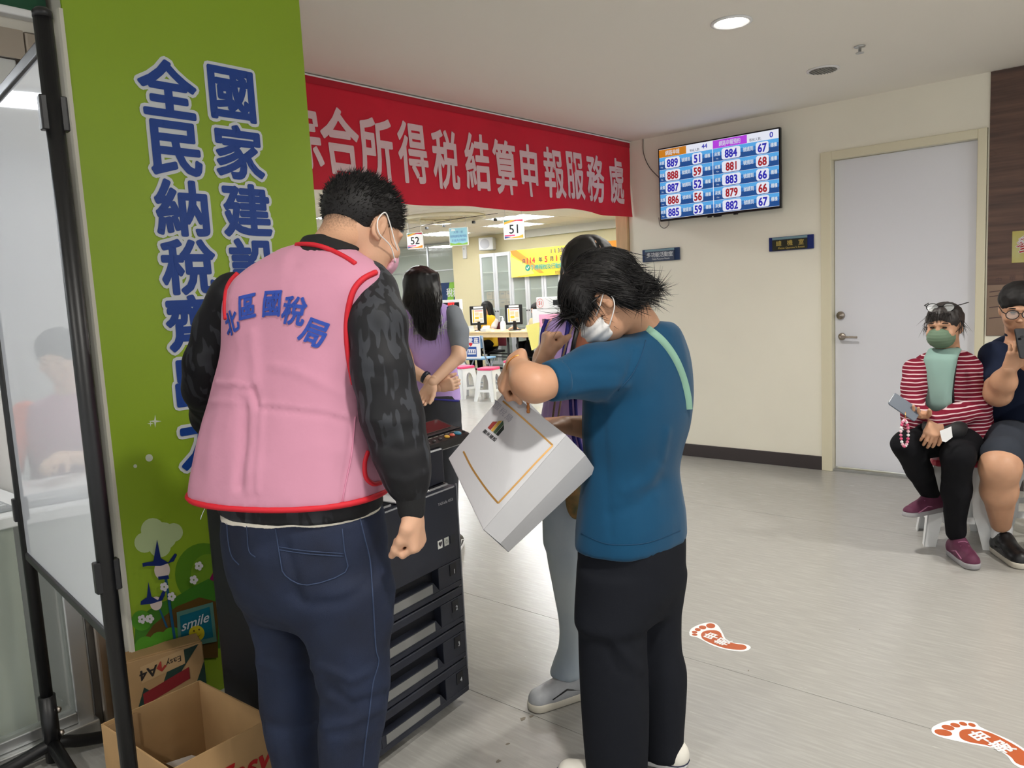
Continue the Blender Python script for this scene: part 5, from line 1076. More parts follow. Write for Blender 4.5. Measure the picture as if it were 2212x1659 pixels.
    for k in range(110):
        rt.append(g(-0.074+rg.normal()*0.006, rg.uniform(0.02, 0.075), rg.uniform(0.0, 0.05))); dr.append(unit(-u_+f_*rg.uniform(-0.25, 0.35)+rg.normal(size=3)*0.12-r_*0.1)); ln.append(rg.uniform(0.025, 0.055))
    strands('hair_fringe', rt[150:], dr[150:], ln[150:], M_hair, ho, n=6, r=0.0014, droop=0.04, curlv=0.4, seed=4); rt, dr, ln = rt[:150], dr[:150], ln[:150]
    strands('hair_wisps', rt, dr, ln, M_hair, ho, n=6, r=0.0014, droop=0.04, curlv=0.5, seed=3)
    # mask, glasses
    mk = SDF(0.004); mk.ell(g(0, 0.046, -0.052), (0.064, 0.066, 0.050), Rh, 0.01); mk.half(g(0, 0.036, 0), -f_); mo_ = cloth('face_mask', mk, mat('mask_white', (222, 220, 218), 0.7), t, lambda V, N: 0.002*np.sin(((V-g(0, 0, 0))@u_)*260))
    MB().tube(smooth_path([g(-0.060, 0.050, -0.030), g(-0.078, 0.02, -0.015), g(-0.084, -0.012, 0.005), g(-0.088, -0.022, -0.012), g(-0.082, -0.010, -0.04), g(-0.068, 0.035, -0.072)], 6), 0.0016, 6).build('mask_loop', mat('mask_white', (222, 220, 218), 0.7), mo_, smooth=True)
    gl = thing_part('glasses', t)
    for s_ in (-1, 1):
        MB().tube([g(s_*(0.033+0.025*math.cos(w)), 0.105, 0.0+0.019*math.sin(w)) for w in np.linspace(0, 6.28, 21)[:-1]], 0.002, 6, closed=True).build('rim', M_black, gl, smooth=True)
        MB().tube([g(s_*0.058, 0.103, 0.006), g(s_*0.074, 0.085, 0.008), g(s_*0.082, 0.0, 0.006)], 0.0018, 6).build('temple', M_black, gl, smooth=True)
        MB().lathe([(0.0235, 0), (0.0235, 0.001)], g(s_*0.033, 0.105, 0.0), f_, n=18).build('lens', mat('lens', (235, 240, 240), 0.03, alpha=0.18), gl)
    MB().tube([g(-0.009, 0.105, 0.004), g(0, 0.108, 0.007), g(0.009, 0.105, 0.004)], 0.0018, 6).build('bridge', M_black, gl, smooth=True)
    return t
def thing_part(name, parent):
    o = bpy.data.objects.new(name, None); COL.objects.link(o); o.parent = parent; o.matrix_parent_inverse = parent.matrix_basis.inverted(); o.empty_display_size = 0.02; return o
woman_blue()
# ================================================================ WHITE PAPER BAG
def paper_bag():
    q = PH
    fTL, fTR, fBR, fBL = q(1095, 842, 2.10), q(1223, 940, 2.02), q(1045, 1144, 1.90), q(970, 990, 2.06)
    bTL, bTR, bBR, bBL = q(1112, 838, 2.19), q(1287, 1016, 2.10), q(1098, 1192, 1.99), q(995, 1005, 2.16)
    t = thing('paper_bag', q(1100, 1192, 1.95), 'white paper gift bag with gold frame line held tilted by the person in blue', 'bag')
    M_bag = mat('bag_paper', (184, 184, 187), 0.5, var=0.015, vscale=4); M_gold = mat('bag_gold', (166, 124, 62), 0.4, metal=0.3)
    def panel(name, a, b, c, d, bulge=0.0, out=None):
        def fn(u, v):
            p = (a*(1-u)+b*u)*(1-v)+(d*(1-u)+c*u)*v
            return p+(out*bulge*((1-abs(2*u-1)) if bulge < 0 else math.sin(math.pi*u)*math.sin(math.pi*v)) if out is not None else 0)
        o = MB().grid(fn, 10, 10).build(name, M_bag, t, smooth=False); sl = o.modifiers.new('thickness', 'SOLIDIFY'); sl.thickness = 0.0012; return o, fn
    nf = -unit(np.cross(fTR-fTL, fBL-fTL)); nf = nf if nf@(CC-fTL) > 0 else -nf
    fr, ff = panel('front_panel', fTL, fTR, fBR, fBL, 0.004, nf)
    panel('back_panel', bTL, bTR, bBR, bBL); panel('gusset', fTR, bTR, bBR, fBR, -0.016, unit(A3(*np.cross(bTR-fTR, fBR-fTR)))); panel('gusset', bTL, fTL, fBL, bBL); panel('base_panel', fBL, fBR, bBR, bBL)
    bv = bvh_of(fr)
    for pts in ([(1086, 866), (1120, 895), (1160, 931), (1194, 962)], [(1194, 962), (1160, 997), (1120, 1040), (1076, 1087)], [(1076, 1087), (1050, 1056), (1020, 1012), (1001, 975)]):
        pth = surf_path(bv, pts, 2.0, 0.0022, 4); mb = MB(); n_ = len(pth)
        wd = [unit(np.cross(pth[min(i+1, n_-1)]-pth[max(i-1, 0)], nf))*0.0024 for i in range(n_)]
        mb.add([p+w for p, w in zip(pth, wd)]+[p-w for p, w in zip(pth, wd)], [(i, i+1, n_+i+1, n_+i) for i in range(n_-1)]); mb.build('gold_line', M_gold, fr)
    uu = unit(fTR-fTL); vv = unit(np.cross(nf, uu)); vv = vv if vv@(fTL-fBL) > 0 else -vv
    def bdec(name, mb, O, m): return decal(name, mb, O, bv, -nf, m, fr, 0.0018, 1, 0.1, 0.1)
    lo_ = cast(bv, 1071, 926, 2.0)
    for k, (c, x0, x1, h0, h1) in enumerate(((( 140, 50, 44), -0.020, -0.009, 0.010, 0.018), ((190, 150, 60), -0.008, 0.000, 0.020, 0.028), ((60, 84, 60), 0.001, 0.010, 0.030, 0.022), ((30, 40, 36), 0.011, 0.020, 0.022, 0.012))):
        mb = MB(); O = lo_+nf*0.02; mb.add([O+uu*x0-vv*0.012, O+uu*x1-vv*0.012, O+uu*x1+vv*h1, O+uu*x0+vv*h0], [(0, 1, 2, 3)]); bdec('logo_bar', mb, O, mat('logo_%d' % c[0], c, 0.5))
    O = lo_+nf*0.02-vv*0.024; mb = MB().text('築禾建設', O, uu, vv, 0.012, dil=0.02); bdec('logo_lettering', mb, O, mat('ink_black', (40, 40, 42), 0.6))
    mb = MB(); O = cast(bv, 1088, 888, 2.05)+nf*0.02
    for i, ch in enumerate('國稅局'): mb.text(ch, O+uu*(i-1)*0.024-vv*0.003*(i), uu, vv, 0.022)
    bdec('handwriting', mb, O, mat('pencil', (150, 150, 160), 0.6))
    M_rope = mat('rope_gold', (176, 110, 54), 0.6, bump=0.8, bscale=60)
    for a, b, c in ((q(1093, 862, 2.09), q(1094, 835, 2.10), q(1105, 812, 2.11)), (q(1141, 892, 2.06), q(1139, 862, 2.06), q(1122, 820, 2.10))):
        pth = smooth_path([a, b, c], 8); MB().tube(pth, [0.004*(1+0.25*math.sin(i*2.2)) for i in range(len(pth))], 8).build('rope_handle', M_rope, t, smooth=True)
paper_bag()
# ================================================================ WOMAN IN PURPLE VEST BESIDE THE BAG (faces the viewer, half hidden)
M_purple = mat('vest_purple', (196, 168, 230), 0.75, bump=0.5, bscale=22, sheen=0.1, spec=0.15); M_pblue = mat('vest_blue_trim', (42, 40, 130), 0.65); M_mask2 = mat('mask_white', (222, 220, 218), 0.7)
def glasses(t, g, f_, S=1.0, y=0.105, z=0.004, rim=0.0017, m=None, name='glasses', rx=0.026, rz=0.020):
    gl = thing_part(name, t); m = m or M_black
    for s_ in (-1, 1):
        MB().tube([g(s_*(0.033+rx*math.cos(w)), y, z+rz*math.sin(w)) for w in np.linspace(0, 6.28, 21)[:-1]], rim, 6, closed=True).build('rim', m, gl, smooth=True)
        MB().tube([g(s_*(0.033+rx), y-0.002, z+0.006), g(s_*0.074, y-0.022, z+0.008), g(s_*0.083, 0.0, z+0.006)], rim, 6).build('temple', m, gl, smooth=True)
        MB().lathe([(rx*0.97, 0), (rx*0.97, 0.001)], g(s_*0.033, y-0.001, z), f_, n=18).build('lens', mat('lens', (235, 240, 240), 0.03, alpha=0.18), gl)
    MB().tube([g(-0.008, y, z+0.004), g(0, y+0.003, z+0.007), g(0.008, y, z+0.004)], rim, 6).build('bridge', m, gl, smooth=True); return gl
def eyes(t, g, f_, S=1.0, closed=0.0):
    for s_ in (-1, 1):
        e = SDF(0.0025); e.ell(g(s_*0.030, 0.0815, 0.006), np.array([0.0115, 0.006, 0.0048])*S, np.array([np.cross(f_, A3(0, 0, 1)), f_, A3(0, 0, 1)]).T, 0.0); cloth('eye', e, M_eye, t, None, 0)
        MB().tube([g(s_*0.014, 0.087, 0.026), g(s_*0.030, 0.088, 0.031), g(s_*0.047, 0.078, 0.026)], [0.0025, 0.003, 0.0015], 6).build('eyebrow', M_hair, t, smooth=True)
def shoe(t, a, d, L=0.19, m=None, sole=None, tall=0.09, w=0.044, accent=None):
    """trainer with sole, upper, laces; a = heel point on the floor, d = toe direction"""
    d = unit(d); n3 = np.cross(d, [0, 0, 1.0]); b = a+d*L
    up = SDF(0.005); up.cone(a+A3(0, 0, 0.045), b+A3(0, 0, 0.036), w, w*0.9, 0.02); up.cone(a+A3(0, 0, 0.06), a+d*0.035+A3(0, 0, tall), w*0.9, w*0.78, 0.03); up.cone(a+d*0.06+A3(0, 0, 0.06), b-d*0.05+A3(0, 0, 0.045), w*0.8, w*0.7, 0.03); up.half((0, 0, a[2]+0.022), (0, 0, -1))
    o = cloth('shoe', up, m, t)
    so = SDF(0.005); so.cone(a+A3(0, 0, 0.02), b+A3(0, 0, 0.02), w*1.05, w*0.98, 0.01); so.half((0, 0, a[2]+0.002), (0, 0, -1)); so.half((0, 0, a[2]+0.032), (0, 0, 1)); cloth('sole', so, sole or M_white, o, None, 0)
    for k in range(4):
        c = a+d*(0.075+0.022*k)+A3(0, 0, 0.098-0.013*k); MB().tube([c-n3*0.022, c+A3(0, 0, 0.004), c+n3*0.022], 0.0022, 6).build('lace', accent or M_white, o, smooth=True)
    for s_ in (-1, 1): MB().tube([a+d*0.05+n3*s_*w*0.98+A3(0, 0, 0.045), a+d*0.10+n3*s_*w*0.98+A3(0, 0, 0.062), a+d*0.16+n3*s_*w*0.93+A3(0, 0, 0.042)], 0.003, 6).build('side_stripe', accent or M_white, o, smooth=True)
    return o
def woman_purple():
    HD = 172.0; th = 168; sv, fv = hdg(HD+90), hdg(HD); q = PH; d0 = 2.66
    t = thing('person', PH(1275, 1400, d0)*A3(1, 1, 0), 'person in purple vest and pale jeans with raised fist behind the bag', 'person')
    R_ = lambda y, a, b, r=0.6, d=d0: ring(y, a, b, d, th, r)
    v = SDF(0.008); v.loft([R_(662, 1236, 1318, 0.8), R_(674, 1212, 1345, 0.62), R_(690, 1188, 1368, 0.52), R_(715, 1176, 1385, 0.52), R_(760, 1180, 1386, 0.56), R_(820, 1180, 1386, 0.6), R_(900, 1168, 1392, 0.62), R_(985, 1160, 1400, 0.64)], sv, fv, n=2.3, rnd=0.004)
    ve = cloth('vest', v, M_purple, t, dsum(wrinkle(0.006, 9, 41, (1, 1, 0.25), 0.001, 40), crease([([(1190, 870), (1186, 960)], 0.008, 6), ([(1215, 870), (1212, 970)], -0.008, 6), ([(1180, 870), (1172, 960)], -0.006, 5)]))); bv = bvh_of(ve)
    ins = SDF(0.007); ins.loft([R_(668, 1250, 1305, 0.9, 2.60), R_(700, 1243, 1310, 0.5, 2.575), R_(760, 1236, 1318, 0.4, 2.56), R_(860, 1232, 1322, 0.4, 2.555)], sv, fv, rnd=0.006); cloth('shirt', ins, mat('shirt_rust', (142, 84, 62), 0.8), t)
    seam('front_trim', bv, [(1232, 672), (1228, 700), (1222, 740), (1214, 790), (1206, 850)], 0.008, M_pblue, ve); seam('armhole_trim', bv, [(1182, 690), (1172, 715), (1170, 740), (1174, 775)], 0.007, M_pblue, ve, 2.66)
    for x0, x1 in ((1232, 1238), (1243, 1249)): seam('front_trim', bv, [(x0, 862), (x0+2, 900), (x1, 940), (x1+8, 975)], 0.006, M_pblue, ve, 2.52)
    ly = thing_part('lanyard', t); MB().tube([q(1268, 640, 2.55), q(1243, 690, 2.51), q(1224, 740, 2.51), q(1208, 800, 2.515), q(1200, 860, 2.51), q(1190, 930, 2.5)], 0.0035, 6).build('cord', mat('cord_taupe', (130, 110, 92), 0.7), ly, smooth=True); MB().tube([q(1212, 862, 2.50), q(1206, 900, 2.495), q(1204, 930, 2.49)], 0.0035, 6).build('cord', mat('cord_taupe', (130, 110, 92), 0.7), ly, smooth=True)
    MB().tube([q(1251, 690, 2.53), q(1240, 740, 2.52), q(1232, 790, 2.515)], 0.008, 6).build('strap', M_black, t, smooth=True)
    # jeans
    j = SDF(0.008); J = lambda y, a, b, d, r: ring(y, a, b, d, th, r)
    j.loft([J(970, 1172, 1385, d0, 0.66), J(1040, 1172, 1388, d0, 0.68), J(1110, 1176, 1388, d0, 0.6), J(1170, 1182, 1380, d0, 0.5)], sv, fv, k=0.03)
    j.loft([J(1080, 1175, 1280, 2.62, 1.0), J(1180, 1180, 1272, 2.63, 1.0), J(1280, 1198, 1270, 2.64, 1.0), J(1350, 1210, 1270, 2.65, 1.0), J(1400, 1208, 1268, 2.66, 1.0), J(1440, 1193, 1262, 2.66, 1.0), J(1458, 1188, 1262, 2.66, 1.0)], sv, fv, n=2.1, k=0.03)
    j.loft([J(1080, 1270, 1385, 2.72, 1.0), J(1200, 1282, 1378, 2.72, 1.0), J(1300, 1290, 1370, 2.72, 1.0), J(1440, 1295, 1370, 2.72, 1.0)], sv, fv, n=2.1, k=0.03)
    cloth('jeans', j, mat('jeans_pale', (158, 170, 182), 0.8, bump=0.5, bscale=24, rgb2=(182, 190, 192), vscale=4), t, wrinkle(0.006, 7, 43, (1, 1, 0.5), 0.001, 40))
    a = PH(1262, 1458, 2.67)*A3(1, 1, 0); shoe(t, a, hdg(-118), 0.19, mat('shoe_silver', (160, 162, 166), 0.45, var=0.1, vscale=30), mat('sole_bone', (196, 190, 176), 0.6), accent=M_black)
    a = PH(1335, 1450, 2.73)*A3(1, 1, 0); shoe(t, a, hdg(160), 0.19, mat('shoe_silver', (160, 162, 166), 0.45), mat('sole_bone', (196, 190, 176), 0.6), accent=M_black)
    # body
    b = SDF(0.0045); hc = q(1272, 592, 2.52); hf = unit(hdg(160)*math.cos(0.6)-A3(0, 0, 1)*math.sin(0.6)); g, r_, f_, u_ = head(b, hc, hf, A3(0, 0, 1)+hdg(160)*0.5, 1.0)
    b.chain([q(1278, 690, 2.64), g(0, -0.03, -0.04)], [0.055, 0.050], 0.03)
    el, wr = q(1160, 838, 2.52), q(1178, 778, 2.40)
    b.chain([q(1278, 690, 2.64), q(1205, 720, 2.70), q(1180, 775, 2.66), el, wr], [0.05, 0.044, 0.040, 0.038, 0.027], 0.03)
    h = SDF(0.003); hand(h, wr, unit(q(1184, 715, 2.40)-wr), unit(hdg(75)+A3(0, 0, 0.05)), left=False, scale=0.92, curls=[(80, 90, 55), (82, 92, 55), (84, 92, 55), (86, 92, 55)], thumb=(20, 30), thumb_in=0.5); h.cone(el+(wr-el)*0.8, wr, 0.031, 0.028, 0.01)
    cloth('body', b, M_skin, t, None, 1, [h])
    hs = SDF(0.005); Rh = np.array([r_, f_, u_]).T; hs.ell(g(0, -0.012, 0.034), (0.088, 0.104, 0.086), Rh, 0.0); hs.ell(g(0, 0.10, -0.06), (0.056, 0.075, 0.098), Rh, 0.015, 's')
    for s_ in (-1, 1): hs.cone(g(0.068*s_, 0.02, 0.0), g(0.074*s_, 0.0, -0.09), 0.026, 0.018, 0.02)
    hs.cone(g(0, -0.08, 0), g(0, -0.085, -0.11), 0.06, 0.045, 0.03)
    hs.cone(g(0, 0.06, 0.108), g(0, -0.03, 0.122), 0.005, 0.005, 0.012, 's')
    ho = cloth('hair', hs, M_hair, t, lambda V, N: 0.0018*vnoise(V, 60, 6))
    MB().tube([g(0, 0.082, 0.086), g(0, 0.055, 0.106), g(0, 0.02, 0.1175)], 0.0016, 6).build('hair_parting', mat('scalp', (120, 92, 76), 0.6), ho, smooth=True)
    rg = np.random.default_rng(5); rt = [g(rg.choice([-1, 1])*rg.uniform(0.07, 0.085), rg.uniform(0.0, 0.05), rg.uniform(0.0, 0.05)) for _ in range(220)]; strands('hair_locks', rt, [A3(0, 0, -1)+rg.normal(size=3)*0.12 for _ in rt], rg.uniform(0.05, 0.13, len(rt)), M_hair, ho, n=6, r=0.0012, curlv=0.3)
    glasses(t, g, f_, rim=0.0014); mk = SDF(0.004); mk.ell(g(0, 0.048, -0.050), (0.064, 0.064, 0.050), Rh, 0.01); mk.half(g(0, 0.046, 0), -f_); cloth('face_mask', mk, M_mask2, t)
    # patterned bag hanging at her hip
    hb = SDF(0.006); hb.ell(q(1246, 1075, 2.52), (0.05, 0.03, 0.075), None, 0.02); cloth('hip_pouch', hb, mat('pouch_camo', (52, 74, 50), 0.7, rgb2=(150, 110, 60), vscale=22), t)
woman_purple()
# ================================================================ LONG HAIRED WOMAN, BACK VIEW
def woman_longhair():
    HD = 8.0; th = 14; sv, fv = hdg(HD+90), hdg(HD); q = PH; d0 = 4.25
    t = thing('person', PH(930, 900, d0)*A3(1, 1, 0), 'person with very long black hair in purple vest, hands behind back', 'person')
    R_ = lambda y, a, b, r=0.6, d=d0: ring(y, a, b, d, th, r)
    v = SDF(0.009); v.loft([R_(651, 893, 938, 0.85), R_(657, 880, 955, 0.6), R_(666, 868, 974, 0.5), R_(685, 868, 988, 0.5), R_(715, 874, 990, 0.55), R_(760, 880, 987, 0.58), R_(810, 888, 988, 0.6), R_(868, 896, 994, 0.62)], sv, fv, n=2.3, rnd=0.004)
    ve = cloth('vest', v, M_purple, t, wrinkle(0.006, 8, 51, (1, 1, 0.5), 0.001, 30)); bv = bvh_of(ve)
    seam('armhole_trim', bv, [(966, 664), (982, 680), (988, 700), (987, 720), (978, 738)], 0.007, M_pblue, ve, d0); seam('hem_trim', bv, [(898, 858), (930, 862), (960, 864), (990, 866)], 0.007, M_pblue, ve, d0)
    M_vl = mat('vest_pale_print', (214, 210, 222), 0.7)
    for ch, (x, y), ro, sz in (('北', (887, 699), 30, 0.052), ('區', (905, 687), 12, 0.052), ('國', (925, 684), 0, 0.052), ('稅', (947, 689), -12, 0.052), ('局', (966, 704), -28, 0.052), ('蘆', (899, 715), 0, 0.04), ('竹', (914, 716), 0, 0.04), ('稽', (930, 716), 0, 0.04), ('徵', (941, 716), 0, 0.04), ('所', (953, 715), 0, 0.04)):
        h = cast(bv, x, y)
        if h is None: continue
        O = h-fv*0.15; decal('back_lettering', MB().text(ch, O, sv, UZ, sz, dil=0.03, rot=math.radians(ro)), O, bv, fv, M_vl, ve, 0.003)
    s = SDF(0.008); s.chain([q(978, 680, 4.22), q(990, 715, 4.18), q(993, 745, 4.16)], [0.055, 0.052, 0.050], 0.03); s.chain([q(878, 680, 4.28), q(874, 720, 4.28), q(874, 750, 4.27)], [0.052, 0.05, 0.048], 0.03); cloth('shirt', s, mat('shirt_grey', (128, 134, 142), 0.8), t)
    b = SDF(0.005); hc = q(911, 622, d0+0.03); g, r_, f_, u_ = head(b, hc, hdg(10), A3(0, 0, 1), 0.98)
    b.chain([q(912, 660, d0), g(0, -0.02, -0.05)], [0.055, 0.048], 0.03)
    w1, w2 = q(934, 826, 4.02), q(950, 836, 4.08)
    b.chain([q(912, 660, d0), q(978, 685, 4.22), q(990, 730, 4.18), q(991, 770, 4.12), w1], [0.05, 0.045, 0.042, 0.037, 0.026], 0.02); b.chain([q(912, 660, d0), q(878, 690, 4.28), q(876, 740, 4.27), q(880, 795, 4.16), w2], [0.05, 0.045, 0.042, 0.036, 0.026], 0.02)
    h1 = SDF(0.0035); hand(h1, w1, unit(q(916, 858, 4.02)-w1), unit(HF*-1+A3(0, 0, 0.2)), left=False, scale=0.9, curl=(25, 30, 20), thumb=(25, 15)); hand(h1, w2, unit(q(968, 832, 4.06)-w2), unit(HF*1), left=True, scale=0.88, curl=(45, 45, 25), thumb=(25, 15))
    cloth('body', b, M_skin3, t, None, 1, [h1])
    wt = q(919, 815, 4.11); ax_ = unit(w2-q(880, 795, 4.16)); MB().lathe([(0.031, -0.01), (0.034, -0.008), (0.034, 0.008), (0.031, 0.01)], wt, ax_, n=18).build('wrist_band', mat('band_navy', (26, 32, 46), 0.4), t, smooth=True)
    hs = SDF(0.006); Rh = np.array([r_, f_, u_]).T; hs.ell(g(0, -0.012, 0.036), (0.088, 0.106, 0.088), Rh, 0.0)
    H = lambda y, a, b_, r, d=d0-0.06: ring(y, a, b_, d, th, r)
    hs.loft([H(590, 877, 948, 0.9, d0), H(610, 872, 951, 0.8, d0), H(630, 870, 954, 0.62, d0-0.03), H(655, 869, 955, 0.42, d0-0.07), H(680, 888, 950, 0.42, d0-0.11), H(700, 895, 948, 0.42, d0-0.13), H(720, 905, 946, 0.42, d0-0.135), H(736, 922, 944, 0.5, d0-0.135)], sv, fv, rnd=0.01, k=0.03); hs.ell(g(0, 0.11, -0.06), (0.06, 0.075, 0.1), Rh, 0.015, 's')
    ho = cloth('hair', hs, mat('hair_sleek', (20, 18, 19), 0.32, bump=0.35, bscale=90, stretch=(10, 10, 0.6)), t, lambda V, N: 0.003*vnoise(V*np.array([1, 1, 0.12]), 70, 6))
    rg = np.random.default_rng(9); rt = [PH(rg.uniform(888, 950), 660+rg.uniform(-30, 20), d0-0.16) for _ in range(240)]; strands('hair_locks', rt, [A3(0, 0, -1)+sv*rg.normal()*0.07 for _ in rt], rg.uniform(0.10, 0.20, len(rt)), M_hair, ho, n=5, r=0.0013, curlv=0.12)
    p = SDF(0.009); J = lambda y, a, b_, d, r: ring(y, a, b_, d, th, r)
    p.loft([J(850, 900, 992, d0, 0.7), J(900, 900, 996, d0, 0.72), J(950, 904, 994, d0, 0.6)], sv, fv, k=0.03)
    for a_, b_, dd in ((902, 950, d0+0.03), (948, 994, d0-0.03)): p.loft([J(920, a_, b_, dd, 1.0), J(1000, a_+2, b_-2, dd, 1.0), J(1100, a_+6, b_-4, dd, 1.0), J(1150, a_+7, b_-5, dd, 1.0)], sv, fv, n=2.1, k=0.03)
    cloth('trousers', p, mat('trousers_charcoal', (50, 52, 58), 0.8), t, wrinkle(0.004, 8, 53, (1, 1, 0.5)))
    for x in (928, 972):
        a = PH(x, 1150, d0)*A3(1, 1, 0); shoe(t, a, fv, 0.17, M_black, M_white)
woman_longhair()
# ================================================================ PLASTIC STOOLS AND SEATED PEOPLE
M_stool = mat('stool_white', (226, 228, 228), 0.38)
def make_stool(label, group, x, y, rz, top_rgb):
    """square moulded stool: four splayed legs with arched openings, coloured lid"""
    t = thing('plastic_stool', (0, 0, 0), label, 'stool', group); hs, hb, zt = 0.115, 0.165, 0.43
    mb = MB()
    for k in range(4):
        R = rotz(90*k); a = []
        # side panel with arch: outline from foot to foot
        def pt(u, z): w = hb+(hs-hb)*(z/zt); return R @ A3(u*w, -w, z)
        out = [(-1, 0), (-0.62, 0), (-0.50, 0.16)]
        arch = [(-0.42+0.0, 0.20)]+[(-0.46*math.cos(i*math.pi/8), 0.24+0.115*math.sin(i*math.pi/8)) for i in range(9)]
        left = [(-1, 0), (-0.66, 0), (-0.5, 0.13), (0.5, 0.13), (0.66, 0), (1, 0)]
        inner = [(0.46*math.cos(i*math.pi/8), 0.24+0.12*math.sin(i*math.pi/8)) for i in range(9)]+[(-0.46, 0.165), (0.46, 0.165)]
        # build as strips: legs, apron, brace
        def strip(A_, B_, th=0.006):
            n = len(A_); nin = R @ A3(0, 1, 0)*th; V = [pt(*p) for p in A_]+[pt(*p) for p in B_]; V = V+[v+nin for v in V]
            f = []
            for i in range(n-1): f += [(i, i+1, n+i+1, n+i), (2*n+i, 3*n+i, 3*n+i+1, 2*n+i+1), (i, 2*n+i, 2*n+i+1, i+1), (n+i, n+i+1, 3*n+i+1, 3*n+i)]
            f += [(0, n, 3*n, 2*n), (n-1, 3*n-1, 4*n-1, 2*n-1)]; mb.add(V, f)
        ar = [(0.46*math.cos(math.pi-i*math.pi/10), 0.25+0.12*math.sin(i*math.pi/10)) for i in range(11)]
        strip(ar, [(-1+2*i/10, zt) for i in range(11)])
        for s_ in (-1, 1): strip([(s_*0.66, 0), (s_*0.55, 0.12), (s_*0.46, 0.17), (s_*0.46, 0.25)], [(s_*1, 0), (s_*1, 0.12), (s_*1, 0.17), (s_*1, zt)])
        strip([(-0.5, 0.13), (0.5, 0.13)], [(-0.5, 0.165), (0.5, 0.165)])
    mb.build('leg_frame', M_stool, t)
    MB().rbox((-hs-0.012, -hs-0.012, zt-0.004), (hs+0.012, hs+0.012, zt+0.03), 0.04).build('seat_lid', mat('lid_%d_%d' % top_rgb[:2], top_rgb, 0.35), t)
    t.location = (x, y, 0); t.rotation_euler = (0, 0, math.radians(rz)); return t
M_dpants = mat('trousers_jet', (20, 20, 23), 0.85, bump=0.15, bscale=400, spec=0.15)
def striped():
    m = mat('cardigan_stripe', (124, 28, 48), 0.8, spec=0.15); nt = m.node_tree; N, L = nt.nodes, nt.links
    tc = N.new('ShaderNodeTexCoord'); wv = N.new('ShaderNodeTexWave'); wv.bands_direction = 'Z'; wv.inputs['Scale'].default_value = 16.0; wv.inputs['Distortion'].default_value = 1.1; wv.inputs['Detail Scale'].default_value = 1.0; wv.inputs['Detail'].default_value = 1; L.new(tc.outputs['Object'], wv.inputs['Vector'])
    rp = N.new('ShaderNodeValToRGB'); rp.color_ramp.elements[0].color = lin((112, 24, 44)); rp.color_ramp.elements[0].position = 0.80; rp.color_ramp.elements[1].color = lin((206, 180, 184)); rp.color_ramp.elements[1].position = 0.88; L.new(wv.outputs['Color'], rp.inputs[0]); L.new(rp.outputs[0], N['Principled BSDF'].inputs['Base Color']); return m
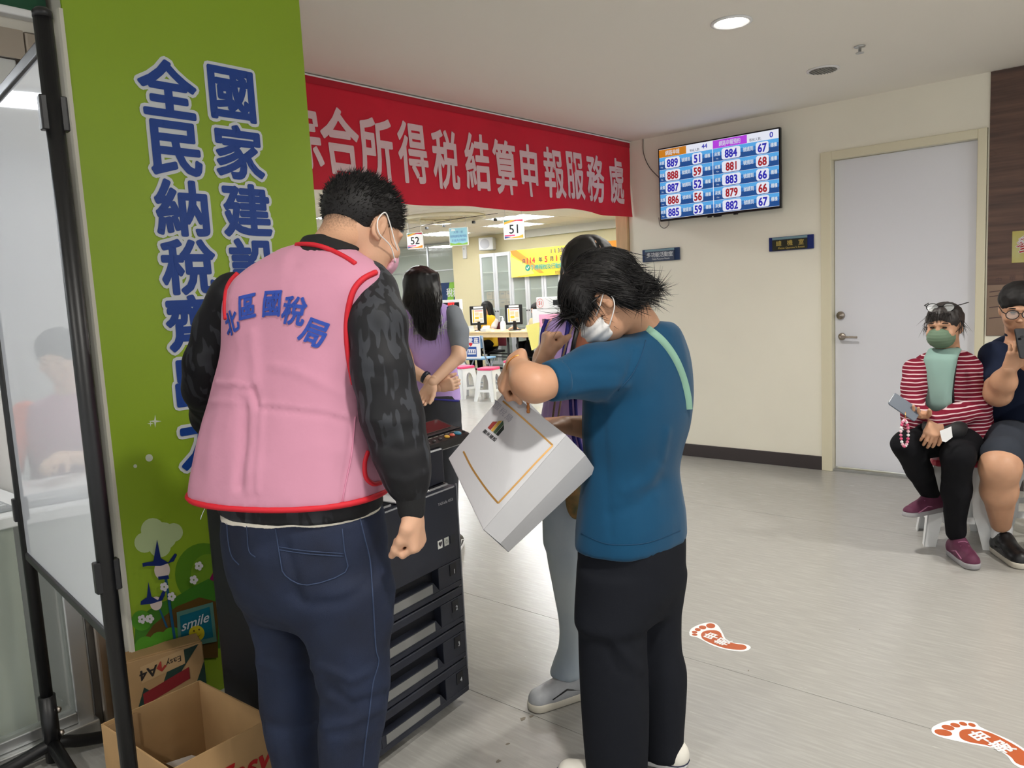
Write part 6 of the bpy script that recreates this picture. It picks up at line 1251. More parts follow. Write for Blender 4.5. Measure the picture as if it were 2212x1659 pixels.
def woman_seated():
    HD = -122.0; LOS = 29; th = HD-LOS; sv, fv = hdg(HD+90), hdg(HD); q = PH
    sc = PH(2062, 1000, 4.10)*A3(1, 1, 0)
    make_stool('white plastic stool with red lid under the person in striped cardigan', 'plastic stools', sc[0], sc[1], 20, (170, 40, 62))
    t = thing('person', sc, 'seated person in maroon striped cardigan, green mask and black trousers', 'person')
    R_ = lambda y, a, b, r=0.72, d=4.08: ring(y, a, b, d, th, r)
    c = SDF(0.008); c.loft([R_(758, 2016, 2080, 0.8), R_(768, 1995, 2095, 0.7), R_(785, 1975, 2108, 0.66), R_(810, 1964, 2116, 0.68), R_(850, 1958, 2122, 0.72), R_(890, 1956, 2125, 0.75), R_(925, 1960, 2130, 0.78), R_(955, 1975, 2136, 0.78)], sv, fv, rnd=0.006, k=0.03)
    # cardigan stands open at the front
    rs, re, rw = q(1978, 800, 4.02), q(1972, 878, 3.93), q(1998, 896, 3.80)
    ls, le, lw = q(2104, 805, 4.06), q(2108, 885, 3.92), q(2022, 908, 3.74)
    c.chain([rs, rs+(re-rs)*0.5, re, rw], [0.062, 0.058, 0.053, 0.036], 0.03); c.chain([ls, ls+(le-ls)*0.5, le, le+(lw-le)*0.5, lw], [0.066, 0.064, 0.062, 0.052, 0.036], 0.03)
    cloth('cardigan', c, striped(), t, wrinkle(0.006, 9, 61, (1, 1, 0.8), 0.001, 30))
    s = SDF(0.007); s.loft([R_(752, 2012, 2072, 0.8, 4.0), R_(775, 2000, 2062, 0.55, 3.955), R_(820, 1996, 2054, 0.5, 3.935), R_(870, 1996, 2052, 0.5, 3.925), R_(888, 2000, 2050, 0.5, 3.93)], sv, fv, rnd=0.008); cloth('tee_shirt', s, mat('tee_mint', (132, 160, 152), 0.8, spec=0.15), t, wrinkle(0.004, 14, 62, (1, 1, 0.4)))
    MB().tube([q(2068, 752, 3.98), q(2062, 790, 3.92), q(2056, 840, 3.90), q(2058, 885, 3.90)], 0.010, 8).build('bag_strap', M_black, t, smooth=True)
    p = SDF(0.008)
    p.ell(q(2085, 950, 4.10), (0.17, 0.17, 0.10), None, 0.04)
    p.chain([q(2075, 955, 4.10), q(2010, 950, 3.93), q(1958, 962, 3.82)], [0.092, 0.080, 0.066], 0.04); p.chain([q(1958, 962, 3.82), q(1985, 1015, 3.90), q(2012, 1070, 3.98)], [0.066, 0.060, 0.044], 0.03)
    p.chain([q(2095, 955, 4.05), q(2078, 965, 3.85), q(2068, 985, 3.70)], [0.095, 0.084, 0.072], 0.04); p.chain([q(2068, 985, 3.70), q(2066, 1060, 3.76), q(2064, 1150, 3.82)], [0.072, 0.062, 0.046], 0.03)
    cloth('trousers', p, M_dpants, t, wrinkle(0.006, 9, 63, (1, 1, 1), 0.001, 30))
    M_sm = mat('shoe_maroon', (92, 40, 66), 0.7, var=0.1, vscale=40)
    a = PH(2066, 1160, 3.84)*A3(1, 1, 0); shoe(t, a, hdg(188), 0.17, M_sm, mat('sole_grey', (150, 148, 150), 0.6), accent=mat('lace_pink', (170, 110, 140), 0.6))
    a = PH(2020, 1080, 3.98); a[2] = max(0.10, a[2]-0.06); shoe(t, a, unit(hdg(-110)+A3(0, 0, -0.12)), 0.17, M_sm, mat('sole_grey', (150, 148, 150), 0.6), accent=mat('lace_pink', (170, 110, 140), 0.6))
    b = SDF(0.0045); hc = q(2040, 704, 4.00); hf = unit(hdg(-132)-A3(0, 0, 0.12)); g, r_, f_, u_ = head(b, hc, hf, A3(0, 0, 1), 1.0, jaw=1.08)
    b.chain([q(2048, 775, 4.06), g(0, -0.02, -0.05)], [0.062, 0.055], 0.03); b.chain([q(2048, 785, 4.06), rs, re, rw], [0.05, 0.045, 0.035, 0.026], 0.02); b.chain([q(2048, 785, 4.06), ls, le, lw], [0.05, 0.045, 0.035, 0.026], 0.02)
    h = SDF(0.003); hand(h, rw, unit(q(1962, 896, 3.72)-rw), unit(A3(0, 0, 1)+hdg(-150)*0.3), left=False, scale=0.95, curl=(18, 28, 20), thumb=(35, 10)); h.cone(re+(rw-re)*0.75, rw, 0.032, 0.028, 0.01)
    hand(h, lw, unit(q(2008, 948, 3.70)-lw), unit(hdg(20)-A3(0, 0, 0.3)), left=True, scale=0.95, curl=(28, 35, 20), thumb=(25, 15)); h.cone(le+(lw-le)*0.8, lw, 0.032, 0.028, 0.01)
    cloth('body', b, M_skin2, t, None, 1, [h]); eyes(t, g, f_)
    hs = SDF(0.005); Rh = np.array([r_, f_, u_]).T; hs.ell(g(0, -0.016, 0.036), (0.086, 0.102, 0.086), Rh, 0.0); hs.ell(g(0, 0.105, -0.04), (0.066, 0.070, 0.086), Rh, 0.012, 's'); hs.ell(g(0, -0.115, 0.01), (0.035, 0.035, 0.035), Rh, 0.02)
    for s_ in (-1, 1): hs.ell(g(0.085*s_, 0.0, -0.012), (0.022, 0.024, 0.038), Rh, 0.008, 's')
    hs.half(g(0, 0, -0.055), -u_); ho = cloth('hair', hs, mat('hair_brown', (40, 34, 32), 0.5, bump=0.3, bscale=120), t, lambda V, N: 0.003*vnoise(V, 60, 2))
    rg = np.random.default_rng(21); rt = [g(rg.uniform(-0.055, 0.055), 0.068+rg.normal()*0.006, 0.075+rg.normal()*0.008) for _ in range(170)]; dr = [f_*0.5-u_*0.8+rg.normal(size=3)*0.25 for _ in rt]; ln = list(rg.uniform(0.03, 0.055, len(rt)))
    for s_ in (-1, 1):
        for _ in range(30): rt.append(g(s_*0.08, rg.uniform(-0.03, 0.04), rg.uniform(-0.02, 0.05))); dr.append(-u_+r_*s_*0.3+rg.normal(size=3)*0.35); ln.append(rg.uniform(0.03, 0.08))
    strands('hair_fringe', rt, dr, ln, MATS['hair_brown'], ho, n=5, r=0.0015, droop=0.1, curlv=0.6)
    mk = SDF(0.004); mk.ell(g(0, 0.042, -0.048), (0.068, 0.082, 0.060), Rh, 0.01); mk.half(g(0, 0.040, 0), -f_); mo = cloth('face_mask', mk, mat('mask_green', (96, 118, 96), 0.7), t, lambda V, N: 0.0006*np.sin(((V-g(0, 0, 0))@u_)*420))
    for s_ in (-1, 1): MB().tube([g(s_*0.062, 0.05, -0.03), g(s_*0.078, 0.02, -0.01), g(s_*0.085, -0.012, 0.0)], 0.0015, 6).build('mask_loop', M_black, mo, smooth=True)
    # sunglasses pushed up on the head
    gu = lambda x, y, z: g(x, 0.0+z*0.3+y*0.62, 0.098+y*0.35-z*0.9) if False else g(x*1.15, y-0.062+0.0, z+0.100)
    glasses(t, gu, unit(f_+u_*0.8), y=0.105, z=0.004, rim=0.0025, name='raised_glasses')
    # lap bag
    lb = SDF(0.007); lb.ell(q(2040, 925, 3.84), (0.13, 0.10, 0.075), None, 0.02); cloth('lap_bag', lb, mat('bag_black', (26, 26, 28), 0.6), t, wrinkle(0.004, 14, 64))
    ph = thing('phone', q(1943, 875, 3.72), 'grey smartphone held by the person in striped cardigan', 'phone'); u1 = unit(q(1965, 888, 3.70)-q(1927, 862, 3.72)); v1 = unit(np.cross(u1, A3(0, 0, 1)*0.5+hdg(180))); R1 = rframe(u1, v1)
    MB().rbox((0, -0.036, -0.004), (0.15, 0.036, 0.004), 0.01, R1, q(1925, 860, 3.74)).build('phone_case', mat('case_grey', (96, 104, 116), 0.35), ph); MB().rbox((0.008, -0.032, 0.004), (0.142, 0.032, 0.005), 0.006, R1, q(1925, 860, 3.74)).build('phone_screen', mat('phone_glass', (20, 22, 28), 0.1), ph)
    ch = thing('phone_charm', q(1954, 915, 3.69), 'pink and white beaded charm dangling from the phone', 'charm'); rg = np.random.default_rng(3)
    for k in range(22):
        w = k/22*2*math.pi; c0 = q(1954+8*math.sin(w), 936-28*math.cos(w), 3.69); rgb = [(224, 120, 150), (236, 190, 200), (236, 232, 232), (214, 80, 120)][k % 4]; MB().lathe([(0.002, -0.0075), (0.0072, -0.003), (0.0072, 0.003), (0.002, 0.0075)], c0, (0, 0, 1), n=8).build('bead', mat('bead_%d_%d' % rgb[:2], rgb, 0.3), ch, smooth=True)
    MB().tube([q(1956, 890, 3.70), q(1955, 910, 3.69)], 0.0015, 6).build('charm_cord', mat('gold', (210, 150, 80), 0.3, metal=1.0), ch, smooth=True)
    tk = thing('ticket_paper', q(2045, 945, 3.66), 'folded white queue ticket held by the person in striped cardigan', 'paper'); MB().prism([(0, 0), (0.055, 0.022), (0.062, -0.03), (0.03, -0.055), (0.012, -0.05)], q(2030, 931, 3.66), CR, A3(0, 0, 1), HF, 0.001).build('sheet', M_white, tk)
woman_seated()
def man_seated():
    HD = -140.0; LOS = 33; th = HD-LOS; sv, fv = hdg(HD+90), hdg(HD); q = PH
    sc = PH(2208, 1000, 4.13)*A3(1, 1, 0)
    make_stool('white plastic stool under the seated person in navy shirt', 'plastic stools', sc[0], sc[1], 28, (190, 50, 80))
    t = thing('person', sc, 'seated person with glasses in navy shirt and grey shorts holding a phone', 'person')
    M_nv = mat('polo_navy', (24, 32, 52), 0.8, spec=0.15); R_ = lambda y, a, b, r=0.75, d=4.1: ring(y, a, b, d, th, r)
    s = SDF(0.008); s.loft([R_(722, 2178, 2232, 0.9), R_(735, 2155, 2262, 0.75), R_(755, 2138, 2285, 0.7), R_(790, 2130, 2296, 0.72), R_(840, 2132, 2300, 0.8), R_(890, 2132, 2304, 0.85), R_(925, 2132, 2306, 0.85)], sv, fv, rnd=0.006, k=0.03)
    rs, re, rw = q(2150, 770, 4.02), q(2156, 850, 3.84), q(2180, 798, 3.72); ls, le, lw = q(2285, 775, 4.04), q(2290, 865, 3.85), q(2235, 800, 3.70)
    s.chain([rs, rs+(re-rs)*0.6], [0.078, 0.072], 0.03); s.chain([ls, ls+(le-ls)*0.6], [0.078, 0.072], 0.03); s.loft([R_(708, 2180, 2222, 1.0, 4.04), R_(726, 2174, 2230, 1.0, 4.05)], sv, fv, k=0.02)
    cloth('polo_shirt', s, M_nv, t, wrinkle(0.005, 9, 71, (1, 1, 0.6), 0.001, 30))
    b = SDF(0.005); hc = q(2200, 664, 3.98); hf = unit(hdg(-152)-A3(0, 0, 0.35)); g, r_, f_, u_ = head(b, hc, hf, A3(0, 0, 1), 1.04, jaw=1.15)
    b.chain([q(2204, 740, 4.06), g(0, -0.02, -0.05)], [0.066, 0.060], 0.03); b.chain([rs+(re-rs)*0.4, rs, q(2204, 760, 4.06), ls, ls+(le-ls)*0.4], [0.055, 0.06, 0.06, 0.06, 0.055], 0.03); b.chain([q(2204, 760, 4.06), q(2215, 950, 4.08), q(2168, 985, 3.70)], [0.08, 0.08, 0.07], 0.03); b.chain([q(2215, 950, 4.08), q(2268, 985, 3.72)], [0.08, 0.07], 0.03)
    b.chain([rs+(re-rs)*0.4, re, re+(rw-re)*0.5, rw], [0.062, 0.060, 0.055, 0.034], 0.03); b.chain([ls+(le-ls)*0.4, le, le+(lw-le)*0.5, lw], [0.062, 0.060, 0.055, 0.034], 0.03)
    b.chain([q(2168, 985, 3.70), q(2160, 1010, 3.66), q(2158, 1060, 3.72), q(2162, 1130, 3.82)], [0.085, 0.086, 0.078, 0.048], 0.03); b.chain([q(2268, 985, 3.72), q(2270, 1010, 3.66), q(2266, 1060, 3.72), q(2262, 1130, 3.82)], [0.085, 0.082, 0.074, 0.046], 0.03)
    h = SDF(0.003); hand(h, rw, unit(q(2196, 762, 3.68)-rw), unit(hdg(20)+A3(0, 0, 0.1)), left=False, scale=1.0, curl=(30, 40, 30), thumb=(40, 5)); hand(h, lw, unit(q(2222, 765, 3.68)-lw), unit(hdg(20)), left=True, scale=1.0, curl=(30, 40, 30), thumb=(40, 5)); h.cone(re+(rw-re)*0.75, rw, 0.040, 0.032, 0.01)
    cloth('body', b, M_skin2, t, None, 1, [h]); eyes(t, g, f_); glasses(t, g, f_, rim=0.0022, rx=0.027, rz=0.023)
    hs = SDF(0.005); Rh = np.array([r_, f_, u_]).T; hs.ell(g(0, -0.014, 0.040), (0.090, 0.108, 0.090), Rh, 0.0); hs.ell(g(0, 0.11, -0.035), (0.075, 0.070, 0.086), Rh, 0.012, 's'); hs.half(g(0, 0, -0.045), -u_)
    for s_ in (-1, 1): hs.ell(g(0.088*s_, 0.0, -0.012), (0.022, 0.024, 0.038), Rh, 0.008, 's')
    cloth('hair', hs, M_hair, t, lambda V, N: 0.003*vnoise(V, 50, 2))
    p = SDF(0.008); p.ell(q(2215, 960, 4.08), (0.2, 0.19, 0.11), None, 0.04); p.chain([q(2195, 950, 4.08), q(2180, 958, 3.86), q(2166, 985, 3.70)], [0.115, 0.108, 0.098], 0.04); p.chain([q(2250, 950, 4.08), q(2265, 958, 3.86), q(2268, 985, 3.70)], [0.115, 0.108, 0.098], 0.04); cloth('shorts', p, mat('shorts_slate', (50, 54, 62), 0.85, spec=0.15), t, wrinkle(0.006, 9, 72))
    for x, hh in ((2164, 190), (2262, 200)):
        a = PH(x, 1148, 3.85)*A3(1, 1, 0); shoe(t, a, hdg(hh), 0.20, M_black, mat('sole_bone', (196, 190, 176), 0.6), w=0.05, accent=mat('lace_dark', (50, 50, 54), 0.6)); cu = SDF(0.006); cu.cone(a+A3(0, 0, 0.08), a+A3(0, 0, 0.135), 0.048, 0.047, 0.0); cloth('sock', cu, M_white, t)
    ph = thing('phone', q(2210, 745, 3.66), 'dark smartphone in the hands of the seated person in navy shirt', 'phone'); R1 = rframe(CR, unit(CU+HF*0.3)); MB().rbox((-0.038, -0.075, -0.005), (0.038, 0.075, 0.004), 0.01, R1, q(2214, 742, 3.655)).build('phone_case', mat('case_black', (26, 28, 34), 0.3), ph); MB().lathe([(0.008, 0), (0.008, 0.002)], q(2206, 728, 3.655)-HF*0.004, -HF, n=12).build('camera_lens', M_black, ph)
man_seated()
# ================================================================ SERVICE HALL BEHIND THE BANNER
def hx(px, py, X): return onx(px, py, X)
# ---- counter tables
ZD = 0.80; XD = 10.2
ya, yj, yb_ = hx(960, 716, XD)[1], hx(1100, 717, XD)[1], hx(1205, 717, XD)[1]
M_dtop = mat('counter_wood', (222, 196, 152), 0.5, var=0.06, vscale=5); M_dleg = mat('table_black', (28, 28, 30), 0.5)
for y0, y1, lb in ((yj+0.01, ya, 'long pale wood counter table in front of the clerk with yellow vest'), (yb_, yj-0.01, 'pale wood counter table beside the number 51 screen')):
    t = thing('counter_table', (XD+0.35, (y0+y1)/2, 0), lb, 'table', 'counter tables')
    MB().rbox((XD, y0, ZD-0.03), (XD+0.70, y1, ZD), 0.01).build('table_top', M_dtop, t); MB().box((XD+0.01, y0+0.01, ZD-0.10), (XD+0.69, y1-0.01, ZD-0.03)).build('apron', M_dtop, t)
    for x in (XD+0.08, XD+0.62):
        for y in (y0+0.10, y1-0.10): MB().tube([(x, y, 0), (x, y, ZD-0.10)], 0.02, 10).build('leg', M_dleg, t, smooth=True)
        MB().tube([(x, y0+0.1, 0.35), (x, y1-0.1, 0.35)], 0.012, 8).build('stretcher', M_dleg, t, smooth=True)
# ---- monitors with paper notices
for px, lb in ((1033, 'black computer monitor with yellow notice in front of the clerk'), (1110, 'black computer monitor with yellow notice beside the white spray bottle')):
    X = XD+0.32; c = hx(px, 690, X); hw_, hh_ = (0.135, 0.165); zc = ZD+0.27; t = thing('computer_monitor', (X, c[1], ZD), lb, 'monitor', 'monitors on the counter')
    RM = rotz(28); O = A3(X, c[1], zc)
    MB().rbox((-0.0, -hw_-0.02, -hh_), (0.04, hw_+0.02, hh_+0.02), 0.008, RM, O, ax=0).build('monitor_shell', M_black, t)
    MB().tube([A3(X+0.02, c[1], ZD+0.01), A3(X+0.02, c[1], zc-0.1)], 0.035, 10).build('stand_neck', M_black, t); MB().rbox((-0.08, -0.10, 0), (0.10, 0.10, 0.015), 0.03, RM, A3(X+0.02, c[1], ZD)).build('stand_base', M_black, t)
    n = MB(); k = 0
    for (u0, u1, v0, v1, m_) in ((-0.115, 0.105, -0.125, 0.125, 0), (-0.10, -0.075, -0.115, 0.115, 1), (-0.06, 0.09, 0.085, 0.105, 2), (-0.06, 0.015, 0.01, 0.07, 3), (-0.06, 0.015, -0.055, -0.01, 1), (0.03, 0.09, -0.04, 0.06, 3), (0.03, 0.09, -0.11, -0.06, 4), (-0.06, 0.02, -0.11, -0.075, 3), (-0.08, 0.10, 0.14, 0.175, 0)):
        n.mi = m_; k += 1; n.add([O+RM @ A3(-0.001-0.0004*k, -u, v) for u, v in ((u0, v0), (u1, v0), (u1, v1), (u0, v1))], [(0, 1, 2, 3)])
    n.build('notice_sheet', [M_white, mat('n_yellow', (226, 190, 60), 0.6), mat('n_red', (220, 150, 140), 0.6), mat('n_tan', (224, 200, 160), 0.6), mat('n_grey', (200, 200, 190), 0.6)], t)
# ---- number screens 52 and 51
def number_screen(px0, px1, num, pink, lb, X, leg):
    a, b = hx(px0, 690, X), hx(px1, 690, X); y1, y0 = a[1], b[1]; zt = hx(px0, 668 if num == '51' else 672, X)[2]; t = thing('number_screen', (X, (y0+y1)/2, 0), lb, 'screen', 'counter number screens')
    MB().rbox((X, y0, 0.78 if leg else 0.02), (X+0.03, y1, zt), 0.01, ax=0).build('panel', M_white, t)
    w = (y1-y0); hy0, hy1 = y0+0.02, y1-0.10*w; zb = zt+0.19
    MB().rbox((X-0.01, hy0, zt+0.005), (X+0.05, hy1, zb), 0.012, ax=0).build('header_box', M_white, t)
    MB().box((X-0.012, hy0+0.03, zt+0.055), (X-0.010, hy0+(hy1-hy0)*0.62, zb-0.05)).build('led_display', M_black, t)
    l = MB(); l.text('087' if num == '52' else '093', A3(X-0.0135, hy0+(hy1-hy0)*0.30, (zt+zb)/2+0.004), A3(0, -1, 0), UZ, 0.11, dil=0.05); l.build('led_digits', em('led_red', (255, 40, 40), 1.6), t)
    n = MB().text(num, A3(X-0.0125, hy1-0.085, (zt+zb)/2), A3(0, -1, 0), UZ, 0.085, dil=0.02); n.build('number_lettering', mat('num_red', (214, 80, 70), 0.5), t)
    MB().tube([A3(X-0.012, hy1-0.085+0.07*math.cos(w_), (zt+zb)/2+0.07*math.sin(w_)) for w_ in np.linspace(0, 6.28, 25)[:-1]], 0.003, 5, closed=True).build('number_ring', mat('num_red', (214, 80, 70), 0.5), t)
    if pink: 
        MB().box((X-0.003, y0+0.02, zt-0.30), (X, y1-0.14*w, zt-0.09), ).build('pink_sheet', mat('sheet_pink', (240, 170, 200), 0.6), t)
        m = MB(); 
        for i, ch in enumerate('讓座專用'): m.text(ch, A3(X-0.004, y1-0.14*w-0.10-i*0.10, zt-0.20), A3(0, -1, 0), UZ, 0.085, dil=0.02)
        m.build('sheet_lettering', mat('ink_grey', (80, 60, 70), 0.6), t)
    if num == '51': MB().prism([(0, 0), (0.30, 0.05), (0.24, -0.36), (0.10, -0.42)], A3(X-0.012, hx(1137, 703, X)[1], hx(1137, 703, X)[2]), A3(0, -1, 0), UZ, A3(-1, 0, 0), 0.002).build('yellow_sheet', mat('paper_yellow', (236, 226, 130), 0.7), t)
    MB().rbox((X-0.004, y0+0.02, zt-0.12), (X+0.0, y0+0.10, zt-0.02), 0.004, ax=0).build('red_tag', mat('tag_red', (214, 40, 50), 0.5), t)
number_screen(926, 999, '52', True, 'white counter screen with red digits half hidden by the long haired person', XD-0.10, False)
number_screen(1150, 1262, '51', True, 'white counter screen with red digits right of the two monitors', XD-0.14, False)
# ---- small things on the counter
def onc(px, X=XD+0.15): return A3(X, hx(px, 712, X)[1], ZD)
c = onc(1087); bt_ = thing('spray_bottle', c, 'white plastic bottle standing between the two monitors', 'bottle'); MB().lathe([(0.05, 0), (0.052, 0.01), (0.052, 0.13), (0.04, 0.165), (0.018, 0.18), (0.018, 0.20)], c, n=18).build('bottle_body', M_white, bt_, smooth=True); MB().lathe([(0.02, 0.20), (0.02, 0.225), (0.008, 0.23), (0.008, 0.26)], c, n=12).build('pump_head', M_white, bt_, smooth=True); MB().tube([c+A3(0, 0, 0.255), c+A3(-0.02, 0.05, 0.26)], 0.006, 8).build('nozzle', M_white, bt_, smooth=True)
for px, lb in ((1014, 'white tissue box on the counter left of the clerk'), (1049, 'clear tray of papers on the counter under the first monitor')):
    c = onc(px, XD+0.10); t = thing('desk_tray', c, lb, 'box'); MB().rbox((-0.07, -0.07, 0.0), (0.07, 0.07, 0.055), 0.012, None, c).build('tray', mat('tray_pale', (214, 216, 214), 0.35), t)
    for k in range(4): MB().prism([(0, 0), (0.06, 0.01), (0.05, 0.05), (0.01, 0.045)], c+A3(-0.02+0.01*k, 0.05-0.03*k, 0.05), A3(0.1, -1, 0.2), A3(0, 0.2, 1), A3(1, 0, 0), 0.002).build('tissue', M_white, t)
for px, lb in ((1031, 'small round pad on the counter under the left monitor'), (1064, 'small round pad on the counter between tray and bottle'), (1117, 'small round pad on the counter under the right monitor'), (1130, 'small round pad on the counter at the right end of the monitors')):
    c = onc(px, XD+0.06); t = thing('ink_pad', c, lb, 'pad', 'small pads on the counter'); MB().lathe([(0.03, 0), (0.032, 0.006), (0.03, 0.014), (0.02, 0.016)], c, n=16).build('case', M_white, t, smooth=True); MB().lathe([(0.018, 0.0162), (0.016, 0.0175)], c, n=12).build('pad_top', mat('pad_red', (190, 60, 60), 0.6), t)
# ---- clerk and a second clerk
def clerk(px, py, X, lb, vest, seed):
    c = hx(px, py, X); fv = A3(-1, 0.15, 0); fv = unit(fv); sv = np.cross(fv, A3(0, 0, 1)); t = thing('person', (X, c[1], 0), lb, 'person')
    b = SDF(0.007); g, r_, f_, u_ = head(b, c, unit(fv-A3(0, 0, 0.25)+A3(0, 0.15, 0)), A3(0, 0, 1), 1.0); nk = c+A3(0.02, 0, -0.16); b.chain([nk, g(0, -0.02, -0.05)], [0.055, 0.046], 0.03)
    el1, el2 = c+A3(-0.10, -0.22, -0.47), c+A3(-0.10, 0.22, -0.47)
    for s_, el in ((-1, el1), (1, el2)):
        w = A3(XD+0.58, c[1]+s_*(0.30 if s_ > 0 else 0.20), ZD+0.04); b.chain([nk+A3(0.03, s_*0.17, -0.12), el, w], [0.05, 0.042, 0.03], 0.03); hand(b, w, A3(-1, s_*0.2, 0), A3(0, 0, -1), left=(s_ < 0), scale=0.95)
    cloth('body', b, M_skin3, t); eyes(t, g, f_)
    v = SDF(0.010); R = lambda z, a, d: (A3(X+0.03, c[1], c[2]+z), a, d); v.loft([R(-0.13, 0.06, 0.05), R(-0.17, 0.17, 0.09), R(-0.25, 0.20, 0.11), R(-0.42, 0.19, 0.12), R(-0.75, 0.20, 0.14)], sv, fv, rnd=0.01); ve = cloth('vest', v, mat('vest_%d' % vest[1], vest, 0.8), t, wrinkle(0.004, 9, seed))
    s = SDF(0.009)
    for s_, el in ((-1, el1), (1, el2)): q0 = nk+A3(0.03, s_*0.17, -0.12); s.chain([q0, q0+(el-q0)*0.55], [0.066, 0.060], 0.02)
    cloth('sleeves', s, mat('tee_pale', (206, 196, 190), 0.8), t)
    hs = SDF(0.007); Rh = np.array([r_, f_, u_]).T; hs.ell(g(0, -0.012, 0.034), (0.088, 0.104, 0.088), Rh, 0.0); hs.ell(g(0, 0.11, -0.055), (0.060, 0.075, 0.10), Rh, 0.015, 's')
    for s_ in (-1, 1): hs.cone(g(0.068*s_, 0.0, 0.0), g(0.085*s_, 0.01, -0.26), 0.032, 0.028, 0.02)
    hs.cone(g(0, -0.07, 0), g(0, -0.07, -0.26), 0.07, 0.06, 0.03); cloth('hair', hs, M_hair, t, lambda V, N: 0.003*vnoise(V*np.array([1, 1, 0.15]), 60, 6))
    p = SDF(0.012); p.ell(A3(X+0.03, c[1], 0.50), (0.18, 0.19, 0.12), None, 0.04)
    for s_ in (-1, 1): p.chain([A3(X, c[1]+s_*0.09, 0.52), A3(X-0.38, c[1]+s_*0.10, 0.52)], [0.09, 0.07], 0.03); p.chain([A3(X-0.38, c[1]+s_*0.10, 0.52), A3(X-0.36, c[1]+s_*0.10, 0.06)], [0.068, 0.05], 0.03)
    cloth('trousers', p, M_dpants, t)
    ch = thing('office_chair', (X+0.05, c[1], 0), 'dark office chair under ' + ('the clerk in yellow vest' if seed == 81 else 'the half hidden clerk'), 'chair', 'office chairs'); MB().rbox((X-0.2, c[1]-0.23, 0.34), (X+0.26, c[1]+0.23, 0.385), 0.05).build('seat', M_black, ch); MB().rbox((X+0.27, c[1]-0.21, 0.45), (X+0.31, c[1]+0.21, 0.92), 0.02, ax=0).build('backrest', mat('mesh_maroon', (100, 26, 40), 0.7), ch); MB().tube([(X+0.28, c[1], 0.46), (X+0.22, c[1], 0.36)], 0.02, 8).build('back_bar', M_black, ch); MB().tube([(X, c[1], 0.06), (X, c[1], 0.35)], 0.025, 10).build('column', M_black, ch)
    for k in range(5): w = k*1.2566; MB().tube([(X, c[1], 0.07), (X+0.27*math.cos(w), c[1]+0.27*math.sin(w), 0.04)], 0.018, 8).build('base_leg', M_black, ch)
clerk(1050, 664, 11.05, 'seated clerk with long black hair and yellow vest behind the monitors', (226, 180, 40), 81)
clerk(1158, 668, 11.05, 'seated clerk mostly hidden behind the number 51 screen', (200, 190, 150), 82)
# ---- stools and folding chair in the hall
for (px, py), lb, rz in (((1058, 868), 'white plastic stool with pink lid nearest the folding chair', 12), ((1003, 862), 'white plastic stool with pink lid half hidden by the long haired person', -8), ((1112, 846), 'white plastic stool with pink lid behind the raised hand', 20)):
    q_ = onz(px, py); make_stool(lb, 'plastic stools', q_[0]+0.12, q_[1]+0.10, rz, (232, 70, 120))
q_ = onz(1040, 832); fc_ = thing('folding_chair', (0, 0, 0), 'light blue folding chair with white priority seat sign before the counter', 'chair'); M_fb = mat('chair_blue', (120, 160, 196), 0.45); M_fg = mat('chair_tube', (150, 156, 164), 0.35, metal=0.6)
MB().rbox((-0.20, -0.20, 0.43), (0.20, 0.20, 0.455), 0.03).build('seat', M_fb, fc_); 
MB().grid(lambda u, v: A3(-0.24-0.03*math.cos((u-0.5)*2.4)+0.02, (u-0.5)*0.42, 0.62+v*0.20), 8, 3).build('backrest', M_fb, fc_, smooth=True).modifiers.new('t', 'SOLIDIFY').thickness = 0.012
for s_ in (-1, 1):
    MB().tube([(-0.27, s_*0.21, 0.82), (-0.22, s_*0.21, 0.50), (0.22, s_*0.21, 0.0)], 0.012, 8).build('leg', M_fg, fc_, smooth=True); MB().tube([(0.16, s_*0.185, 0.44), (-0.24, s_*0.185, 0.0)], 0.012, 8).build('leg', M_fg, fc_, smooth=True)
for x_ in (0.22, -0.24): MB().tube([(x_, -0.2, 0.015), (x_, 0.2, 0.015)], 0.009, 8).build('crossbar', M_fg, fc_, smooth=True)
sg = MB().box((-0.292, -0.18, 0.46), (-0.285, 0.16, 0.82)).build('seat_sign', M_white, fc_)
sb = MB(); sb.mi = 0; sb.quad((-0.2925, 0.15, 0.70), (-0.2925, -0.17, 0.70), (-0.2925, -0.17, 0.80), (-0.2925, 0.15, 0.80)); sb.quad((-0.2925, 0.07, 0.49), (-0.2925, -0.11, 0.49), (-0.2925, -0.11, 0.65), (-0.2925, 0.07, 0.65)); sb.build('sign_blue', mat('sign_royal', (36, 76, 150), 0.5), sg)
sb = MB()
for i, ch in enumerate('博愛座'): sb.text(ch, A3(-0.2935, 0.09-i*0.10, 0.75), A3(0, -1, 0), UZ, 0.085, dil=0.02)
sb.quad((-0.2935, 0.055, 0.53), (-0.2935, -0.095, 0.53), (-0.2935, -0.095, 0.61), (-0.2935, 0.055, 0.61)); sb.build('sign_lettering', M_white, sg)
sb = MB().text('♥', A3(-0.2935, -0.01, 0.685), A3(0, -1, 0), UZ, 0.06, dil=0.02); sb.build('sign_heart', mat('heart_red', (200, 40, 50), 0.5), sg)
sb = MB()
for i in range(4): sb.text('♿' if False else '♟', A3(-0.2945, 0.035-i*0.036, 0.57), A3(0, -1, 0), UZ, 0.05)
sb.build('sign_icons', mat('sign_royal', (36, 76, 150), 0.5), sg)
fc_.location = (q_[0], q_[1], 0); fc_.rotation_euler = (0, 0, math.radians(14))
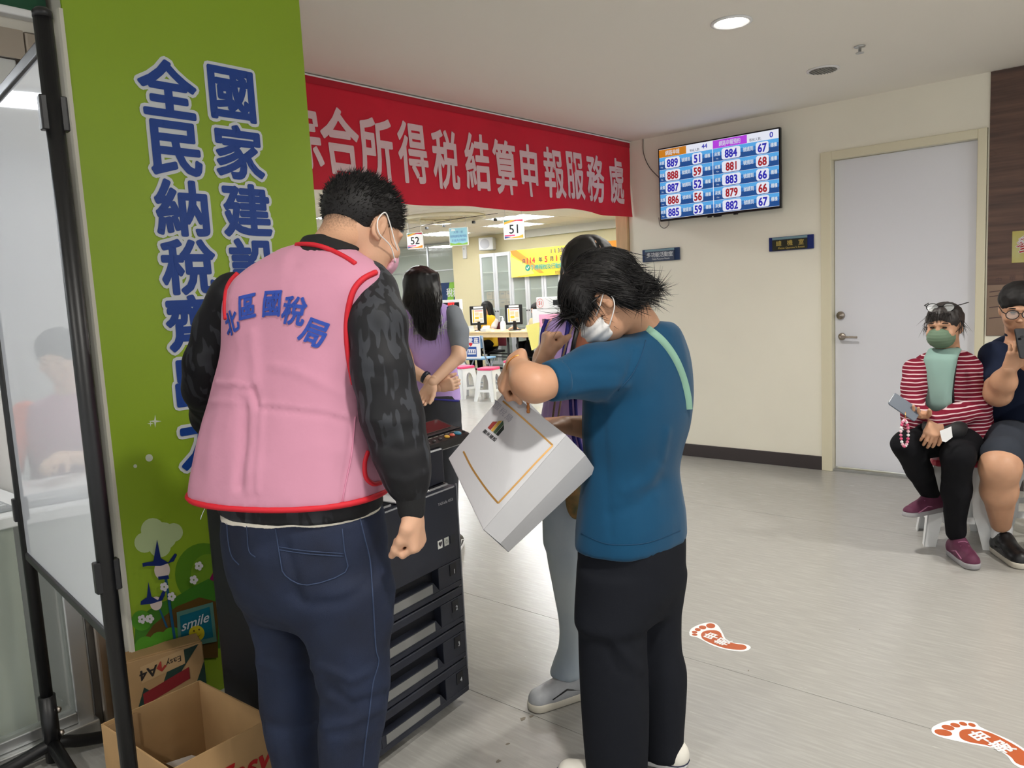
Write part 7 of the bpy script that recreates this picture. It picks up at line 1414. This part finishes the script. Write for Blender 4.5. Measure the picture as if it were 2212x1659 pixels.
# ---- hanging signs
def hang(pxc, pyc, X, w, h, lb, num):
    c = hx(pxc, pyc, X); t = thing('hanging_sign', c-A3(0, 0, h/2), lb, 'sign', 'signs hanging from the hall ceiling'); RS = rotz(30); U = RS @ A3(0, -1, 0); Nn = RS @ A3(-1, 0, 0)
    MB().rbox((-0.012, -w/2, -h/2), (0.012, w/2, h/2), 0.01, RS, c, ax=0).build('sign_board', M_white, t)
    for s_ in (-1, 1): MB().tube([c+U*s_*w*0.4+A3(0, 0, h/2), A3(*(c+U*s_*w*0.4)[:2], ZH)], 0.002, 5).build('hanger_wire', M_alu, t)
    f = lambda u, v, e: c+U*u*w/2+UZ*v*h/2+Nn*(0.0125+0.0005*e)
    def pol(name, pts, rgb, e): MB().add([f(u, v, e) for u, v in pts], [tuple(range(len(pts)))]).build(name, mat('hs_%d_%d_%d' % rgb, rgb, 0.5), t)
    if num:
        pol('wave_print', [(-0.9, 0.9), (0.9, 0.9), (0.9, 0.72), (0.3, 0.80), (-0.3, 0.66)], (190, 40, 70), 1); pol('wave_print', [(-0.9, 0.9), (0.2, 0.9), (-0.4, 0.62), (-0.9, 0.5)], (226, 170, 60), 2); pol('wave_print', [(-0.9, 0.9), (-0.2, 0.9), (-0.9, 0.72)], (60, 140, 130), 3)
        pol('wave_print', [(-0.9, -0.9), (0.9, -0.9), (0.9, -0.55), (0.4, -0.72)], (226, 150, 50), 1); pol('wave_print', [(-0.9, -0.55), (0.1, -0.55), (0.1, -0.68), (-0.9, -0.66)], (214, 60, 110), 2); pol('wave_print', [(-0.9, -0.68), (-0.2, -0.75), (-0.9, -0.9)], (60, 80, 140), 3)
        MB().text(num, c+Nn*0.0155, U, UZ, h*0.62, dil=0.012, sx=0.95).build('number_lettering', M_black, t)
    else:
        pol('sky_print', [(-0.92, -0.92), (0.92, -0.92), (0.92, 0.92), (-0.92, 0.92)], (160, 214, 232), 1); pol('grass_print', [(-0.92, -0.92), (0.92, -0.92), (0.92, -0.66), (0.4, -0.78), (0, -0.66), (-0.4, -0.76), (-0.92, -0.62)], (150, 200, 90), 2); pol('cloud_print', [(-0.8, 0.62), (-0.3, 0.62), (-0.35, 0.8), (-0.7, 0.85)], (232, 242, 246), 2)
        m = MB()
        for r_, s_ in enumerate(('大眾一家', '服務課程專用區', '走進為您服務')):
            for i, ch in enumerate(s_): m.text(ch, c+U*(i-(len(s_)-1)/2)*w*0.125+UZ*h*(0.24-0.22*r_)+Nn*0.0145, U, UZ, h*0.145)
        m.build('lettering', mat('sign_ink', (84, 130, 190), 0.6), t)
hang(1110, 495, 8.6, 0.30, 0.285, 'white hanging sign with number 51 right of the blue hanging sign', '51'); hang(897, 520, 8.2, 0.255, 0.25, 'white hanging sign with number 52 left of the blue hanging sign', '52'); hang(991, 511, 8.4, 0.29, 0.27, 'light blue hanging sign with clouds between signs 52 and 51', None)
trk = thing('ceiling_track', hx(950, 490, 8.5), 'thin dark cable track with small clips across the hall ceiling', 'track'); pts = [onz(x, y, 2.60) for x, y in ((835, 507), (905, 489), (985, 473), (1075, 477-16))]
MB().tube(pts, 0.004, 5).build('track_wire', M_black, trk)
for x, y in ((869, 501), (922, 494.5), (959, 489.5), (1023, 481.5), (1070, 476)): p_ = onz(x, y-3, 2.60); MB().rbox((-0.025, -0.02, -0.03), (0.025, 0.02, 0.01), 0.008, None, p_).build('track_clip', M_black, trk)
# ---- wall speaker, wall box, small bracket
c = hx(1052, 527, XF-0.22); spk = thing('wall_speaker', c, 'pale grey loudspeaker on the cream wall above the cabinets', 'speaker'); RS = rotz(24); M_spk = mat('speaker_grey', (206, 206, 204), 0.5)
MB().rbox((-0.09, -0.15, -0.125), (0.12, 0.15, 0.125), 0.02, RS, c, ax=0).build('cabinet', M_spk, spk); MB().lathe([(0.10, 0), (0.10, 0.006), (0.02, 0.008)], c+RS @ A3(-0.09, 0.02, 0), RS @ A3(-1, 0, 0), n=24).build('grille', mat('spk_grille', (176, 176, 180), 0.6), spk); MB().tube([c+RS @ A3(0.12, 0, 0), A3(XF, c[1]-0.05, c[2])], 0.02, 8).build('bracket', M_spk, spk)
c = hx(1004, 545, XF-0.02); t = thing('wall_box', c, 'small white control box on the cream wall left of the speaker', 'box'); MB().rbox((-0.02, -0.05, -0.13), (0.02, 0.05, 0.13), 0.01, None, c, ax=0).build('case', M_white, t); MB().lathe([(0.02, 0), (0.018, 0.008)], c+A3(-0.02, 0, 0.07), (-1, 0, 0), n=12).build('knob', M_alu, t)
# ---- glass-door cabinets
XCF = XF-0.45
def cabinet(y0, y1, z1, lb, boxes):
    t = thing('glass_cabinet', (XF-0.22, (y0+y1)/2, 0), lb, 'cabinet', 'glass door cabinets along the hall wall'); M_c = mat('cabinet_grey', (196, 198, 200), 0.4); M_ci = mat('cabinet_inner', (176, 184, 176), 0.6)
    b = MB(); b.box((XF-0.02, y0, 0), (XF-0.005, y1, z1)); b.box((XCF+0.03, y0, 0), (XF-0.02, y0+0.02, z1)); b.box((XCF+0.03, y1-0.02, 0), (XF-0.02, y1, z1)); b.box((XCF+0.03, y0, z1-0.03), (XF-0.02, y1, z1)); b.box((XCF+0.03, y0, 0), (XF-0.02, y1, 0.08)); b.build('carcass', M_ci, t)
    for k in range(1, 6): MB().box((XCF+0.05, y0+0.02, 0.08+k*(z1-0.1)/6), (XF-0.02, y1-0.02, 0.10+k*(z1-0.1)/6)).build('shelf', M_ci, t)
    ym = (y0+y1)/2
    for a, e in ((y0, ym-0.003), (ym+0.003, y1)):
        f = MB(); w = 0.05; f.box((XCF, a, 0.06), (XCF+0.03, a+w, z1)); f.box((XCF, e-w, 0.06), (XCF+0.03, e, z1)); f.box((XCF, a+w, 0.06), (XCF+0.03, e-w, 0.13)); f.box((XCF, a+w, z1-0.07), (XCF+0.03, e-w, z1)); dr = f.build('cabinet_door', M_c, t)
        MB().box((XCF+0.012, a+w, 0.13), (XCF+0.016, e-w, z1-0.07)).build('glass_pane', mat('cab_glass', (214, 224, 214), 0.05, alpha=0.22), dr)
        hy = e-0.025 if e < ym+0.001 else a+0.025; MB().lathe([(0.010, 0), (0.014, 0.012), (0.010, 0.018)], A3(XCF, hy, 1.12), (-1, 0, 0), n=10).build('knob', M_black, dr)
    if boxes:
        n = 0
        for i in range(4):
            for k in range(2):
                yy = y0+0.05+i*(y1-y0-0.10)/4; zs_ = [0.105+j*(z1-0.1)/6 for j in range(1, 6)]; zz = min(zs_, key=lambda v: abs(v-hx(1070, 676, XCF+0.1)[2]))+k*0.168; wv_ = (y1-y0-0.10)/4-0.012
                bx = thing('archive_box', (XF-0.2, yy+wv_/2, zz), 'brown archive box in the glass cabinet, %s row, %s from the right' % (['lower', 'upper'][k], ['first', 'second', 'third', 'fourth'][i]), 'box', 'archive boxes in the cabinet'); MB().rbox((XCF+0.08, yy, zz), (XF-0.06, yy+wv_, zz+0.158), 0.004).build('carton', mat('archive_brown', (150, 118, 82), 0.8), bx); MB().box((XCF+0.078, yy+wv_*0.25, zz+0.09), (XCF+0.08, yy+wv_*0.75, zz+0.115)).build('hand_hole', mat('hole_dark', (70, 52, 38), 0.8), bx)
cy1 = hx(1038, 600, XCF)[1]; cy0 = hx(1103, 600, XCF)[1]; wc = cy1-cy0; zc1 = hx(1040, 549, XCF)[2]
cabinet(cy0, cy1, zc1, 'tall grey glass cabinet with brown archive boxes left of the yellow banner', True)
for k in range(1, 4): cabinet(cy0-wc*k-0.01*k, cy0-wc*(k-1)-0.01*k, zc1, 'tall grey glass cabinet behind the yellow banner, %s from the one with boxes' % ['', 'first', 'second', 'third'][k], False)
# ---- yellow banner
XY = XCF-0.04; a = hx(1103, 545, XY); b = hx(1106, 600, XY); e = hx(1355, 513, XY); y1, y0 = a[1], e[1]-0.25; zt_, zb_ = (a[2]+e[2])/2, b[2]
yb = thing('yellow_banner', (XY, (y0+y1)/2, zb_), 'yellow tax filing banner with red dates hung over the cabinets', 'banner'); wY, hY = y1-y0, zt_-zb_
MB().grid(lambda u, v: A3(XY-0.01*math.sin(u*9), y1-u*wY, zb_+v*hY), 24, 4).build('cloth', mat('banner_yellow', (226, 194, 50), 0.6, rgb2=(232, 208, 76), vscale=1.5), yb, smooth=True)
fY = lambda u, v, e_: A3(XY-0.0125-0.0006*e_, y1-u*wY, zt_-v*hY)
def polY(name, pts, rgb, e_): MB().add([fY(u, v, e_) for u, v in pts], [tuple(range(len(pts)))[::-1]]).build(name, mat('by_%d_%d_%d' % rgb, rgb, 0.6), yb)
polY('orange_swoosh', [(0, 0), (0.055, 0), (0.14, 0.30), (0.28, 0.9), (0.24, 0.9), (0.16, 0.62), (0.02, 0.18)], (222, 140, 50), 1); polY('orange_corner', [(0.55, 0), (1, 0), (1, 1), (0.97, 1), (0.90, 0.5), (0.72, 0.16)], (224, 148, 46), 1); polY('pale_corner', [(0, 0.2), (0.14, 0.58), (0.20, 0.9), (0.0, 1.0)], (230, 214, 110), 1)
def tY(name, s, u, v, sz, rgb, gap, dil=0.02, e_=3):
    m = MB()
    for i, ch in enumerate(s): m.text(ch, fY(u+i*gap, v, e_), A3(0, -1, 0), UZ, sz, dil=dil)
    return m.build(name, mat('by_%d_%d_%d' % rgb, rgb, 0.6), yb)
tY('heading_lettering', '113年度所得稅結算申報', 0.345, 0.15, 0.105, (70, 70, 100), 0.030); NAV = (50, 52, 80); RED = (206, 40, 50)
for s, u, sz, rgb, gp in (('自', 0.115, 0.09, NAV, 0), ('114', 0.145, 0.15, RED, 0.026), ('年', 0.255, 0.10, NAV, 0), ('5', 0.300, 0.15, RED, 0), ('月', 0.345, 0.10, NAV, 0), ('1', 0.385, 0.15, RED, 0), ('日', 0.425, 0.10, NAV, 0), ('~', 0.465, 0.13, NAV, 0), ('6', 0.510, 0.15, RED, 0), ('月', 0.555, 0.10, NAV, 0), ('30', 0.595, 0.15, RED, 0.028), ('日', 0.66, 0.10, NAV, 0)): tY('date_lettering', s, u, 0.42, sz, rgb, gp)
tY('slogan_lettering', '手機報稅及行動電話認證', 0.185, 0.68, 0.105, (70, 150, 130), 0.034); tY('sender_lettering', '財政部北區國稅局', 0.38, 0.92, 0.07, (120, 100, 50), 0.022, 0.01)
m_ = MB(); m_.add([fY(0.145+0.022*math.cos(w), 0.68+0.022*wY/hY*math.sin(w), 2) for w in np.linspace(0, 6.28, 21)[:-1]], [tuple(range(20))]); m_.build('tick_disc', mat('by_40_130_110', (40, 130, 110), 0.6), yb); tY('tick_mark', '✓', 0.145, 0.68, 0.10, (236, 236, 226), 0, 0.03)
# ---- lacy plaster ring in the hall ceiling
cc = onz(957, 468, ZH); md_ = thing('ceiling_medallion', cc, 'cream lace like plaster ring recessed in the hall ceiling', 'ceiling ornament'); ra_, rb_ = 0.62, 0.62
MB().tube([cc+A3(ra_*math.cos(w), rb_*math.sin(w), -0.02) for w in np.linspace(0, 6.28, 49)[:-1]], 0.03, 8, closed=True).build('outer_ring', M_frame, md_, smooth=True)
for k in range(14):
    w = k*2*math.pi/14; p_ = cc+A3((ra_-0.14)*math.cos(w), (rb_-0.14)*math.sin(w), -0.02); MB().tube([p_+A3(0.11*math.cos(x), 0.11*math.sin(x), 0) for x in np.linspace(0, 6.28, 19)[:-1]], 0.016, 6, closed=True).build('scroll', M_frame, md_, smooth=True)
MB().lathe([(0.60, -0.002), (0.58, -0.004)], cc, n=40).build('recess_disc', mat('recess_tan', (206, 194, 160), 0.7), md_)
# ---- glazed partition left of the cream wall
gp = thing('glass_partition', (XF+0.4, 15, 0), 'tall pale glass partition with thin mullions left of the cream wall', 'partition'); XG = XF+0.4; M_pg = mat('partition_glass', (206, 214, 204), 0.08, alpha=0.35)
ys = [11.9, 13.05, 14.35, 15.65, 16.95, 18.25]
for y_0, y_1 in zip(ys[:-1], ys[1:]):
    MB().box((XG-0.02, y_0-0.02, 0), (XG+0.02, y_0+0.02, ZH)).build('mullion', M_alu, gp)
    for z0_, z1_ in ((0.05, 1.0), (1.0, 2.05), (2.05, 2.62)): MB().box((XG-0.004, y_0+0.02, z0_+0.012), (XG+0.004, y_1-0.02, z1_-0.012)).build('pane', M_pg, gp)
for z_ in (0.03, 1.0, 2.05, 2.64): MB().box((XG-0.018, ys[0], z_-0.012), (XG+0.018, ys[-1], z_+0.012)).build('transom', M_alu, gp)
a = hx(943, 612, XF+0.2); e = hx(979, 652, XF+0.2); sdn = thing('roll_up_banner', (XF+0.2, (a[1]+e[1])/2, 0), 'navy and lime roll up banner standing behind the long haired person', 'banner')
MB().box((XF+0.19, e[1]-0.25, 0.05), (XF+0.2, a[1], a[2])).build('sheet', mat('rollup_navy', (34, 60, 104), 0.5), sdn); MB().rbox((XF+0.12, e[1]-0.28, 0), (XF+0.28, a[1]+0.03, 0.05), 0.02).build('base', M_alu, sdn)
MB().add([A3(XF+0.189, a[1]-0.42, a[2]), A3(XF+0.189, a[1]-0.62, a[2]), A3(XF+0.189, a[1]-0.42, a[2]-0.7), A3(XF+0.189, a[1]-0.18, a[2]-0.9)], [(0, 1, 2, 3)]).build('lime_stripe', mat('lime', (140, 196, 70), 0.5), sdn); MB().text('稅務', A3(XF+0.188, e[1]-0.02, a[2]-0.22), A3(0, -1, 0), UZ, 0.2, dil=0.02).build('lettering', M_white, sdn)
# ---- office behind the glazing: desk, keyboard, bottle, worker (seen mostly as a reflection in the white board)
of = thing('office_desk', (-0.9, 3.3, 0), 'white office desk with pale front behind the glazed wall', 'desk'); MB().rbox((-2.6, 2.98, 0.75), (0.95, 3.62, 0.79), 0.008).build('desk_top', M_white, of); MB().box((-2.6, 3.0, 0.0), (0.83, 3.03, 0.75)).build('front_panel', mat('desk_front', (150, 156, 142), 0.5), of)
for x_ in (-2.58, 0.77): MB().box((x_, 3.03, 0), (x_+0.03, 3.6, 0.75)).build('side_panel', M_white, of)
kb = thing('keyboard', (0.65, 3.15, 0.79), 'grey keyboard on the office desk behind the glass', 'keyboard'); MB().rbox((0.45, 3.06, 0.79), (0.86, 3.22, 0.806), 0.01).build('base', mat('kb_grey', (150, 152, 156), 0.5), kb)
for r_ in range(4): MB().box((0.47, 3.075+r_*0.035, 0.806), (0.84, 3.10+r_*0.035, 0.812)).build('key_row', mat('kb_key', (186, 188, 190), 0.5), kb)
c = A3(0.36, 3.30, 0.79); wbt = thing('water_bottle', c, 'small clear water bottle with blue label on the office desk', 'bottle'); MB().lathe([(0.03, 0), (0.033, 0.01), (0.033, 0.12), (0.014, 0.17), (0.014, 0.19)], c, n=16).build('bottle_body', mat('pet', (200, 216, 226), 0.15, alpha=0.5), wbt, smooth=True); MB().lathe([(0.0335, 0.04), (0.0335, 0.09)], c, n=16).build('label_band', mat('label_blue', (90, 150, 210), 0.5), wbt, smooth=True); MB().lathe([(0.016, 0.19), (0.016, 0.205)], c, n=12).build('cap', mat('cap_blue', (60, 100, 190), 0.5), wbt)
def office_worker():
    o = A3(0.50, 3.95, 0); t = thing('person', o, 'office worker in orange sleeves and pink vest behind the glazed wall', 'person'); fv = unit(A3(0.45, -0.9, 0)); sv = np.cross(fv, A3(0, 0, 1)); b = SDF(0.008); c = o+A3(0, 0, 1.28)+fv*0.06; g, r_, f_, u_ = head(b, c, unit(fv-A3(0, 0, 0.3)), A3(0, 0, 1)); b.chain([o+A3(0, 0, 1.10), g(0, -0.02, -0.05)], [0.055, 0.048], 0.03)
    ar = SDF(0.008)
    for s_ in (-1, 1):
        q0, q1, q2 = o+sv*s_*0.19+A3(0, 0, 1.02), o+sv*s_*0.24+fv*0.12+A3(0, 0, 0.80), o+sv*s_*0.10+fv*0.42+A3(0, 0, 0.88); ar.chain([q0, q1, q1+(q2-q1)*0.5], [0.062, 0.055, 0.046], 0.03); b.chain([q1, q2], [0.035, 0.028], 0.02); hand(b, q2, fv, A3(0, 0, -1), left=(s_ < 0), scale=0.95)
    cloth('body', b, M_skin3, t); cloth('sleeves', ar, mat('sleeve_orange', (222, 96, 40), 0.8), t); v = SDF(0.010); R = lambda z, a, d: (o+A3(0, 0, z), a, d); v.loft([R(0.52, 0.20, 0.14), R(0.75, 0.19, 0.13), R(0.95, 0.20, 0.12), R(1.06, 0.17, 0.09), R(1.11, 0.06, 0.05)], sv, fv, rnd=0.01); cloth('vest', v, MATS['vest_pink'], t)
    hs = SDF(0.007); Rh = np.array([r_, f_, u_]).T; hs.ell(g(0, -0.012, 0.034), (0.090, 0.106, 0.090), Rh, 0.0); hs.ell(g(0, 0.11, -0.055), (0.060, 0.075, 0.10), Rh, 0.015, 's'); hs.cone(g(0, -0.06, 0), g(0, -0.06, -0.1), 0.07, 0.05, 0.03); cloth('hair', hs, M_hair, t)
    p = SDF(0.012); p.ell(o+A3(0, 0, 0.50), (0.18, 0.18, 0.12), None, 0.04)
    for s_ in (-1, 1): k_ = o+sv*s_*0.09+fv*0.4+A3(0, 0, 0.5); p.chain([o+sv*s_*0.09+A3(0, 0, 0.5), k_], [0.09, 0.07], 0.03); p.chain([k_, k_-A3(0, 0, 0.44)], [0.066, 0.05], 0.03)
    cloth('trousers', p, M_dpants, t); ch = thing('office_chair', o, 'dark office chair under the office worker', 'chair', 'office chairs'); MB().rbox((-0.22, -0.22, 0.34), (0.22, 0.22, 0.385), 0.05, None, o).build('seat', M_black, ch); MB().tube([o+A3(0, 0, 0.04), o+A3(0, 0, 0.35)], 0.025, 10).build('column', M_black, ch)
    for k in range(5): w = k*1.2566; MB().tube([o+A3(0, 0, 0.07), o+A3(0.26*math.cos(w), 0.26*math.sin(w), 0.03)], 0.018, 8).build('base_leg', M_black, ch)
office_worker()
for k, (x_, y_) in enumerate(((0.2, 3.6), (0.2, 4.8), (-1.4, 4.2))):
    t = thing('office_light', (x_, y_, 2.62), 'long louvre ceiling light in the glazed office, '+['nearest the glass', 'behind the worker', 'over the far end of the desk'][k], 'ceiling light', 'ceiling lights of the glazed office'); MB().box((x_-0.6, y_-0.15, 2.60), (x_+0.6, y_+0.15, 2.62)).build('housing', M_white, t)
    for q_ in (-0.08, 0.08): MB().tube([(x_-0.56, y_+q_, 2.585), (x_+0.56, y_+q_, 2.585)], 0.016, 8).build('light_tube', mat('office_tube', (245, 250, 255), 0.5, emit=22.0), t)
